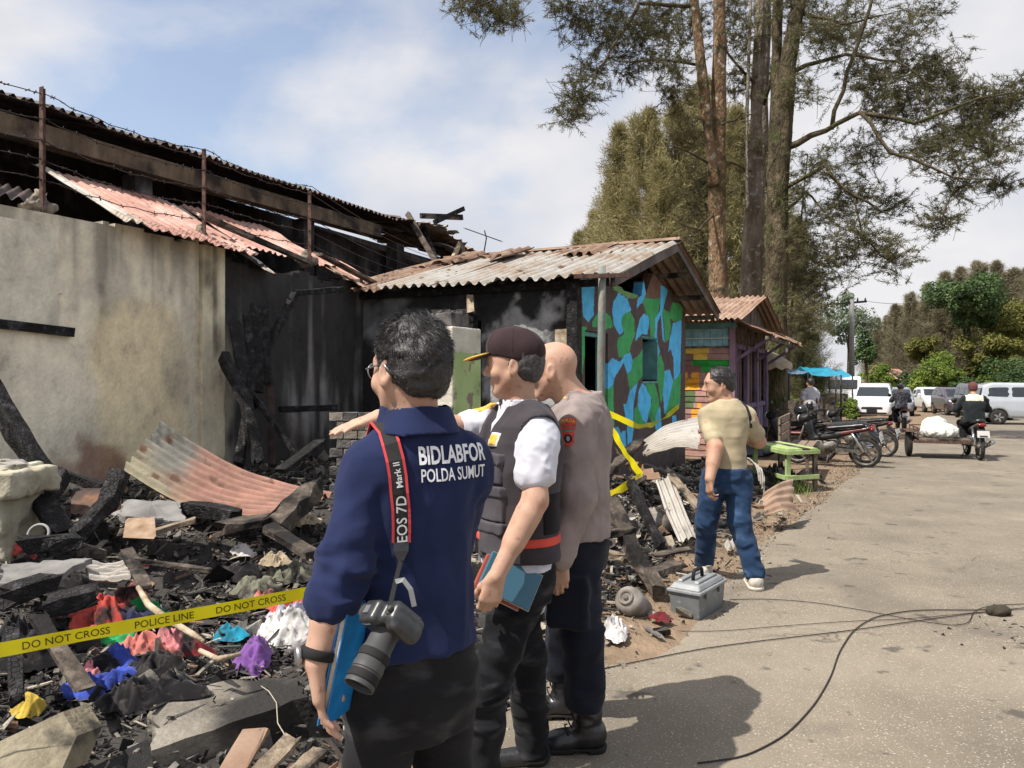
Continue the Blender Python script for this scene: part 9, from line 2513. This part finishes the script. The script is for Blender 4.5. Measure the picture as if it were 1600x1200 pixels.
tag(add_mesh('grass_tuft', blade_mesh('grass_tuft', gb, norm(rng.normal(size=(1300, 3)) * np.array([.5, .5, .2]) + np.array([0, 0, 1])), rng.uniform(.08, .30, 1300), .010), M_leaf_lime), 'tuft of green weeds growing under the green table', 'grass', kind='stuff')

# --- stalls beyond the plank house
st1 = thing('market_stall', 'white framed stall with a dark open front next to the plank house', 'stall', tuple(P(1215, 640, 21.5)))
M_wh = mat('white_paint', (0.62, 0.62, 0.6), rough=0.7)
mb = MB(); mb.beam(P(1206, 664, 21.5), P(1206, 564, 21.5), .18, .1, up=tuple(E)); mb.build('post', M_wh, st1)
mb = MB(); mb.beam(P(1202, 566, 21.4), P(1213, 566, 21.4), .1, .12); mb.build('post_head', mat('cyan_paint', (.05, .32, .48), rough=.6), st1)
mb = MB(); a_, b_ = P(1207, 650, 23.0), P(1230, 650, 23.4); mb.hexa([Vector((a_.x, a_.y, 0)), Vector((b_.x, b_.y, 0)), Vector((b_.x, b_.y + .1, 0)), Vector((a_.x, a_.y + .1, 0)), Vector((a_.x, a_.y, 2.0)), Vector((b_.x, b_.y, 2.0)), Vector((b_.x, b_.y + .1, 2.0)), Vector((a_.x, a_.y + .1, 2.0))]); mb.build('back_panel', M_black, st1)  # black panel painted as the shaded inside of the stall
um = thing('stall_umbrella', 'tan scalloped market umbrella leaning over the white stall post', 'umbrella', tuple(P(1205, 665, 20.5)))
cu0 = P(1200, 548, 20.8); n_ = 12; rr = .62
mb = MB(); vs = [cu0]; 
for ring, (fr, dz) in enumerate(((.5, -.12), (1.0, -.34), (1.02, -.46))):
    for k in range(n_ * 2):
        a = k / (n_ * 2) * 2 * math.pi; dip = (0.02 if k % 2 else 0) + (.05 if (ring == 2 and k % 2) else 0)
        vs.append(cu0 + Vector((rr * fr * math.cos(a), rr * fr * math.sin(a), dz - dip)))
m2 = n_ * 2; fs = [(0, 1 + k, 1 + (k + 1) % m2) for k in range(m2)] + [(1 + r * m2 + k, 1 + (r + 1) * m2 + k, 1 + (r + 1) * m2 + (k + 1) % m2, 1 + r * m2 + (k + 1) % m2) for r in range(2) for k in range(m2)]
mb.add(vs, fs); mb.build('canopy', mat('tan_canvas', [(0, (.36, .30, .22)), (1, (.52, .46, .36))], scale=6, rough=.9, trans=.2), um)
mb = MB(); mb.tube([Vector((cu0.x, cu0.y, 0)), cu0 + Vector((0, 0, .03))], .02, 8); mb.build('pole', M_engine, um)
M_tarp = mat('cyan_tarp', [(0, (.02, .22, .36)), (1, (.04, .36, .52))], scale=5, rough=.45, trans=.2); M_tarpb = mat('grey_blue_tarp', [(0, (.10, .16, .24)), (1, (.20, .28, .38))], scale=5, rough=.5, trans=.2)
def tarp_stall(x0, x1, vtop, veave, Y, Dp, m_, label, peak=True):
    t = thing('tarp_stall', label, 'stall', tuple(P((x0 + x1) / 2, 650, Y)))
    A_, B_ = P(x0, veave, Y), P(x1, veave, Y); zt_ = P(0, vtop, Y).z
    n = 8; vs = []; fs = []
    for i in range(n + 1):
        f = i / n
        for j in range(n + 1):
            g = j / n; p = A_.lerp(B_, f) + Vector((0, Dp * g, 0))
            lift = (1 - abs(2 * g - 1)) if peak else g
            vs.append((p.x, p.y, A_.z + (zt_ - A_.z) * lift - .05 * math.sin(f * math.pi) + .015 * math.sin(i * 3 + j * 2)))
    for i in range(n):
        for j in range(n): fs.append((i * (n + 1) + j, (i + 1) * (n + 1) + j, (i + 1) * (n + 1) + j + 1, i * (n + 1) + j + 1))
    mb = MB(); mb.add(vs, fs, True); mb.build('tarp', m_, t)
    for f, g in ((0, 0), (1, 0), (0, 1), (1, 1)):
        p = A_.lerp(B_, f) + Vector((0, Dp * g, 0)); mb = MB(); mb.tube([(p.x, p.y, 0), (p.x, p.y, p.z + (0 if peak else (zt_ - A_.z) * g))], .03, 6); mb.build('post', M_dark, t)
    mb = MB(); c = A_.lerp(B_, .5); w_ = (B_ - A_).length * .9; mb.box((c.x, c.y + Dp * .4, .45), (w_, Dp * .5, .9)); mb.build('counter', M_grey_wood, t)
    return t
tarp_stall(1229, 1263, 574, 582, 22.5, 1.6, M_tarpb, 'low grey blue tarp shelter on black posts beside the lime bush', peak=False)
tarp_stall(1268, 1314, 572, 586, 27, 2.2, M_tarp, 'bright cyan tarp stall behind the parked motorcycles')
tarp_stall(1306, 1332, 576, 588, 33, 2.4, M_tarp, 'smaller cyan tarp stall in front of the power pole')

# standing man between stall and motorcycles
Fs = Figure((7.85, 20.2), (-0.2, 0.98)); Fs.G[2] = -0.15; ps = thing('person', 'man in a pale grey shirt standing with his back turned by the stalls', 'person', (7.85, 20.2, 0))
S = SDF((7.4, 19.7, 0.4), (8.4, 20.7, 1.85), .014); hh_ = Head(Fs(0, .02, 1.60), (-0.3, .95, -.1), (0, 0, 1), 1.0); hh_.skin(S); hh_.neck(S, Fs(0, 0, 1.44)); Fs.torso(S, -.02, k=.03)
for q in (-1, 1):
    S.chain([Fs(q * .18, 0, 1.39), Fs(q * .22, .02, 1.12), Fs(q * .18, .16, .98)], [.055, .042, .03], .03); hand(S, Fs(q * .18, .16, .98), Fs.f, -q * Fs.l, (0, 0, 1), curl=(.5, .6, .4))
S.build('body', M_skin_c, ps)
S = SDF((7.4, 19.7, 0.7), (8.4, 20.7, 1.75), .014); Fs.torso(S, .008, hem=.88)
for q in (-1, 1): S.chain([Fs(q * .15, 0, 1.39), Fs(q * .19, 0, 1.33), Fs(q * .215, .015, 1.18)], [.06, .072, .068], .03)
S.wrinkle(.007, 9); S.build('shirt', cloth('pale_grey_shirt', (.50, .50, .54)), ps)
S = SDF((7.3, 19.6, -.2), (8.4, 20.8, 1.0), .014); S.loft([(Fs(0, 0, .78), .16, .12), (Fs(0, 0, .93), .165, .12)], Fs.l, Fs.f)
for q in (-1, 1): S.chain([Fs(q * .09, 0, .84), Fs(q * .1, .01, .48), Fs(q * .11, 0, .06)], [.095, .075, .062], .03)
S.build('trousers', M_trs2, ps)
hs = SDF(hh_.c - .2, hh_.c + .2, .01); hh_.hair(hs, .01, slope=.6, wr=.003); hs.build('hair', M_hair, ps)

# --- power pole, wires, far roofs
pp = thing('power_pole', 'concrete power pole with a cross arm beyond the truck', 'pole', tuple(Vector((P(1331, 590, 45).x, 45, 0))))
c = P(1331, 590, 45)
mb = MB(); mb.tube([(c.x, c.y, 0), (c.x, c.y, P(0, 468, 45).z)], [.17, .11], 10); mb.build('shaft', mat('pole_concrete', (.22, .21, .2), rough=.9), pp)
mb = MB(); mb.beam(P(1306, 475, 45), P(1354, 471, 45), .1, .12); mb.build('cross_arm', M_dark, pp)
for u in (1308, 1320, 1340, 1352):
    q = P(u, 472, 45); mb = MB(); mb.lathe([(.05, 0), (.06, .06), (.03, .14), (.05, .18), (0, .2)], Matrix.Translation(q + Vector((0, 0, .06))), 8); mb.build('insulator', M_dark, pp)
def wire(p, q, sag, label, r=.012):
    pts = [Vector(p).lerp(Vector(q), f) - Vector((0, 0, sag * 4 * f * (1 - f))) for f in np.linspace(0, 1, 20)]
    mb = MB(); mb.tube(pts, r, 5); tag(mb.build('power_line', M_wire), label, 'power line', 'power lines')
wire(P(1352, 470, 45), P(1660, 400, 30), .8, 'power line running from the pole cross arm over the road', .012)
wire(P(1308, 473, 45), P(1200, 470, 60), .5, 'power line running from the pole behind the pines', .015)
wire(P(1354, 520, 45), P(1500, 590, 42), .3, 'low cable sloping from the power pole to the bushes', .014)
for (u0, u1, v0, v1, Y, lb) in ((1380, 1404, 570, 592, 62, 'far low house with a reddish tiled roof, the near one'), (1396, 1432, 576, 594, 66, 'far low house with a pale tiled roof behind the bushes')):
    t = thing('far_house', lb, 'house', tuple(P((u0 + u1) / 2, 610, Y)))
    A_, B_ = P(u0, v1, Y), P(u1, v1, Y); zt_ = P(0, v0, Y).z
    mb = MB(); mb.hexa([Vector((A_.x + .3, Y + .4, 0)), Vector((B_.x - .3, Y + .4, 0)), Vector((B_.x - .3, Y + 4, 0)), Vector((A_.x + .3, Y + 4, 0)), Vector((A_.x + .3, Y + .4, A_.z)), Vector((B_.x - .3, Y + .4, A_.z)), Vector((B_.x - .3, Y + 4, A_.z)), Vector((A_.x + .3, Y + 4, A_.z))]); mb.build('wall', mat('far_wall', (.45, .40, .33)), t)
    mb = MB(); mb.add([A_, B_, B_ + Vector((0, 4.4, 0)), A_ + Vector((0, 4.4, 0)), A_ + Vector((.4, 2.2, zt_ - A_.z)), B_ + Vector((-.4, 2.2, zt_ - A_.z))], [(0, 1, 5, 4), (2, 3, 4, 5), (1, 2, 5), (3, 0, 4), (3, 2, 1, 0)]); mb.build('roof', mat('far_tiles', [(0, (.26, .13, .09)), (1, (.42, .25, .18))], scale=2, rough=.9), t)
    mb = MB(); mb.box(((A_.x + B_.x) / 2, Y + .38, 1.3), (.7, .06, 1.0)); mb.build('window', M_glass, t)
